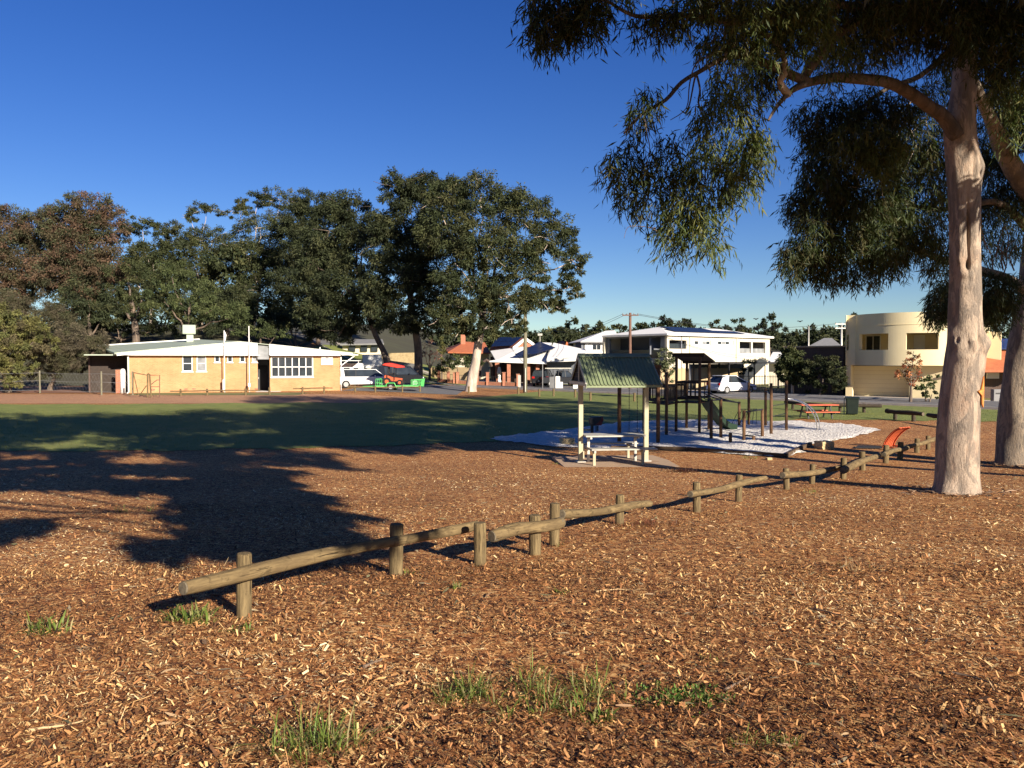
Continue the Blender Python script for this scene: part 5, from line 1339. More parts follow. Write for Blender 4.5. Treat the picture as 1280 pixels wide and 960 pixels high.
tree('gum_tree', 'dark tree with low forking limbs beside the end of the brick hall', 486, 84.0,
     [(440, 265, 86, 34, 28), (415, 290, 86, 38, 36), (450, 310, 85, 34, 40), (395, 330, 86, 34, 40), (435, 360, 84, 40, 36), (460, 395, 84, 34, 28), (405, 390, 85, 36, 34), (425, 415, 85, 26, 20)],
     DARKG, per=48, nl=95, twigs=3, trunk_path=[(485, 480, 0.5), (485, 463, 0.42), (482, 445, 0.36), (470, 420, 0.3), (455, 380, 0.25)], trunk=0.34)
tree('gum_tree', 'gum tree with bronze new growth at the far left edge of the treeline', 30, 104,
     [(10, 285, 104, 38, 30), (50, 292, 104, 34, 34), (20, 325, 103, 46, 36), (60, 345, 103, 36, 34), (5, 365, 102, 40, 30)], BRONZE, per=56)
tree('gum_tree', 'tallest domed bronze-tipped gum tree of the left treeline', 108, 100,
     [(108, 262, 100, 38, 24), (78, 280, 100, 30, 28), (135, 285, 100, 26, 30), (105, 305, 99, 46, 36), (80, 340, 98, 40, 34), (130, 345, 98, 34, 36), (100, 380, 97, 46, 26)], BRONZE, per=56)
tree('gum_tree', 'open-crowned gum tree just right of the domed bronze gum', 188, 116,
     [(178, 284, 116, 28, 14), (206, 286, 116, 22, 12), (190, 318, 115, 38, 22), (165, 345, 115, 30, 24), (210, 350, 114, 32, 24), (190, 380, 114, 40, 24)], OLIVE, per=46, bark='bark_pale', trunk=0.22)
tree('gum_tree', 'lanky gum tree with small flat-topped tufts against the sky', 252, 122,
     [(258, 262, 122, 26, 10), (238, 273, 122, 14, 9), (228, 300, 121, 30, 18), (265, 302, 121, 34, 20), (245, 335, 120, 40, 28), (285, 330, 120, 34, 28), (255, 375, 119, 46, 26)], OLIVE, per=44, bark='bark_pale', twigs=2, trunk=0.22)
tree('gum_tree', 'lanky gum tree with dark tufts and gaps of sky left of the dense dark trees', 318, 118,
     [(300, 262, 118, 16, 13), (322, 250, 118, 22, 11), (350, 250, 118, 36, 15), (325, 285, 117, 40, 22), (370, 285, 117, 34, 28), (310, 320, 116, 42, 28), (360, 325, 116, 40, 32), (335, 365, 115, 50, 28), (300, 385, 115, 34, 20)], OLIVE, per=44, bark='bark_pale', twigs=2, trunk=0.22)
tree('gum_tree', 'tall dense gum tree rising behind the dark forked tree', 398, 108,
     [(392, 255, 108, 34, 18), (375, 275, 108, 28, 24), (415, 270, 108, 30, 24), (390, 310, 107, 44, 32), (370, 350, 107, 36, 32), (415, 345, 107, 34, 34), (385, 390, 106, 46, 26)], DARKG, per=50, trunk=0.28)
tree('bushy_tree', 'low dark scrub tree behind the left part of the hall roof', 150, 99, [(120, 408, 99, 34, 14), (165, 412, 99, 30, 10), (200, 412, 99, 30, 10), (140, 400, 100, 30, 12)], DARKG, per=46, trunk=0.2, fork=0.3)
tree('bushy_tree', 'low dark scrub tree behind the right part of the hall roof', 380, 100, [(370, 408, 100, 40, 16), (410, 412, 100, 36, 16), (345, 402, 100, 30, 14), (285, 412, 100, 34, 10)], DARKG, per=46, trunk=0.2, fork=0.3)
tree('bushy_tree', 'mid-green bushy tree rising straight behind the hall cooler', 232, 92,
     [(215, 345, 92, 30, 20), (240, 365, 92, 34, 22), (205, 375, 91, 28, 20), (265, 385, 91, 34, 22), (235, 395, 91, 30, 14), (290, 395, 91, 26, 20)], FRESH, per=34, leaf=0.3, trunk=0.28, fork=0.5)
tree('bushy_tree', 'green rounded tree with a brown trunk behind the left roof edge of the hall', 171, 96,
     [(160, 345, 96, 30, 22), (180, 368, 96, 30, 18), (140, 372, 96, 26, 22), (165, 390, 95, 30, 12)], OLIVE, per=34, leaf=0.3, trunk=0.45, fork=0.55)
tree('bushy_tree', 'low round green bush-like tree behind the hall roof peak', 325, 86,
     [(325, 412, 86, 26, 12), (345, 418, 86, 20, 12), (308, 418, 86, 18, 10)], FRESH, per=44, leaf=0.26, trunk=0.2, fork=0.4, pr=(0.14, 0.26))
tree('bushy_tree', 'dark shaded tree filling the gap behind the hall cooler', 285, 104, [(285, 375, 104, 40, 28), (300, 400, 103, 40, 22), (255, 405, 103, 30, 18)], DARKG, per=30, trunk=0.25)
tree('bushy_tree', 'dark tree between the left shrub and the hall', 115, 94, [(110, 375, 94, 34, 28), (130, 395, 94, 30, 20), (85, 395, 93, 30, 22)], DARKG, per=32, trunk=0.25)
# shrub tree at the left edge, drooping wattle
SHRUB = np.array([(0.11, 0.11, 0.035), (0.085, 0.090, 0.032), (0.14, 0.13, 0.045), (0.10, 0.085, 0.045)])
GREYB = np.array([(0.085, 0.070, 0.045), (0.10, 0.085, 0.055), (0.075, 0.068, 0.036), (0.06, 0.06, 0.03)])
tree('wattle_tree', 'spreading yellow-green wattle with drooping fine foliage at the left edge', 8, 62.0,
     [(10, 410, 62, 42, 26), (22, 440, 62, 30, 22), (-10, 445, 61, 40, 28), (42, 425, 61, 30, 24), (-30, 400, 62, 50, 34), (30, 455, 61.5, 22, 14), (5, 462, 61, 26, 16), (20, 478, 60.5, 20, 9), (-15, 476, 60.5, 24, 10)], SHRUB, per=110, nl=110, leaf=0.22, lw=0.3, trunk=0.3, fork=0.4, pr=(0.12, 0.22), cut=-0.95)
tree('wattle_tree', 'greyish brown drooping wattle reaching over the left end of the hall', 62, 66.0,
     [(70, 410, 66, 40, 26), (40, 385, 66, 40, 22), (98, 428, 65, 36, 24), (62, 440, 65, 40, 20), (118, 440, 64, 20, 13), (5, 385, 67, 40, 22), (85, 448, 65, 34, 16), (122, 432, 64, 20, 16), (60, 462, 64.5, 34, 12), (100, 456, 64, 24, 10), (30, 470, 64, 26, 10)], GREYB, per=110, nl=110, leaf=0.26, lw=0.14, trunk=0.2, fork=0.4, pr=(0.12, 0.24), cut=-0.95)

# trees beyond the houses on the right, in the far distance
def far_tree(label, px, top, hw, d, cols, bot=None, name='distant_tree'):
    bot = bot or 436
    h = bot - top
    bs = [(px, top + 0.30 * h, d, hw * 0.62, 0.30 * h), (px - hw * 0.5, top + 0.5 * h, d, hw * 0.52, 0.28 * h), (px + hw * 0.5, top + 0.52 * h, d, hw * 0.52, 0.28 * h), (px, top + 0.72 * h, d - 2, hw * 0.85, 0.26 * h)]
    return tree(name, label, px, d, bs, cols, per=16, nl=80, leaf=0.0034 * d, lw=0.45, trunk=0.35, group='trees in the far distance', limbs=False)
FAR_ = [(712, 398, 24, 150, DARKG, 'dark distant tree just right of the broad middle gum'), (748, 402, 18, 170, OLIVE, 'distant tree over the small orange roof'), (772, 404, 18, 180, OLIVE, 'pale distant tree left of the reddish power pole'), (802, 398, 18, 175, OLIVE, 'thin distant tree behind the reddish power pole'),
        (832, 389, 22, 160, DARKG, 'dark round distant tree above the left end of the white house'), (858, 397, 18, 165, DARKG, 'dark distant tree above the solar panels'), (890, 400, 18, 190, OLIVE, 'distant tree above the middle of the white house roof'), (920, 397, 18, 190, OLIVE, 'sparse distant tree above the right half of the white house roof'),
        (962, 391, 20, 150, DARKG, 'tall dark distant tree between the white house and the cream building'), (985, 410, 22, 140, DARKG, 'dark leafy tree left of the bare light pole'), (1008, 418, 16, 200, OLIVE, 'distant hillside tree right of the bare light pole'), (1034, 408, 22, 240, DARKG, 'wooded rise left of the cream building'), (1066, 392, 18, 150, DARKG, 'dark tree top showing over the left parapet of the cream building'), (655, 408, 30, 140, DARKG, 'dark distant tree behind the tall power pole'),
        (1258, 414, 18, 210, OLIVE, 'distant hillside tree seen between the two big trunks'), (1240, 420, 14, 190, DARKG, 'dark distant tree above the solar roof at the right'), (1285, 410, 20, 200, OLIVE, 'distant tree at the right edge behind the leaning gum')]
for px, top, hw, d, cols, lab in FAR_: far_tree(lab, px, top, hw, d, cols)
# far wood on the rise, and the wooded slope behind the hall
wv_ = []
for i in range(110):
    px = random.uniform(540, 1300); d = random.uniform(170, 300); r_ = random.uniform(12, 22)
    wv_.append(puffs(at(px, random.uniform(419, 433), d), (r_ * 0.9 * d / 900, 5, r_ * 0.6 * d / 900), 14, 30, DARKG if random.random() < 0.6 else OLIVE, leaf=1.1, lw=0.55))
fw = thing('far_wood', 'wooded rise on the horizon beyond the houses', 'wood', (0, 260, gz(0, 260))); fw['kind'] = 'stuff'
o = crown('far_wood_foliage', fw, wv_, M['leaf_far']); o['kind'] = 'stuff'
wv_ = []
for i in range(60):
    px = random.uniform(-60, 500); d = random.uniform(112, 150); r_ = random.uniform(16, 30)
    wv_.append(puffs(at(px, random.uniform(302, 412), d), (r_ * d / 900, 4, r_ * d / 900), 20, 45, DARKG if random.random() < 0.7 else OLIVE, leaf=0.6, lw=0.5))
fw = thing('hill_wood', 'dense dark wood on the slope behind the hall', 'wood', (-40, 130, gz(-40, 130))); fw['kind'] = 'stuff'
o = crown('hill_wood_foliage', fw, wv_, M['leaf_far']); o['kind'] = 'stuff'

# street trees and shrubs
tree('street_tree', 'round dark green street tree with a pale thin trunk by the road', 991, 66.0, [(990, 452, 66, 18, 16), (982, 462, 66, 13, 14), (1000, 462, 66, 13, 14), (990, 470, 65.5, 15, 11), (988, 440, 66, 12, 9)], OLIVE * 1.25, per=230, nl=90, leaf=0.2, lw=0.5, trunk=0.12, fork=0.7, bark='bark_pale', group='street trees and shrubs', pr=(0.16, 0.3), limbs=False, cut=-1)
AUT = np.array([(0.28, 0.085, 0.04), (0.22, 0.10, 0.045), (0.33, 0.14, 0.06), (0.16, 0.09, 0.04)])
tree('autumn_tree', 'small autumn tree with orange-red leaves before the cream garage', 1139, 55.0, [(1138, 456, 55, 13, 14), (1130, 466, 55, 13, 9), (1146, 470, 55, 12, 9), (1141, 444, 55, 7, 9), (1138, 474, 55, 12, 8)], AUT, per=90, nl=26, leaf=0.17, lw=0.6, trunk=0.10, fork=0.6, group='street trees and shrubs', twigs=5, pr=(0.2, 0.4), cut=-1)
tree('garden_shrub', 'light green garden shrub right of the orange autumn tree', 1158, 55.5, [(1158, 478, 55.5, 12, 9), (1166, 472, 55.5, 8, 7), (1150, 484, 55, 8, 6)], FRESH * 1.2, per=130, nl=40, leaf=0.16, lw=0.6, trunk=0.06, group='street trees and shrubs', pr=(0.2, 0.36), limbs=False, cut=-1)
tree('garden_hedge', 'clipped dark hedge ball beside the big gum trunk', 1163, 55.0, [(1160, 492, 55, 10, 5), (1172, 492, 55, 9, 5)], DARKG, per=300, nl=60, leaf=0.12, lw=0.6, trunk=0.06, group='street trees and shrubs', pr=(0.2, 0.36), limbs=False, cut=-1)
tree('olive_tree', 'grey-green olive tree behind the lookout roof of the climbing frame', 832, 60.0, [(832, 448, 60, 14, 12), (840, 460, 60, 12, 12), (824, 462, 60, 12, 12), (834, 440, 60, 8, 8), (830, 474, 60, 13, 9)], np.array([(0.09, 0.10, 0.05), (0.07, 0.085, 0.042), (0.11, 0.12, 0.06)]), per=110, nl=60, leaf=0.2, lw=0.35, trunk=0.12, group='street trees and shrubs', pr=(0.16, 0.3), cut=-1)
tree('hedge_bush', 'broad green garden bush over the brick fence behind the pale trunk', 575, 92.0, [(575, 450, 92, 22, 8), (560, 456, 92, 18, 8), (592, 453, 92, 14, 9), (548, 462, 92, 10, 7)], FRESH, per=60, leaf=0.3, trunk=0.1, group='street trees and shrubs', pr=(0.16, 0.3), limbs=False, cut=-1)
tree('cypress', 'slim yellow-green cypress behind the garden bush', 552, 98.0, [(552, 440, 98, 6, 12), (552, 430, 98, 4, 9), (552, 452, 98, 6, 8)], SHRUB, per=90, nl=60, leaf=0.25, lw=0.3, trunk=0.1, group='street trees and shrubs', limbs=False, cut=-1)
tree('bare_tree', 'reddish bare-branched small tree left of the pale leaning trunk', 537, 94.0, [(537, 432, 94, 12, 12), (530, 440, 94, 9, 9), (545, 444, 94, 9, 8)], np.array([(0.16, 0.075, 0.06), (0.2, 0.11, 0.08)]), per=18, nl=22, leaf=0.25, lw=0.3, trunk=0.16, group='street trees and shrubs', twigs=8, cut=-1)
tree('dark_shrub', 'dark shrubs in the shade between the street tree and the cream building', 1025, 63.0, [(1022, 458, 64, 18, 16), (1040, 462, 63, 16, 18), (1014, 476, 64, 16, 14), (1036, 480, 63, 18, 10), (1048, 474, 62, 10, 14)], DARKG, per=150, leaf=0.22, trunk=0.1, group='street trees and shrubs', limbs=False, cut=-1)
tree('rust_tree', 'small rusty-leaved tree beside the bare light pole', 1017, 74.0, [(1017, 446, 74, 9, 9), (1012, 452, 74, 7, 7)], AUT * 0.8, per=70, nl=40, leaf=0.2, trunk=0.08, group='street trees and shrubs', limbs=False, cut=-1)
tree('dark_shrub', 'dark shrub in the driveway corner right of the white car', 938, 73.0, [(938, 455, 73, 8, 10), (930, 466, 73, 8, 8)], DARKG, per=60, leaf=0.25, trunk=0.1, group='street trees and shrubs', limbs=False, cut=-1)
tree('hedge_bush', 'green shrubs before the orange gable roof in the distance', 690, 130.0, [(690, 437, 130, 12, 6), (672, 440, 130, 12, 6)], FRESH, per=22, leaf=0.4, trunk=0.1, group='street trees and shrubs', limbs=False, cut=-1)

# ================================================================== BUILDINGS
class Fr:
    """a local frame of a building: x along its face, y into depth"""
    def __init__(s, loc, rz): s.o = Vector(loc); s.c = math.cos(rz); s.s = math.sin(rz); s.rz = rz
    def x(s, px, y=0.0):
        k = (px - 640) / 1000.0 * 0.9996
        return (s.o.x - s.s * y - k * s.o.y - k * s.c * y) / (k * s.s - s.c)
    def z(s, px, py, y=0.0):
        x = s.x(px, y); d = s.o.y + s.s * x + s.c * y
        return at(px, py, d).z - s.o.z

def window(parent, x0, x1, z0, z1, y, cols=1, rows=1, frame='white', pane='glass', fw=0.07, zsplit=None, name='window', panes=None):
    """frame bars with a pane in each opening, on a face that looks to -y"""
    m = MB(); xs_ = [x0 + (x1 - x0) * i / cols for i in range(cols + 1)]
    zs_ = [z0 + (z1 - z0) * i / rows for i in range(rows + 1)] if not zsplit else [z0, z0 + (z1 - z0) * zsplit, z1]
    dp = 0.07
    for i, x in enumerate(xs_):
        w = fw if i in (0, cols) else fw * 0.7
        m.box((x, y - 0.01, (z0 + z1) / 2), (w, dp, z1 - z0 + fw))
    for i, z in enumerate(zs_):
        w = fw if i in (0, len(zs_) - 1) else fw * 0.7
        for xa, xb in zip(xs_[:-1], xs_[1:]):
            m.box(((xa + xb) / 2, y - 0.01, z), (xb - xa - fw * 0.72, dp - 0.006, w))
    o = m.build(name, M[frame], parent)
    i = 0
    for xa, xb in zip(xs_[:-1], xs_[1:]):
        for za, zb_ in zip(zs_[:-1], zs_[1:]):
            p = MB(); p.box(((xa + xb) / 2, y + 0.015, (za + zb_) / 2), (xb - xa - fw * 0.6, 0.02, zb_ - za - fw * 0.6))
            p.build('pane', M[panes[i % len(panes)] if panes else pane], o); i += 1
    return o
def slab(parent, name, pts, mat, th=0.12, world=False, dirn=(0, 0, -1)):
    m = MB(); m.prism([Vector(p) for p in pts], (0, 0, 0), Vector(dirn) * th); return m.build(name, mat, parent, world=world)

# ------------------------------------------------------------------ the brick hall
ho = Vector((-29.0, 60.5, gz(-26, 61.5) - 0.02)); hr = math.atan2(5.5, 14.7)
F = Fr(ho, hr)
hall = thing('brick_hall', 'long low cream brick hall with white gable fascia and pale green roof', 'hall', ho, hr)
WT = F.z(230, 443.5)
xL0, xL1, xR0, xR1 = 0.0, F.x(322), F.x(337), F.x(425)
def bwall(name, a, b, z0, z1, th=0.24, mat='brick_hall', parent=hall, holes=()):
    m = MB(); pathwall(m, [a, b], th, z0, z1, holes); return m.build(name, M[mat], parent)
def xpath(xs_, y): return [(x, y) for x in xs_]
# window openings of the left wing
w = [(F.x(227.5), F.x(241)), (F.x(245.5), F.x(258)), (F.x(268), F.x(275)), (F.x(284), F.x(291)), (F.x(299.5), F.x(306.5)), (F.x(315), F.x(321.5))]
zb1, zt1, zb2 = F.z(240, 464.5), F.z(240, 444.3), F.z(290, 453)
xs_ = [0.0]; holes = []
for i, (a, b) in enumerate(w):
    xs_ += [a, b]; holes.append((2 * i + 1, 2 * i + 2, zb1 if i < 2 else zb2, zt1))
xs_.append(xL1)
m = MB(); pathwall(m, xpath(xs_, 0), 0.24, -0.15, WT, holes); m.build('wall', M['brick_hall'], hall)
for i, (a, b) in enumerate(w):
    if i < 2: window(hall, a + 0.05, b - 0.05, zb1 + 0.05, zt1 - 0.04, 0.05, 1, 2, panes=[['glass', 'glass'], ['glass_grey', 'glass_grey']][i])
    else: window(hall, a + 0.04, b - 0.04, zb2 + 0.04, zt1 - 0.04, 0.05, 1, 1, fw=0.055, panes=['glass' if i < 5 else 'glass_grey'])
    m = MB(); m.box(((a + b) / 2, -0.04, (zb1 if i < 2 else zb2) - 0.03), (b - a + 0.12, 0.12, 0.06)); m.build('window_sill', M['white'], hall)
# right wing with the wide window
bx0, bx1, bz0, bz1 = F.x(338.5), F.x(391.5), F.z(365, 471.5), F.z(365, 446)
m = MB(); pathwall(m, xpath([xR0, bx0, bx1, xR1], 0), 0.24, -0.15, WT, [(1, 2, bz0, bz1)]); m.build('wall', M['brick_hall'], hall)
window(hall, bx0 + 0.05, bx1 - 0.05, bz0 + 0.05, bz1 - 0.04, 0.04, 6, 2, fw=0.09)
m = MB(); m.box(((bx0 + bx1) / 2, -0.04, bz0 - 0.03), (bx1 - bx0 + 0.1, 0.12, 0.06)); m.build('window_sill', M['white'], hall)
# sides, back and the recessed entry
bwall('wall', (xR1 - 0.002, 0.26), (xR1 - 0.002, 11.0), -0.3, WT)
bwall('wall', (0.24, 11.0), (0.24, 0.245), -0.3, WT, mat='brick_dark')  # side turned from the sun: its shade put in as darker brick
bwall('wall', (xR1, 11.26), (0, 11.26), -0.3, WT + 0.4)
bwall('wall', (xL1 - 0.24, 0.245), (xL1 - 0.24, 2.4), -0.1, 0.95, th=-0.0001 + 0.2, mat='brick_red')
window(hall, 0.02, 0.02, 0, 0, 0) if False else None
m = MB(); m.box((xL1 - 0.10, 1.3, 1.75), (0.06, 2.0, 1.5)); sw_ = m.build('side_window', M['white'], hall)
for i in range(3):
    m = MB(); m.box((xL1 - 0.06, 0.66 + i * 0.64, 1.75), (0.03, 0.52, 1.3)); m.build('pane', M['glass_grey'], sw_)
m = MB(); m.box(((xL1 + xR0) / 2, 2.45, WT / 2), (xR0 - xL1 + 0.5, 0.1, WT)); m.build('recess_wall', M['grey_and_shade'], hall)
m = MB(); m.box((xR0 - 0.42, 2.37, 1.05), (0.8, 0.06, 2.1)); d_ = m.build('door', M['blackmetal'], hall)
m = MB(); m.box((xR0 - 0.74, 2.32, 1.05), (0.04, 0.06, 0.14)); m.build('handle', M['galv'], d_)
m = MB(); m.box(((xL1 + xR0) / 2 + 0.3, 0.6, -0.02), (1.9, 2.6, 0.14)); m.build('door_step', M['kerb'], hall)
m = MB(); m.box((F.x(365), -0.45, -0.07), (F.x(425) - F.x(330), 0.9, 0.1)); m.build('apron', M['kerb'], hall)
# white gable infill and fascia
def fz(px, py, y=-0.5): return (F.x(px, y), y, F.z(px, py, y))
gl = [fz(146, 442.3), fz(300, 428.2), fz(322, 430.3)]; gr = [fz(336.5, 431.5), fz(425, 440.5), fz(441, 442.3)]
slab(hall, 'gable_panel', [(gl[0][0], -0.46, WT + 0.0), gl[0][:1] + (-0.46,) + gl[0][2:], (gl[1][0], -0.46, gl[1][2]), (gl[2][0], -0.46, gl[2][2]), (gl[2][0], -0.46, WT)], M['white'], 0.06, dirn=(0, 1, 0))
slab(hall, 'gable_panel', [(gr[0][0], -0.46, WT), (gr[0][0], -0.46, gr[0][2]), (gr[1][0], -0.46, gr[1][2]), (gr[1][0], -0.46, WT)], M['white'], 0.06, dirn=(0, 1, 0))
slab(hall, 'entry_panel', [(gl[2][0] + 0.005, -0.30, WT - 0.35), (gl[2][0] + 0.005, -0.30, gl[2][2] - 0.05), (gr[0][0] - 0.005, -0.30, gr[0][2] - 0.05), (gr[0][0] - 0.005, -0.30, WT - 0.35)], M['glass_grey'], 0.06, dirn=(0, 1, 0))
for a, b in ((gl[0], gl[1]), (gl[1], gl[2]), (gr[0], gr[2])):
    m = MB(); m.bar((a[0], -0.52, a[2] - 0.02), (b[0], -0.52, b[2] - 0.02), 0.05, 0.24); m.build('fascia', M['white'], hall)
m = MB(); m.box(((0 + xL1) / 2, -0.23, WT - 0.03), (xL1 + 0.3, 0.46, 0.04)); m.build('soffit', M['white'], hall)
m = MB(); m.box(((xR0 + xR1) / 2, -0.23, WT - 0.03), (xR1 - xR0, 0.46, 0.04)); m.build('soffit', M['white'], hall)
# roof sheets: left slope rises to the back; right slope falls to the carport
def yp(px, py, y): return (F.x(px, y), y, F.z(px, py, y))
RL, RP, RQ = yp(122, 432.5, 11.5), yp(232, 423.8, 11.5), yp(250, 424.3, 11.5)
n_ = 18
for i in range(n_):
    a, b = i / n_, (i + 0.965) / n_
    A, B = Vector((gl[0][0] - 0.15, -0.55, gl[0][2] + 0.09)), Vector((gl[1][0], -0.55, gl[1][2] + 0.09)); Cc, Dd = Vector(RL), Vector(RQ)
    slab(hall, 'roof_sheet', [A.lerp(B, a), A.lerp(B, b), Cc.lerp(Dd, b), Cc.lerp(Dd, a)], M['palegreen'], 0.05)
slab(hall, 'roof_base', [A - Vector((0, 0, 0.06)), B - Vector((0, 0, 0.06)), Dd - Vector((0, 0, 0.06)), Cc - Vector((0, 0, 0.06))], M['palegreen'], 0.05)
A, B, E_ = Vector((gl[1][0] + 0.01, -0.55, gl[1][2] + 0.09)), Vector((gr[2][0] + 0.2, -0.55, gr[2][2] + 0.08)), Vector((gr[2][0] + 0.2, 11.5, gr[2][2] + 0.1))
slab(hall, 'roof_sheet', [A, B, E_, Vector(RQ) + Vector((0.02, 0, 0))], M['palegreen'], 0.05)
m = MB(); m.bar(RL, RQ, 0.1, 0.16); m.build('ridge_trim', M['white'], hall)
# sign, downpipes, stack, cooler
m = MB(); m.box(((F.x(401.5) + F.x(416)) / 2, -0.03, (F.z(408, 456) + F.z(408, 445.5)) / 2), (F.x(416) - F.x(401.5), 0.05, F.z(408, 445.5) - F.z(408, 456))); sg = m.build('sign', M['white'], hall)
cx_, cz_ = F.x(408.7), F.z(408.7, 448.4)
m = MB(); m.lathe((cx_, -0.062, cz_), [(0.13, 0.0), (0.13, 0.012)], 16, m=Matrix.Rotation(R(90), 3, 'X')); m.build('emblem', M['signgrey'], sg)
for i, (z_, w_) in enumerate(((452.0, 0.78), (453.6, 0.6))):
    m = MB()
    xx_ = cx_ - w_ / 2
    while xx_ < cx_ + w_ / 2 - 0.05:
        l_ = random.uniform(0.03, 0.07); m.box((xx_ + l_ / 2, -0.06, F.z(408.7, z_)), (l_, 0.012, 0.045 if i == 0 else 0.03)); xx_ += l_ + 0.018
    m.build('lettering', M['signgrey'], sg)
m = MB(); m.tube([(0.0, -0.12, WT), (0.0, -0.12, 0.1), (-0.1, -0.25, 0.02)], 0.055, 8); m.build('downpipe', M['white'], hall, smooth=True)
m = MB(); m.tube([(xR1 + 0.06, -0.10, WT), (xR1 + 0.06, -0.10, 0.0)], 0.045, 8); m.build('downpipe', M['white'], hall, smooth=True)
for px, h in ((232, 489.5), (242, 489), (277, 489), (320, 489)):
    m = MB(); m.box((F.x(px), -0.012, F.z(px, h - 3)), (0.24, 0.03, 0.12)); m.build('air_vent', M['brick_red'], hall)
m = MB(); m.box((F.x(191), -0.012, F.z(191, 487)), (0.26, 0.03, 0.14)); m.build('air_vent', M['brick_red'], hall)
yc = 7.0
cx0, cx1, cz0, cz1 = F.x(228.5, yc), F.x(245, yc), F.z(236, 417.5, yc), F.z(236, 406, yc)
m = MB(); m.box(((cx0 + cx1) / 2, yc + 0.55, (cz0 + cz1) / 2), (cx1 - cx0, 1.1, cz1 - cz0)); ck = m.build('roof_cooler', M['palegreen'], hall, bevel=0.04)
m = MB(); m.box(((cx0 + cx1) / 2 + 0.06, yc + 0.5, cz0 - 0.45), ((cx1 - cx0) * 0.52, 0.6, 0.98)); m.build('duct', M['palegreen'], ck)
for i in range(5):
    m = MB(); m.box((cx0 - 0.012, yc + 0.55, cz0 + 0.12 + i * 0.13), (0.03, 0.9, 0.06)); m.build('louvre', M['tile_grey'], ck)
m = MB(); m.tube([(F.x(404), 2.0, F.z(404, 440, 2.0) - 0.1), (F.x(404), 2.0, F.z(404, 434, 2.0))], 0.05, 8); m.build('vent_pipe', M['white'], hall)
# left porch: dark lean-to with brick pier
m = MB(); m.box((-1.5, 5.6, WT - 0.02), (3.0, 11.0, 0.08)); m.build('porch_roof', M['palegreen'], hall)
m = MB(); m.box((-2.9, 6.5, WT / 2 - 0.1), (0.12, 9.0, WT)); m.build('porch_wall', M['brick_dark'], hall)
m = MB(); m.box((-1.6, 2.2, WT / 2), (2.6, 0.1, WT)); m.build('porch_screen', M['darktimber'], hall)
m = MB(); m.box((-0.75, 0.5, 0.85), (0.34, 0.34, 1.9)); m.build('porch_pier', M['brick_red'], hall)
m = MB(); m.lathe((-0.42, 0.3, -0.1), [(0.19, 0), (0.19, 1.75), (0.16, 1.9), (0.08, 1.98)], 12); m.build('water_tank', M['white'], hall, smooth=True)
# right carport strut and awning
m = MB(); m.bar((xR1 + 0.05, -0.3, WT - 0.85), (xR1 + 1.2, -0.3, WT - 0.02), 0.07); m.build('awning_strut', M['white'], hall)
m = MB(); m.box((xR1 + 0.75, 0.2, WT + 0.02), (1.35, 1.4, 0.07)); m.build('awning', M['white'], hall)

for px, top, foot, lab in ((280.5, 413, 491.5, 'white flagpole with a jointed base before the small hall windows'), (311.5, 407.5, 489, 'taller white flagpole left of the hall entry')):
    hx_ = Fr(ho, hr).x(px, -0.66); p = Vector((ho.x + math.cos(hr) * hx_ + math.sin(hr) * 0.66, ho.y + math.sin(hr) * hx_ - math.cos(hr) * 0.66, 0)); p.z = gz(p.x, p.y); h = at(px, top, p.y).z
    fp = thing('flagpole', lab, 'flagpole', p, 0, 'flagpoles before the hall')
    m = MB(); m.tube([(0, 0, -0.1), (0, 0, (h - p.z) * 0.55), (0, 0, h - p.z)], [0.042, 0.038, 0.034], 10); m.build('pole', M['white'], fp, smooth=True)
    m = MB(); m.box((-0.06 if px < 300 else 0, 0, 0.55), (0.15, 0.12, 0.9 if px < 300 else 0.3)); m.build('bracket', M['white'], fp)
    if px < 300:
        m = MB(); m.add([(0.04, 0, h - p.z - 0.05), (0.16, 0.04, h - p.z - 0.35), (0.10, -0.03, h - p.z - 0.85), (0.045, 0, h - p.z - 0.7), (0.04, 0.02, h - p.z - 0.05), (0.16, 0.06, h - p.z - 0.35), (0.10, -0.01, h - p.z - 0.85), (0.045, 0.02, h - p.z - 0.7)], [(0, 1, 2, 3), (7, 6, 5, 4), (0, 4, 5, 1), (1, 5, 6, 2), (2, 6, 7, 3), (3, 7, 4, 0)]); m.build('furled_flag', M['white'], fp)

ga = onground(186, 497)
gt = thing('field_gate', 'rusty tubular field gate in front of the left hall corner', 'gate', ga)
def gp(px, py, d=ga.y): return at(px, py, d)
for pp_ in ([(184.5, 497), (184.5, 467)], [(185, 467), (187, 468), (189, 497)],):
    m = MB(); m.tube([gp(*q) for q in pp_], 0.055, 7); m.build('gate_post', M['post'], gt, world=True)
for pp_ in ([(187, 469), (199.5, 469), (199.5, 497)], [(188, 483.5), (199.5, 483.5)], [(187, 482), (196, 475), (199.5, 475)]):
    m = MB(); m.tube([gp(*q) for q in pp_], 0.028, 6); m.build('gate_rail', M['polered'], gt, world=True)
for pp_ in ([(166.5, 465), (166.5, 492)], [(167, 467), (173, 494)], [(166, 465.5), (184, 469)], [(183, 482), (176, 492)]):
    m = MB(); m.tube([gp(*q) for q in pp_], 0.035, 6); m.build('brace', M['post'], gt, world=True)
wf = thing('wire_fence', 'sagging wire mesh fence on thin posts left of the hall', 'wire fence', onground(50, 492))
fd = onground(50, 492).y
fpx = [(-30, 492), (50, 491.5), (127, 494), (166, 494)]
fps = [onground(*q) for q in fpx]
for q, top in zip(fps, (462, 462, 465, 465)):
    m = MB(); m.tube([q - Vector((0, 0, 0.2)), q + Vector((0, 0, 1.72))], 0.06, 8); m.build('fence_post', M['polewood'], wf, world=True)
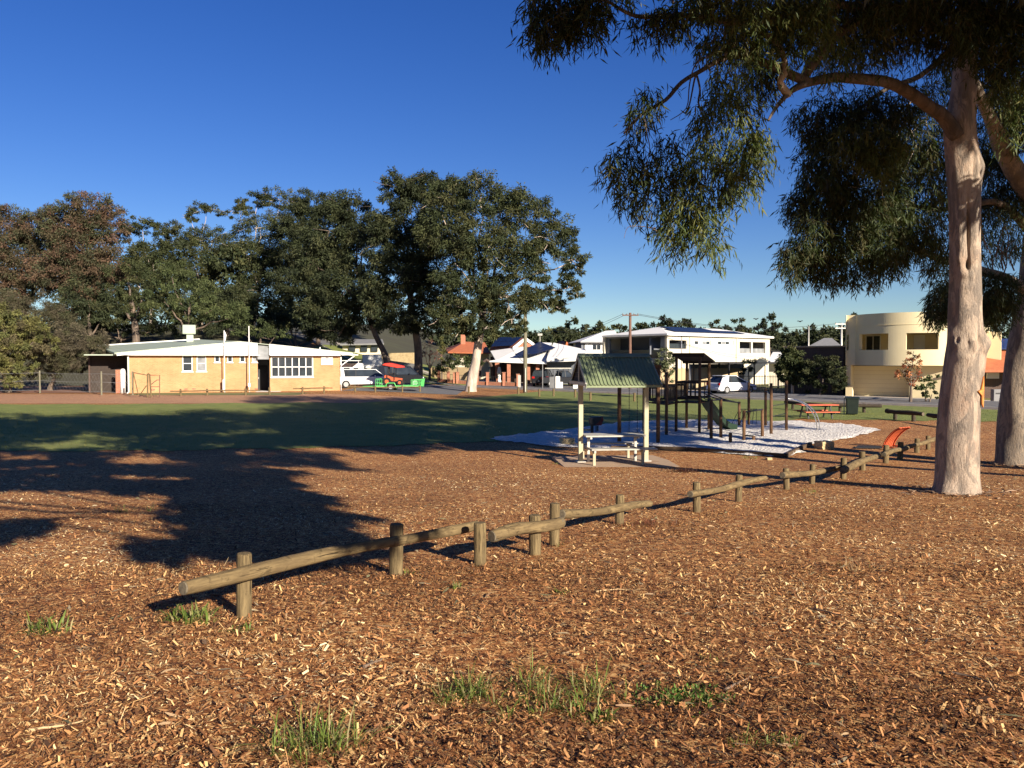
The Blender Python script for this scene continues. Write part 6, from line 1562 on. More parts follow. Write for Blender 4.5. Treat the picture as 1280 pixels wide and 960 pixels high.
for a, b in zip(fps[:-1], fps[1:]):
    for z in (0.25, 0.95, 1.55):
        m = MB(); m.tube([a + Vector((0, 0, z)), a.lerp(b, 0.5) + Vector((0, 0, z - 0.05)), b + Vector((0, 0, z))], 0.010, 5); m.build('wire', M['tile_grey'], wf, world=True)
    m = MB()
    L_ = (b - a).length; nn_ = int(L_ / 0.35)
    for i in range(nn_):
        q = a.lerp(b, i / nn_); q2 = a.lerp(b, min(1, (i + 3) / nn_))
        m.tube([q + Vector((0, 0, 0.2)), q2 + Vector((0, 0, 1.5))], 0.0022, 3); m.tube([q + Vector((0, 0, 1.5)), q2 + Vector((0, 0, 0.2))], 0.0022, 3)
    m.build('mesh', M['tile_grey'], wf, world=True, kind='stuff')

# ------------------------------------------------------------------ the cream building with the round balcony
A = Vector((26.75, 64.0, 0)); ux, uy = 0.80, -0.60
co = Vector((A.x, A.y, gz(29, 60) - 0.02)); cr = math.atan2(uy, ux)
cb = thing('cream_building', 'cream rendered two-storey building with a curved upper balcony and recessed garage', 'building', co, cr)
F = Fr(co, cr)
H1_, H2_ = F.z(1062, 456.5), F.z(1062, 394.0)
x0 = F.x(1069); x1 = F.x(1206)
wdt = x1 - x0; bul = 1.75
Rad = (wdt * wdt / 4 + bul * bul) / (2 * bul); cxm = (x0 + x1) / 2; cyc = Rad - bul
path = [(0, 0.0), (F.x(1056.5), 0.0), (F.x(1061), 0.0)]
n_ = 48; a0 = math.asin((wdt / 2) / Rad)
arc = []
for i in range(n_ + 1):
    t = -a0 + 2 * a0 * i / n_
    arc.append((cxm + Rad * math.sin(t), cyc - Rad * math.cos(t)))
path += arc
def arc_i(px):
    best = min(range(len(path)), key=lambda i: abs(pxof(path[i]) - px)); return best
def pxof(q):
    wx = co.x + F.c * q[0] - F.s * q[1]; wy = co.y + F.s * q[0] + F.c * q[1]
    return 640 + 1000 * wx / wy
za = at(1095, 436.5, 57.6).z - co.z; zb_ = at(1095, 415, 57.6).z - co.z
hl = [(1, 2, za, zb_), (arc_i(1073.5), arc_i(1110), za, zb_), (arc_i(1132.5), arc_i(1174), za, zb_)]
path = [(-0.0, 0.0)] + path[1:]
m = MB(); pathwall(m, path, 0.26, H1_, H2_, hl); o = m.build('balcony_wall', M['cream'], cb)
# parapet line, upper floor, back wall of the balcony, ceiling
fl = [(p[0], p[1] + 0.02) for p in path] + [(x1 + 0.0, 5.0), (0.0, 5.0)]
m = MB(); m.prism([(x * 1.0, y + 0.265, 0) for x, y in fl], (0, 0, H1_ + 0.004), (0, 0, H1_ + 0.25)); m.build('balcony_floor', M['cream'], cb)
m = MB(); m.prism([(x * 1.0, y + 0.265, 0) for x, y in fl], (0, 0, zb_ + 0.12), (0, 0, zb_ + 0.3)); m.build('ceiling', M['cream'], cb)
m = MB()
for q, q2 in zip(path[2:-1], path[3:]):
    m.bar((q[0], q[1] - 0.012, F.z(1100, 406.5, -1.2)), (q2[0], q2[1] - 0.012, F.z(1100, 406.5, -1.2)), 0.03, 0.05)
m.build('string_course', M['cream'], cb)
m = MB(); pathwall(m, [(0.1, 2.9), (x1 * 0.52, 2.9), (x1 * 0.62, 2.9), (x1 + 2, 2.9)], 0.2, H1_ + 0.25, zb_ + 0.12, [(1, 2, H1_ + 0.3, H1_ + 2.4)]); m.build('balcony_back_wall', M['cream'], cb)
m = MB(); m.box((x1 * 0.57, 3.0, H1_ + 1.35), (x1 * 0.1, 0.05, 2.1)); m.build('balcony_door', M['white'], cb)
for x in (x1 * 0.16, x1 * 0.38, x1 * 0.80):
    window(cb, x - 0.55, x + 0.55, H1_ + 0.5, H1_ + 2.4, 2.86, 2, 1, frame='white', pane='glass')
# ground floor: piers, recessed garage door, right wall
gx0, gx1 = F.x(1063.5), F.x(1137)
m = MB(); pathwall(m, [(0, 0.0), (gx0, 0.0)], 0.30, -0.2, H1_); m.build('pier', M['cream'], cb)
m = MB(); m.box((gx0 - 0.02, -0.2, 0.42), (0.5, 0.36, 0.9)); m.build('plinth', M['cream'], cb)
m = MB(); pathwall(m, [(gx1, 0.0), (x1 + 0.6, 0.0)], 0.30, -0.2, H1_ - 0.004); m.build('wall', M['cream'], cb)
GY = 1.0
ng = 7
gz1 = H1_ - 0.05
for i in range(ng):
    z = 0.0 + (gz1) * i / ng
    m = MB(); m.box(((gx0 + gx1) / 2, GY, z + gz1 / ng / 2), (gx1 - gx0 + 0.02, 0.05, gz1 / ng - 0.012)); m.build('garage_door_panel', M['tan'] if False else M['cream'], cb)
m = MB(); m.box(((gx0 + gx1) / 2, GY + 0.06, gz1 / 2), (gx1 - gx0 + 0.1, 0.04, gz1)); m.build('garage_backing', M['tan'], cb)
for x in (gx0 - 0.1, gx1 + 0.1):
    m = MB(); m.box((x, 0.65, H1_ / 2 - 0.1), (0.18, 0.68, H1_ - 0.012)); m.build('reveal', M['cream'], cb)
# side walls, back and roof
m = MB(); pathwall(m, [(0.001, 12.0), (0.001, 0.27)], 0.26, -0.2, H2_ - 0.01); m.build('side_wall', M['cream'], cb)
m = MB(); pathwall(m, [(x1 + 0.3, 0.305), (x1 + 0.3, 12.0)], 0.26, -0.2, H2_ - 0.01); m.build('side_wall', M['cream'], cb)
m = MB(); m.box((x1 / 2, 8.2, H2_ - 0.5), (x1 - 0.1, 7.6, 0.2)); m.build('roof', M['tile_grey'], cb)
# neighbour wall and low block at its left
nbr = thing('brown_outbuilding', 'low brown flat-roofed block in shade left of the cream building', 'outbuilding', (at(1033, 450, 70).x, 70, gz(27, 70)), R(-46))
F = Fr(nbr.location, R(-46))
m = MB(); m.box((0, 0.0, F.z(1033, 434.5) / 2), (F.x(1054) - F.x(1012) + 2.2, 5, F.z(1033, 434.5))); m.build('wall', M['brick_dark'], nbr)
m = MB(); m.box((0, 0, F.z(1033, 434.5) + 0.06), (F.x(1054) - F.x(1012) + 2.4, 5.2, 0.12)); m.build('roof', M['tan'], nbr)
sfn = thing('steel_fence', 'black steel picket fence in the shade left of the cream building', 'fence', (21.5, 66.8, gz(21.5, 66.8)))
fa, fb = Vector((19.6, 72.5, gz(19.6, 72.5))), Vector((26.5, 64.6, gz(26.5, 64.6)))
for z in (0.25, 1.45):
    m = MB(); m.bar(fa + Vector((0, 0, z)), fb + Vector((0, 0, z)), 0.04); m.build('rail', M['blackmetal'], sfn, world=True)
for i in range(70):
    q = fa.lerp(fb, i / 69); m = MB(); m.bar(q, q + Vector((0, 0, 1.6)), 0.022); m.build('picket', M['blackmetal'], sfn, world=True)

# ------------------------------------------------------------------ the large white two-storey house with solar panels
K = Vector((16.45, 85.0, 0)); K.z = gz(K.x, K.y)
E1 = Vector((31.0, 96.6, K.z))
wv2 = (E1 - K); wl = math.hypot(wv2.x, wv2.y); wr = math.atan2(wv2.y, wv2.x)
wh = thing('white_house', 'large off-white two-storey house with rows of solar panels on its roof', 'house', K, wr)
F = Fr(K, wr)
ET = F.z(836, 417.2)
def hz(px, py): return F.z(px, py)
hs = [(835.5, 858, 436, 425.3), (868, 888, 431.5, 425.5), (897, 917, 431.5, 426), (924.3, 956.5, 441.5, 427.5)]
xs_ = [0.0]; holes = []
for i, (a, b, c, d) in enumerate(hs):
    xs_ += [F.x(a) + (0.12 if i == 0 else 0), F.x(b)]; mid_ = (a + b) / 2; holes.append((2 * i + 1, 2 * i + 2, hz(mid_, c), hz(mid_, d)))
xs_.append(F.x(962))
m = MB(); pathwall(m, xpath(xs_, 0), 0.3, -0.3, ET, holes); m.build('wall', M['offwhite'], wh)
for i, (a, b, c, d) in enumerate(hs):
    x0_, x1_ = xs_[2 * i + 1], xs_[2 * i + 2]; z0_, z1_ = holes[i][2], holes[i][3]
    if i in (1, 2): window(wh, x0_ + 0.06, x1_ - 0.06, z0_ + 0.06, z1_ - 0.06, 0.1, 4, 1, frame='white', panes=['glass', 'offwhite', 'glass_grey', 'glass'] if i == 1 else ['glass', 'glass_grey', 'glass', 'offwhite'])
    else:
        m = MB(); m.box(((x0_ + x1_) / 2, 2.3, (z0_ + z1_) / 2), (x1_ - x0_ + 1.0, 0.1, z1_ - z0_ + 1.2)); m.build('balcony_back', M['grey_and_shade'], wh)
        m = MB(); m.box(((x0_ + x1_) / 2, 0.2, z0_ + 0.28), (x1_ - x0_, 0.03, 0.56)); m.build('balustrade', M['glass_grey'] if i else M['glass'], wh)
        if i == 3:
            m = MB(); m.box((x0_ + (x1_ - x0_) * 0.48, 0.16, (z0_ + z1_) / 2), (0.3, 0.26, z1_ - z0_)); m.build('column', M['offwhite'], wh)
for px in (862, 920):
    m = MB(); m.tube([(F.x(px), -0.06, 0), (F.x(px), -0.06, ET)], 0.05, 7); m.build('downpipe', M['offwhite'], wh)
xe = F.x(962)
m = MB(); pathwall(m, [(xe - 0.001, 0.31), (xe - 0.001, 9)], 0.3, -0.3, ET - 0.004); m.build('wall', M['offwhite'], wh)
m = MB(); pathwall(m, [(xe, 9.3), (-0.3, 9.3)], 0.3, -0.3, ET - 0.006); m.build('wall', M['offwhite'], wh)
# street side, mostly open balcony; its shade is put into dark grey walls
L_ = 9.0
m = MB(); pathwall(m, [(0.001, L_), (0.001, L_ - 0.5), (0.001, 0.9), (0.001, 0.305)], 0.28, -0.3, ET - 0.005, [(1, 2, 3.1, ET - 0.35), (1, 2, 0.2, 2.6)]); m.build('street_wall', M['grey_and_shade'], wh)
m = MB(); m.box((2.4, L_ / 2, ET / 2), (0.15, L_, ET - 0.3)); m.build('balcony_back', M['grey_and_shade'], wh)
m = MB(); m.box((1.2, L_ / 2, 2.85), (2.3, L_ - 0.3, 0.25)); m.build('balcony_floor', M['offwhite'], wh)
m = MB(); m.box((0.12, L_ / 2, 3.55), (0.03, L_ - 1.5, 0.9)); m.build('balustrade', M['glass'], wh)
# hip roof
e = 0.32
RH = 1.0
r0, r1 = Vector((4.2, 4.5, ET + RH)), Vector((xe - 4.2, 4.5, ET + RH))
c0, c1, c2_, c3 = Vector((-e, -e, ET + 0.02)), Vector((xe + e, -e, ET + 0.02)), Vector((xe + e, 9 + e, ET + 0.02)), Vector((-e, 9 + e, ET + 0.02))
for pts in ([c0, c1, r1, r0], [c1, c2_, r1], [c2_, c3, r0, r1], [c3, c0, r0]): slab(wh, 'roof', pts, M['whiterender'], 0.08)
for a, b in ((c0, c1), (c1, c2_), (c3, c0)):
    m = MB(); m.bar(a - Vector((0, 0, 0.1)), b - Vector((0, 0, 0.1)), 0.1, 0.2); m.build('gutter', M['white'], wh)
m = MB(); m.prism([c0 - Vector((0, 0, 0.22)), c1 - Vector((0, 0, 0.22)), c2_ - Vector((0, 0, 0.22)), c3 - Vector((0, 0, 0.22))], (0, 0, 0), (0, 0, 0.04)); m.build('soffit', M['offwhite'], wh)
def on_roof(x, v): return Vector((x, -e + (4.5 + e) * v, ET + 0.02 + (RH - 0.02) * v + 0.10))
for row, (va, vb, xa, xb) in enumerate(((0.22, 0.54, 2.2, xe - 3.4), (0.56, 0.88, 3.4, xe - 7.5))):
    nn = int((xb - xa) / 1.05)
    for i in range(nn):
        x = xa + i * 1.05
        slab(wh, 'solar_panel', [on_roof(x, va), on_roof(x + 1.02, va), on_roof(x + 1.02, vb), on_roof(x, vb)], M['solar'], 0.05)
# garden wall, carport and clutter before it
gw = thing('tan_fence', 'tan panel fence behind the white car', 'fence', (15.6, 77.5, gz(15.6, 77.5)))
ga_, gb_ = Vector((14.4, 78.6, gz(14.4, 78.6))), Vector((22.8, 79.5, gz(22.8, 79.5)))
for i in range(7):
    a_, b_ = ga_.lerp(gb_, i / 7), ga_.lerp(gb_, (i + 0.975) / 7)
    m = MB(); m.bar(a_ + Vector((0, 0, 1.02)), b_ + Vector((0, 0, 1.02)), 0.09, 2.1); m.build('panel', M['tan'], gw, world=True)
    m = MB(); m.box(ga_.lerp(gb_, (i + 0.9875) / 7) + Vector((0, 0, 1.05)), (0.13, 0.16, 2.25)); m.build('post', M['tan'], gw, world=True)
kp = Vector((21.0, 77.0, gz(21, 77)))
cpt = thing('carport', 'dark flat-roofed carport between the white house and the street tree', 'carport', kp, R(38))
m = MB(); m.box((2.6, 1.2, 2.62), (8.6, 4.6, 0.16)); m.build('roof', M['blackmetal'], cpt)
for x in (-1.4, 2.6, 6.6):
    for y in (-0.9, 3.3):
        m = MB(); m.box((x, y, 1.28), (0.12, 0.12, 2.54)); m.build('post', M['blackmetal'], cpt)
m = MB(); m.box((2.6, 3.6, 1.25), (8.6, 0.1, 2.5)); m.build('back_wall', M['grey_and_shade'], cpt)
m = MB(); m.box((0.2, 3.5, 1.6), (1.0, 0.06, 1.1)); m.build('window', M['white'], cpt)

# ------------------------------------------------------------------ the white two-storey house left of it
HB = Vector((8.9, 101.0, gz(8.9, 101)))
hb = thing('white_house', 'smaller white two-storey house with one dark upper window and a grey panel', 'house', HB, R(6))
F = Fr(HB, R(6))
ET = F.z(760, 427.0)
xa, xb = F.x(731), F.x(777)
wx0, wx1, wz0, wz1 = F.x(740), F.x(751.5), F.z(745, 438), F.z(745, 430.5)
m = MB(); pathwall(m, xpath([xa, wx0, wx1, xb], 0), 0.25, -0.3, ET, [(1, 2, wz0, wz1)]); m.build('wall', M['whiterender'], hb)
window(hb, wx0 + 0.05, wx1 - 0.05, wz0 + 0.05, wz1 - 0.05, 0.06, 2, 1)
m = MB(); m.box(((F.x(753) + F.x(759)) / 2, -0.02, F.z(756, 433)), (F.x(759) - F.x(753), 0.05, 1.2)); m.build('wall_panel', M['galv'], hb)
for px in (748, 752, 759.5, 768, 774):
    m = MB(); m.box((F.x(px), -0.02, F.z(px, 445)), (0.36 if px < 755 else 0.75, 0.06, 0.42)); m.build('window', M['glass'], hb)
m = MB(); m.box((F.x(728), 2.0, ET - 0.6), (0.3, 4, 1.2)); m.build('wall_return', M['grey_and_shade'], hb)
m = MB(); pathwall(m, [(xa - 0.0, 8.0), (xa - 0.0, 0.26)], 0.25, -0.3, ET - 0.004); m.build('wall', M['whiterender'], hb)
for nm, pxa, pxb, mt in (('chimney_wall', 777.3, 786, 'grey_and_shade'),):
    m = MB(); m.box(((F.x(pxa) + F.x(pxb)) / 2, 0.5, F.z(780, 419) / 2), (F.x(pxb) - F.x(pxa), 1.4, F.z(780, 419))); m.build(nm, M[mt], hb)
e = 0.5
p0, p1 = F.x(725.5, -e), F.x(778, -e)
rr0 = Vector((F.x(757, 4), 4.0, F.z(757, 413.5, 4))); rr1 = Vector((F.x(768, 4), 4.0, F.z(768, 413, 4)))
c0, c1, c2_, c3 = Vector((p0, -e, ET)), Vector((p1, -e, ET)), Vector((p1, 8.5, ET)), Vector((p0, 8.5, ET))
for pts in ([c0, c1, rr1, rr0], [c1, c2_, rr1], [c2_, c3, rr0, rr1], [c3, c0, rr0]): slab(hb, 'roof', pts, M['whiterender'], 0.08)
m = MB(); m.bar(c0 - Vector((0, 0, 0.1)), c1 - Vector((0, 0, 0.1)), 0.1, 0.18); m.build('gutter', M['tile_grey'], hb)

# ------------------------------------------------------------------ the single-storey white roofed house with a solar array and dark garage
def PW(px, py, d): return at(px, py, d)
hc = thing('garage_house', 'single-storey house with a white roof, tilted solar array and dark garage', 'house', (4.5, 96, gz(4.5, 96)))
slab(hc, 'roof', [PW(612, 451, 91), PW(683, 453.5, 90), PW(684, 445.5, 90.5), PW(690, 428.5, 99), PW(675, 428, 99), PW(640, 446, 93)], M['whiterender'], 0.14, world=True)
slab(hc, 'roof', [PW(684, 446.5, 90), PW(728, 448, 89), PW(733, 437, 95), PW(692, 428.3, 99.2)], M['whiterender'], 0.14, world=True)
m = MB(); m.bar(PW(683.5, 450.5, 89.9), PW(728, 449, 88.9), 0.1, 0.4); m.build('gutter', M['white'], hc, world=True)
for i in range(7):
    a, b = i / 7, (i + 0.96) / 7
    A_, B_, C_, D_ = PW(643, 446.3, 91.6), PW(668.5, 445.5, 91.3), PW(694.5, 437.5, 94.6), PW(675, 430, 97.5)
    up = Vector((0, 0, 0.30))
    slab(hc, 'solar_panel', [A_.lerp(D_, a) + up, B_.lerp(C_, a) + up, B_.lerp(C_, b) + up, A_.lerp(D_, b) + up], M['solar'], 0.05, world=True)
def wallq(parent, name, a, b, top, mat, th=0.2, z0=None):
    A_ = PW(a[0], top[0], a[1]); B_ = PW(b[0], top[1], b[1])
    g0, g1 = gz(A_.x, A_.y) - 0.2, gz(B_.x, B_.y) - 0.2
    d_ = (B_ - A_); nrm_ = Vector((-d_.y, d_.x, 0)).normalized() * th
    vs = [(A_.x, A_.y, g0), (B_.x, B_.y, g1), tuple(B_), tuple(A_)]
    vs += [tuple(Vector(v_) + nrm_) for v_ in vs]
    m = MB(); m.add(vs, [(0, 1, 2, 3), (7, 6, 5, 4), (0, 4, 5, 1), (1, 5, 6, 2), (2, 6, 7, 3), (3, 7, 4, 0)])
    return m.build(name, mat, parent, world=True)
wallq(hc, 'garage_wall', (684, 91.3), (727, 90.2), (450, 450.5), M['grey_and_shade'])
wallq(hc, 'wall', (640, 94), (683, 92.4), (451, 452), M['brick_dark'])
wallq(hc, 'side_wall', (727, 90.4), (731, 98), (450.5, 448), M['whiterender'])
for px in (636, 660.5, 672):
    q = PW(px, 452, 91.2); g0 = gz(q.x, q.y)
    m = MB(); m.box((q.x, q.y, (q.z + g0) / 2 - 0.1), (0.4, 0.4, q.z - g0)); m.build('pillar', M['brick_red'], hc, world=True)
m = MB(); q = PW(675, 427, 97.8); m.tube([q, q + Vector((0, 0, 0.8))], 0.05, 6); m.box(q + Vector((0, 0, 0.85)), (0.55, 0.4, 0.25)); m.build('roof_vent', M['galv'], hc, world=True)

hd = thing('gable_house', 'orange brick gable house with solar panels and a white verandah roof', 'house', (1.0, 101, gz(1.0, 101)))
gA, gLb, gRb = PW(656.5, 423.3, 98), PW(641.5, 435.5, 97), PW(671.5, 434, 99)
m = MB(); m.prism([PW(643.5, 435, 97.6), PW(669.5, 433, 98.8), PW(656.5, 424.6, 98.2)], (0, 0, 0), (0.02, 0.3, 0)); m.build('gable', M['brick_red'], hd, world=True)
for a, b in ((gA, gLb), (gA, gRb)):
    m = MB(); m.bar(a, b, 0.12, 0.34); m.build('barge_board', M['white'], hd, world=True)
bk = PW(621, 422.8, 106)
slab(hd, 'roof', [gA + Vector((0, 0, 0.1)), gLb + Vector((0, 0, 0.06)), PW(611.5, 437.2, 104), bk], M['tile_orange'], 0.12, world=True)
slab(hd, 'roof', [gA + Vector((0, 0, 0.1)), bk, PW(660, 431, 108), gRb + Vector((0, 0, 0.06))], M['tile_orange'], 0.12, world=True)
for r_ in range(2):
    for i in range(6):
        a, b = 0.08 + i * 0.145, 0.08 + i * 0.145 + 0.138
        lo_a, hi_a = 0.08 + r_ * 0.43, 0.08 + r_ * 0.43 + 0.41
        P4 = lambda s_, t_: (gA.lerp(bk, s_)).lerp(gLb.lerp(PW(611.5, 437.2, 104), s_), t_) + Vector((-0.02, 0, 0.28))
        slab(hd, 'solar_panel', [P4(a, lo_a), P4(b, lo_a), P4(b, hi_a), P4(a, hi_a)], M['solar'], 0.05, world=True)
slab(hd, 'verandah_roof', [PW(613, 438.5, 99), PW(655, 433, 96.5), PW(655, 450.3, 93.8), PW(620, 450.8, 94.2)], M['whiterender'], 0.14, world=True)
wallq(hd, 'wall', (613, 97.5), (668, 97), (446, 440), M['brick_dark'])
aq = PW(607, 476, 94.5); m = MB()
m.tube([PW(599, 474, 94.5), PW(600, 460, 94.5), PW(603.5, 453, 94.5), PW(608, 450, 94.5), PW(612.5, 453, 94.5), PW(615, 460, 94.5), PW(616, 474, 94.5)], 0.18, 8); m.build('arch', M['brick_dark'], hd, world=True)
for px, w_, tp_ in ((621.5, 0.5, 453.5), (636, 0.5, 452)):
    q = PW(px, tp_, 94.6); g0 = gz(q.x, q.y)
    m = MB(); m.box((q.x, q.y, (q.z + g0) / 2), (w_, w_, q.z - g0)); m.build('pillar', M['brick_red'], hd, world=True)
for px, w_ in ((624, 0.55),):
    q = PW(px, 458, 93.6); g0 = gz(q.x, q.y)
    m = MB(); m.lathe((q.x, q.y, g0), [(0.2, 0), (0.25, 0.1), (0.15, 0.4), (0.2, 0.9), (0.28, 1.1), (0.2, 1.5), (0.12, 1.8)], 10); m.build('garden_urn', M['white'], hd, world=True)
he = thing('tiled_house', 'orange tiled roof house behind the pale leaning trunk', 'house', (-6.0, 108, gz(-6, 108)))
slab(he, 'roof', [PW(560, 440, 106), PW(613, 441, 105), PW(606, 428, 111), PW(581, 427, 111)], M['tile_orange'], 0.15, world=True)
slab(he, 'roof', [PW(560, 440, 106), PW(581, 427, 111), PW(578, 430, 118), PW(556, 436, 116)], M['tile_orange'], 0.15, world=True)
wallq(he, 'wall', (563, 107), (611, 106.4), (440.3, 441), M['offwhite'])
for px in (568, 590): 
    q = PW(px, 446, 106.6); m = MB(); m.box((q.x, q.y - 0.05, q.z), (1.2, 0.15, 0.9)); m.build('window', M['glass'], he, world=True)
m = MB(); m.box(PW(579, 427, 110) + Vector((0, 0, 0.3)), (0.6, 0.6, 1.3)); m.build('chimney', M['brick_red'], he, world=True)
hf = thing('small_house', 'small distant house with an orange gable roof above the white roofs', 'house', (8.8, 150, gz(8.8, 150)))
slab(hf, 'roof', [PW(693, 436, 148), PW(707, 435, 146), PW(706, 426.5, 150), PW(699, 427, 154)], M['tile_orange'], 0.2, world=True)
m = MB(); m.prism([PW(706, 435.5, 146.5), PW(713.5, 434, 149), PW(713.5, 431.5, 149), PW(708, 427.2, 147)], (0, 0, 0), (0.1, 0.3, 0)); m.build('gable', M['tile_orange'], hf, world=True)
wallq(hf, 'wall', (694, 149), (712, 149.5), (436, 435), M['offwhite'])
hg = thing('grey_roofed_house', 'distant house with a grey pyramid roof left of the cream building', 'house', (38.5, 100, gz(38.5, 100)))
slab(hg, 'roof', [PW(1010, 433, 98), PW(1054, 434, 97), PW(1040, 422.5, 102), PW(1030, 422.5, 102)], M['tile_grey'], 0.15, world=True)
wallq(hg, 'wall', (1013, 99.5), (1052, 98.6), (433.3, 434), M['offwhite'])
for px in (1022, 1040):
    q = PW(px, 440, 98.9); m = MB(); m.box((q.x, q.y - 0.1, q.z), (1.4, 0.15, 0.9)); m.build('window', M['glass'], hg, world=True)
hi = thing('white_roofed_house', 'white roofed house just right of the large white house', 'house', (31.8, 92, gz(31.8, 92)))
slab(hi, 'roof', [PW(960, 451, 88), PW(1000, 452, 87), PW(986, 440, 94), PW(966, 440, 94)], M['whiterender'], 0.15, world=True)
wallq(hi, 'wall', (961, 89.5), (998, 88.6), (451.2, 452), M['offwhite'])
hj = thing('solar_tile_house', 'orange tiled house with blue solar panels seen between the two big trunks', 'house', (37.5, 62, gz(37.5, 62)))
slab(hj, 'roof', [PW(1195, 463.5, 59), PW(1300, 463, 58), PW(1300, 425, 64), PW(1215, 425, 64)], M['tile_orange'], 0.15, world=True)
for i in range(6):
    a, b = i / 6, (i + 0.97) / 6
    A_, B_, C_, D_ = PW(1218, 438.5, 61.6), PW(1292, 438.5, 61.4), PW(1292, 425.8, 63.6), PW(1218, 425.8, 63.7)
    up = Vector((0, 0, 0.16))
    slab(hj, 'solar_panel', [A_.lerp(B_, a) + up, A_.lerp(B_, b) + up, D_.lerp(C_, b) + up, D_.lerp(C_, a) + up], M['canvasblue'], 0.05, world=True)
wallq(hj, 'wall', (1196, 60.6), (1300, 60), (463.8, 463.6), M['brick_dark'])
m = MB(); m.bar(PW(1195, 464, 58.9), PW(1300, 463.6, 57.9), 0.1, 0.18); m.build('gutter', M['tile_orange'], hj, world=True)
q = PW(1241, 469, 59.4); m = MB(); m.box(q, (0.9, 0.1, 0.5)); m.build('window', M['offwhite'], hj, world=True)
mbx = onground(1245, 503)
mt = thing('meter_box', 'grey pillar letterbox before the house between the two trunks', 'letterbox', mbx)
m = MB(); m.box((0, 0, 0.45), (0.55, 0.4, 0.9)); m.build('pillar', M['tile_grey'], mt, bevel=0.02)
m = MB(); m.box((0, -0.205, 0.62), (0.3, 0.02, 0.10)); m.build('slot', M['blackmetal'], mt)

# brick pillars of the front fence along the footpath
bf = thing('brick_fence', 'orange brick pillar fence along the footpath behind the pale trunk', 'fence', rp(46, 12.2) + (gz(*rp(46, 12.2)),))
pil = [(548.5, 456, 470.5), (560.5, 457, 471), (568, 457, 470.5), (572, 457.5, 472), (596.5, 459, 474), (609.5, 460, 476), (630, 459, 475.5), (647.5, 460, 475)]
pp3 = []
for px, top, bot in pil:
    d_ = 92 - (px - 548) * 0.05
    q = PW(px, bot, d_); g0 = gz(q.x, q.y); h_ = (bot - top) * d_ / 1000
    pp3.append(Vector((q.x, q.y, g0)))
    m = MB(); m.box((q.x, q.y, g0 + h_ / 2), (0.32, 0.32, h_)); pl_ = m.build('pillar', M['brick_red'], bf, world=True)
    m = MB(); m.box((q.x - 0, q.y, g0 + h_ + 0.03), (0.42, 0.42, 0.06)); c_ = m.build('pillar_cap', M['brick_red'], bf, world=True)
for a, b in zip(pp3[:-1], pp3[1:]):
    if (b - a).length < 0.8: continue
    dd = (b - a).normalized() * 0.17
    m = MB(); m.bar(a + dd + Vector((0, 0, 0.2)), b - dd + Vector((0, 0, 0.2)), 0.2, 0.4); m.build('low_wall', M['brick_red'], bf, world=True)
    m = MB(); m.bar(a + dd + Vector((0, 0, 1.0)), b - dd + Vector((0, 0, 1.0)), 0.04); m.build('rail', M['blackmetal'], bf, world=True)
    k_ = int((b - a).length / 0.25)
    m = MB()
    for i in range(1, k_):
        q = a.lerp(b, i / k_); m.bar(q + Vector((0, 0, 0.4)), q + Vector((0, 0, 1.0)), 0.02)
    m.build('infill_bars', M['blackmetal'], bf, world=True, kind='stuff')
def lowwall(name, label, a, b, top, mat, th=0.25, cat='wall', n=1, group=None):
    A_ = PW(a[0], 470, a[1]); t = thing(name, label, cat, (A_.x, A_.y, gz(A_.x, A_.y)), 0, group)
    for i in range(n):
        f0, f1 = i / n, (i + (0.985 if n > 1 else 1)) / n
        L = lambda u, v_, f: u + (v_ - u) * f
        wallq(t, 'panel', (L(a[0], b[0], f0), L(a[1], b[1], f0)), (L(a[0], b[0], f1), L(a[1], b[1], f1)), (L(top[0], top[1], f0), L(top[0], top[1], f1)), mat, th)
    return t
lowwall('garden_wall', 'cream garden wall behind the brick pillars', (536, 100), (592, 97), (459, 459), M['tan'])
lowwall('white_wall', 'white garden wall at the foot of the slope beyond the trailer', (453.5, 98), (477, 99), (443.3, 443), M['white'])
lowwall('stone_wall', 'sunlit stone retaining wall on the slope beyond the tractor', (476, 101), (517, 100), (441.5, 440.8), M['stone'], n=6)
lowwall('panel_fence', 'grey stepped panel fence behind the red tractor canopy', (477, 96), (520, 94), (449.3, 455), M['tile_grey'], 0.08, 'fence', 4)
lowwall('grey_pillar_wall', 'grey rendered pillar wall right of the brick pillar fence', (647.5, 84.5), (651, 84.5), (469, 469), M['galv'], 0.4)
lb_ = lowwall('letterbox_wall', 'white stepped letterbox wall at the dark garage driveway', (694.5, 82), (700, 82), (470.5, 470.5), M['white'], 0.35, 'letterbox')
wallq(lb_, 'panel', (700.1, 82), (703.5, 82), (477.5, 477.5), M['white'], 0.35)
wallq(lb_, 'panel', (687, 82.3), (694.4, 82.1), (471, 471), M['tile_grey'], 0.3)
lowwall('white_block', 'low white block wall beside the picnic shelter gable', (716.5, 81), (722, 81), (478.5, 478.5), M['white'], 0.3)
hk = thing('hillside_house', 'low white hillside house half hidden by the dark forked tree', 'house', (-20, 112, gz(-20, 112)))
slab(hk, 'roof', [PW(425, 430, 112), PW(480, 429, 112), PW(478, 424, 118), PW(430, 424, 118)], M['tile_grey'], 0.2, world=True)
wallq(hk, 'wall', (428, 113), (478, 113), (430.5, 429.5), M['offwhite'])
for px in (440, 455, 468):
    q = PW(px, 435, 112.8); m = MB(); m.box((q.x, q.y, q.z), (0.9, 0.2, 1.0)); m.build('window', M['glass'], hk, world=True)

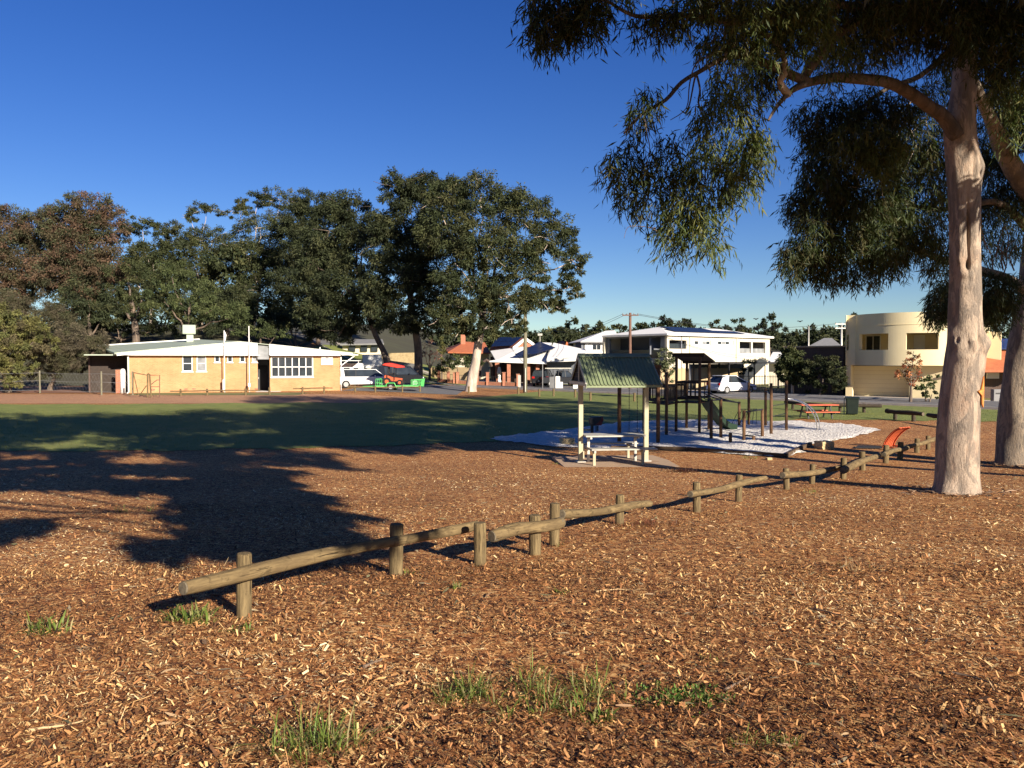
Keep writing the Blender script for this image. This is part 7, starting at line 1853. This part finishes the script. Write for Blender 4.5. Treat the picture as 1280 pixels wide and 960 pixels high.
# ================================================================== VEHICLES
def vehicle(name, label, cat, px, d, rz, paint, L=4.2, Wd=1.75, H=1.48, style='hatch', group='parked vehicles'):
    x = at(px, 480, d).x; root = thing(name, label, cat, (x, d, gz(x, d) + 0.02), rz, group)
    h = L / 2; w = Wd / 2; belt = 0.62 * H
    if style == 'hatch':
        body = [(-h, 0.34), (-h - 0.03, 0.56), (-h + 0.05, belt - 0.10), (-h + 0.16, belt + 0.03), (h * 0.30, belt), (h * 0.56, belt - 0.03), (h * 0.84, belt - 0.14), (h - 0.06, belt - 0.30), (h, 0.52), (h - 0.05, 0.26), (-h + 0.1, 0.24)]
        cab = [(-h + 0.15, belt), (-h + 0.52, H - 0.12), (-h + 0.80, H - 0.01), (-h + 1.5, H), (-0.02, H - 0.03), (h * 0.54, belt - 0.02)]
    elif style == 'suv':
        body = [(-h, 0.38), (-h, belt), (h * 0.50, belt), (h * 0.93, belt - 0.1), (h, belt - 0.25), (h, 0.4), (-h + 0.1, 0.32)]
        cab = [(-h + 0.04, belt), (-h + 0.14, H - 0.05), (-h + 0.4, H), (h * 0.2, H), (h * 0.5, belt)]
    elif style == 'ute':
        body = [(-h, 0.42), (-h, belt), (h * 0.45, belt), (h * 0.93, belt - 0.08), (h, belt - 0.22), (h, 0.4), (-h + 0.1, 0.38)]
        cab = [(-h * 0.12, belt), (-h * 0.06, H), (h * 0.2, H), (h * 0.48, belt)]
    else:
        body = [(-h, 0.35), (-h, belt), (h * 0.80, belt), (h * 0.97, belt - 0.25), (h, 0.4), (-h + 0.1, 0.3)]
        cab = [(-h, belt), (-h + 0.04, H), (h * 0.45, H), (h * 0.78, belt)]
    m = MB(); m.prism([(x_, 0, z_) for x_, z_ in body], (0, -w, 0), (0, w, 0)); m.build('body', M[paint], root, bevel=0.05)
    n = len(cab); vs = []
    for s in (-1, 1):
        for x_, z_ in cab: vs.append((x_, s * (w - 0.05 - 0.20 * (z_ - belt) / (H - belt)), z_))
    m = MB(); m.add(vs, [tuple(range(n))[::-1], tuple(range(n, 2 * n))] + [(i, (i + 1) % n, n + (i + 1) % n, n + i) for i in range(n)]); m.build('glass', M['glass'], root)
    top = [(x_, z_) for x_, z_ in cab if z_ > H - 0.15]; x0_, x1_ = min(t[0] for t in top), max(t[0] for t in top)
    m = MB(); m.box(((x0_ + x1_) / 2, 0, H + 0.008), (x1_ - x0_ + 0.12, 2 * (w - 0.23), 0.05)); m.build('roof', M[paint], root, bevel=0.015)
    for s in (-1, 1):
        up = lambda x_, z_: (x_, s * (w - 0.045 - 0.20 * (z_ - belt) / (H - belt)), z_)
        xm = (x0_ + x1_) / 2
        bars = [(up(*cab[0]), up(*cab[1]), 0.07), (up(*cab[-2]), up(*cab[-1]), 0.07), (up(xm, belt), up(xm, H), 0.07)]
        if style in ('suv', 'van', 'hatch'): bars.append((up(cab[0][0] + 0.75, belt), up(cab[1][0] + 0.62, H), 0.12 if style != 'van' else 0.5))
        for ib_, (a_, b_, w_) in enumerate(bars):
            m = MB(); m.bar(a_, b_, w_, 0.05); m.build('pillar', M['blackmetal' if ib_ == 2 else paint], root)
        if style == 'hatch':
            m = MB(); m.prism([up(cab[0][0] + 0.02, belt), up(cab[0][0] + 0.62, belt), up(cab[1][0] + 0.62, H - 0.10), up(cab[2][0] + 0.3, H - 0.02), up(cab[1][0] + 0.04, H - 0.12)], (0, s * 0.004, 0), (0, s * 0.022, 0)); m.build('rear_quarter', M[paint], root)
    r = 0.21 * H + 0.005
    for sx_ in (-h * 0.62, h * 0.64):
        for s in (-1, 1):
            m = MB(); m.tube([(sx_, s * (w - 0.19), r), (sx_, s * (w + 0.012), r)], r, 20); wh_ = m.build('wheel', M['rubber'], root)
            m = MB(); m.tube([(sx_, s * (w + 0.0), r), (sx_, s * (w + 0.022), r)], r * 0.62, 14); m.build('rim', M['rim'], wh_)
    for s in (-1, 1):
        m = MB(); m.box((-h + 0.03, s * (w - 0.16), belt - 0.12), (0.12, 0.28, 0.2)); m.build('tail_light', M['taillight'], root, bevel=0.02)
        m = MB(); m.box((h - 0.06, s * (w - 0.22), belt - 0.30), (0.14, 0.34, 0.13)); m.build('headlight', M['headlight'], root, bevel=0.02)
        m = MB(); m.box((h * 0.42, s * (w + 0.07), belt + 0.05), (0.1, 0.16, 0.12)); m.build('mirror', M[paint], root, bevel=0.02)
    for x_, s_ in ((-h - 0.03, 1), (h + 0.005, 1)):
        m = MB(); m.box((x_, 0, 0.44), (0.1, Wd * 0.92, 0.2)); m.build('bumper', M[paint if style == 'hatch' else 'blackmetal'], root, bevel=0.03)
    m = MB(); m.box((-h - 0.085, 0, 0.62), (0.02, 0.38, 0.11)); m.build('number_plate', M['white'], root)
    return root
vehicle('parked_car', 'white hatchback car parked across the footpath, seen from behind', 'car', 914.5, 69.5, R(27), 'carwhite', 4.15, 1.75, 1.52)
vehicle('parked_car', 'black four-wheel-drive parked in the driveway behind the power pole', 'car', 679, 88, R(80), 'carblack', 4.6, 1.85, 1.72, 'suv')
ut = vehicle('work_ute', 'dark utility truck with a white ladder on its roof rack at the dark garage', 'ute', 701, 86.5, R(20), 'carblack', 5.0, 1.85, 1.7, 'ute')
m = MB(); m.bar((-1.9, -0.5, 1.98), (1.0, -0.5, 1.98), 0.08); m.bar((-1.9, -0.15, 1.98), (1.0, -0.15, 1.98), 0.08)
for i in range(9): m.bar((-1.7 + i * 0.32, -0.5, 1.98), (-1.7 + i * 0.32, -0.15, 1.98), 0.05)
o = m.build('ladder', M['alu'], None); o.location = ut.location; o.rotation_euler = ut.rotation_euler; tag(o, 'aluminium ladder lying on the roof rack of the dark ute', 'ladder')
m = MB()
for x in (-1.8, -0.6, 0.6):
    m.bar((x, -0.75, 1.9), (x, 0.75, 1.9), 0.05)
    for s in (-1, 1): m.bar((x, s * 0.72, 1.0), (x, s * 0.72, 1.9), 0.05)
m.build('roof_rack', M['blackmetal'], ut)
vehicle('work_ute', 'white utility truck parked beside the end of the brick hall', 'ute', 454, 72, R(12), 'carwhite', 4.9, 1.8, 1.65, 'van')
vehicle('parked_van', 'dark blue van behind the orange tractor', 'van', 499, 76, R(8), 'carblack', 4.6, 1.85, 1.95, 'van')
cv = thing('white_caravan', 'white caravan with a flat awning behind the white utility truck', 'caravan', (at(441, 470, 80).x, 80, gz(-16, 80)), R(6))
m = MB(); m.prism([(-1.05, 0, 0.5), (-1.1, 0, 2.0), (-0.95, 0, 2.2), (0.95, 0, 2.2), (1.1, 0, 1.9), (1.05, 0, 0.5)], (0, -0.9, 0), (0, 0.9, 0)); m.build('body', M['white'], cv, bevel=0.05)
for x in (-0.5, 0.45):
    m = MB(); m.box((x, -0.91, 1.5), (0.6, 0.03, 0.5)); m.build('window', M['glass'], cv)
m = MB(); m.box((-0.2, -1.2, 2.45), (2.1, 2.2, 0.06)); m.build('awning', M['white'], cv)
for x in (-1.15, 0.75):
    m = MB(); m.tube([(x, -2.2, 0), (x, -2.2, 2.42)], 0.03, 6); m.build('awning_pole', M['white'], cv)
for s in (-1, 1):
    m = MB(); m.tube([(0, s * 0.75, 0.33), (0, s * 0.9, 0.33)], 0.33, 14); m.build('wheel', M['rubber'], cv)

tr_d = 69.0
tx = at(491, 480, tr_d).x
tl = thing('equipment_trailer', 'bright green open equipment trailer behind the pale rail fence', 'trailer', (tx, tr_d, gz(tx, tr_d)), R(-2))
def tpt(px, py): q = at(px, py, tr_d); return (q.x - tx, 0, q.z - tl.location.z)
zt_ = tpt(490, 482.5)[2]
xl, xr = tpt(472, 480)[0], tpt(528, 480)[0]
for s in (-0.8, 0.8):
    m = MB(); m.bar((xl, s, zt_), (xr, s, zt_), 0.08, 0.14); m.build('side_beam', M['limegreen'], tl)
for i in range(8):
    x = xl + (xr - xl) * (i + 0.5) / 8
    m = MB(); m.box((x, 0, zt_ + 0.02), ((xr - xl) / 8 - 0.02, 1.52, 0.05)); m.build('deck_plank', M['galv'], tl)
m = MB(); m.bar((xl, 0.5, zt_), (xl - 1.3, 0, zt_ - 0.05), 0.07); m.bar((xl, -0.5, zt_), (xl - 1.3, 0, zt_ - 0.05), 0.07); m.build('drawbar', M['limegreen'], tl)
for x0_, x1_, ht, nv in ((xl, tpt(479.5, 480)[0], 0.62, 4), (tpt(516, 480)[0], xr, 0.55, 8)):
    for s in (-0.8, 0.8):
        m = MB(); m.bar((x0_, s, zt_ + ht), (x1_, s, zt_ + ht), 0.05); m.bar((x0_, s, zt_ + ht * 0.5), (x1_, s, zt_ + ht * 0.5), 0.04)
        for i in range(nv): x = x0_ + (x1_ - x0_) * i / (nv - 1); m.bar((x, s, zt_ + 0.07), (x, s, zt_ + ht), 0.04)
        m.build('side_rail', M['limegreen'], tl)
m = MB()
for i in range(9): m.bar((xr, -0.75 + i * 0.1875, zt_), (xr + 0.1, -0.75 + i * 0.1875, zt_ + 0.62), 0.05)
m.bar((xr + 0.1, -0.78, zt_ + 0.62), (xr + 0.1, 0.78, zt_ + 0.62), 0.06); m.build('ramp_gate', M['limegreen'], tl)
for s in (-0.92, 0.92):
    m = MB(); x = tpt(491, 480)[0]; m.tube([(x, s - 0.09, 0.30), (x, s + 0.09, 0.30)], 0.30, 18); w_ = m.build('wheel', M['rubber'], tl)
    m = MB(); m.tube([(x, s - 0.10, 0.30), (x, s + 0.10, 0.30)], 0.17, 12); m.build('rim', M['rim'], w_)
    m = MB(); m.tube([(x - 0.45, s, zt_ + 0.05), (x - 0.3, s, zt_ + 0.28), (x + 0.3, s, zt_ + 0.28), (x + 0.5, s, zt_ - 0.15)], 0.05, 6); m.build('mudguard', M['limegreen'], tl)
tc = thing('orange_tractor', 'small orange tractor with a red canopy standing on the green trailer', 'tractor', (tx, tr_d, tl.location.z + zt_ + 0.06), R(-2))
zo = -zt_ - 0.06
def tq(px, py): q = at(px, py, tr_d); return Vector((q.x - tx, 0, q.z - tc.location.z))
m = MB(); a = tq(481, 470.5); b = tq(496, 476.5)
m.prism([tq(480.5, 470), tq(483, 468.5), tq(490, 471.5), tq(503, 473), tq(502, 477), tq(491, 476.5), tq(481, 473)], (0, -0.32, 0), (0, 0.32, 0)); m.build('bonnet', M['orange'], tc, bevel=0.04)
m = MB(); m.prism([tq(485, 475), tq(500, 477), tq(500, 480), tq(485, 479)], (0, -0.25, 0), (0, 0.25, 0)); m.build('chassis', M['blackmetal'], tc, bevel=0.02)
m = MB(); m.prism([tq(479, 456.3), tq(482, 454.2), tq(488, 453.6), tq(503.5, 457.2), tq(505.5, 459.3), tq(498, 459.8)], (0, -0.62, 0), (0, 0.62, 0)); m.build('canopy', M['red'], tc, bevel=0.03)
for px in (485, 494):
    for s in (-0.4, 0.4):
        m = MB(); p_ = tq(px, 457.5); p2 = tq(px, 475); p_.y = s; p2.y = s; m.tube([p2, p_], 0.03, 6); m.build('canopy_post', M['blackmetal'], tc)
m = MB(); q = tq(490, 467); m.box(q, (0.5, 0.5, 0.14)); m.box(q + Vector((-0.25, 0, 0.28)), (0.12, 0.5, 0.55)); m.build('seat', M['blackmetal'], tc, bevel=0.03)
m = MB(); m.lathe(tq(496, 467), [(0.2, 0), (0.2, 0.03)], 14); m.build('steering_wheel', M['blackmetal'], tc)
for px, r in ((485, 0.34), (501, 0.25)):
    for s in (-0.5, 0.5):
        c = tq(px, 480); c.z = r; m = MB(); m.tube([(c.x, s - 0.11, r), (c.x, s + 0.11, r)], r, 18); w_ = m.build('wheel', M['rubber'], tc)
        m = MB(); m.tube([(c.x, s - 0.12, r), (c.x, s + 0.12, r)], r * 0.5, 12); m.build('rim', M['orange'], w_)

# ================================================================== POLES AND WIRES
def pole(label, px, top, foot, mat, r, d=None, arms=(), group='power and light poles', name='power_pole', cat='power pole', armw=1.6):
    p = onground(px, foot) if d is None else at(px, 450, d)
    if d is not None: p = Vector((p.x, d, gz(p.x, d)))
    zt = at(px, top, p.y).z
    t = thing(name, label, cat, p, 0, group)
    m = MB(); m.tube([(0, 0, -0.3), (0, 0, (zt - p.z) * 0.5), (0, 0, zt - p.z)], [r, r * 0.88, r * 0.75], 10); m.build('pole', M[mat], t, smooth=True)
    for a in arms:
        m = MB(); m.box((0, -r, zt - p.z - a), (armw, 0.09, 0.11)); m.build('cross_arm', M[mat], t)
        for i in (-1, -0.45, 0.45, 1):
            m = MB(); m.lathe((i * armw * 0.47, -r, zt - p.z - a + 0.06), [(0.05, 0), (0.06, 0.06), (0.03, 0.14)], 8); m.build('insulator', M['tile_grey'], t)
    return t, Vector((p.x, p.y, zt))
pA, tA = pole('greenish timber power pole rising from the shaded lawn edge', 656.5, 384, 491, 'polewood', 0.19)
pB, tB = pole('reddish power pole with a cross-arm left of the large white house', 787.5, 391, 0, 'polered', 0.17, d=80, arms=(0.25,))
pC, tC = pole('bare grey light pole behind the street tree', 1010.5, 408, 0, 'galv', 0.09, d=84, name='light_pole', cat='light pole')
pD, tD = pole('pale power pole with double cross-arms beside the cream building', 1051.5, 403.5, 0, 'galv', 0.14, d=88, arms=(0.15, 0.6), armw=1.5)
pE, tE = pole('thin street sign post at the edge of the shaded lawn', 678.2, 455, 488, 'tile_grey', 0.05, name='sign_post', cat='sign post')
pF, tF = pole('slim white post near the far right trunk gap', 1239.5, 418, 0, 'galv', 0.12, d=92, arms=(0.2,), armw=1.4)
m = MB(); m.lathe((0, -0.1, tA.z - pA.location.z - 0.6), [(0.05, 0), (0.05, 0.2)], 8); m.build('insulator', M['tile_grey'], pA)
m = MB(); m.tube([(0, -0.24, 0.1), (0, -0.24, 2.2)], 0.05, 8); m.build('cable_cover', M['galv'], pA)
def wire(label, a, b, sag=0.5, r=0.018):
    m = MB(); a = Vector(a); b = Vector(b)
    m.tube([a.lerp(b, i / 16) - Vector((0, 0, sag * math.sin(PI * i / 16))) for i in range(17)], r, 5)
    o = m.build('power_line', M['blackmetal']); return tag(o, label, 'power line', 'overhead power lines')
up = Vector((0, 0, -0.1))
wire('overhead line from the reddish pole towards the trees on its left', tB + Vector((-0.7, 0, -0.1)), at(690, 408, 110), 0.9)
wire('second overhead line from the reddish pole towards the trees on its left', tB + Vector((-0.3, 0, -0.1)), at(690, 413, 112), 0.9)
wire('overhead line running right from the reddish pole above the white house', tB + Vector((0.7, 0, -0.1)), tD + Vector((-0.6, 0, -0.1)), 0.9)
wire('lower overhead line running right from the reddish pole above the white house', tB + Vector((0.3, 0, -0.14)), tD + Vector((-0.5, 0, -0.55)), 0.8)
wire('overhead line passing behind the cream building to the right', tD + Vector((0.6, 0, -0.1)), tF + Vector((-0.5, 0, -0.1)), 1.0)
wire('service wire slanting down from the trees to the greenish power pole', at(631, 424, 80), Vector((tA.x - 0.15, tA.y, at(656, 453, tA.y).z)), 0.1, 0.02)
# small bird on the wing above the far trees
for px, py, lab in ((945, 399, 'small dark bird flying above the far trees left of the light pole'), (1000, 402, 'small dark bird in flight near the bare light pole')):
    q = at(px, py, 95); bd = thing('bird', lab, 'bird', q, R(30), 'birds in flight')
    m = MB(); m.lathe((0, 0, 0), [(0.01, -0.22), (0.06, -0.1), (0.07, 0.05), (0.04, 0.16), (0.01, 0.22)], 8, m=Matrix.Rotation(R(90), 3, 'Y')); m.build('body', M['blackmetal'], bd, smooth=True)
    for s in (-1, 1):
        m = MB(); m.prism([(0.08, 0, 0), (-0.08, 0, 0), (-0.12, s * 0.3, 0.1), (-0.02, s * 0.46, 0.06), (0.1, s * 0.26, 0.12)], (0, 0, 0), (0, 0, 0.012)); m.build('wing', M['blackmetal'], bd)
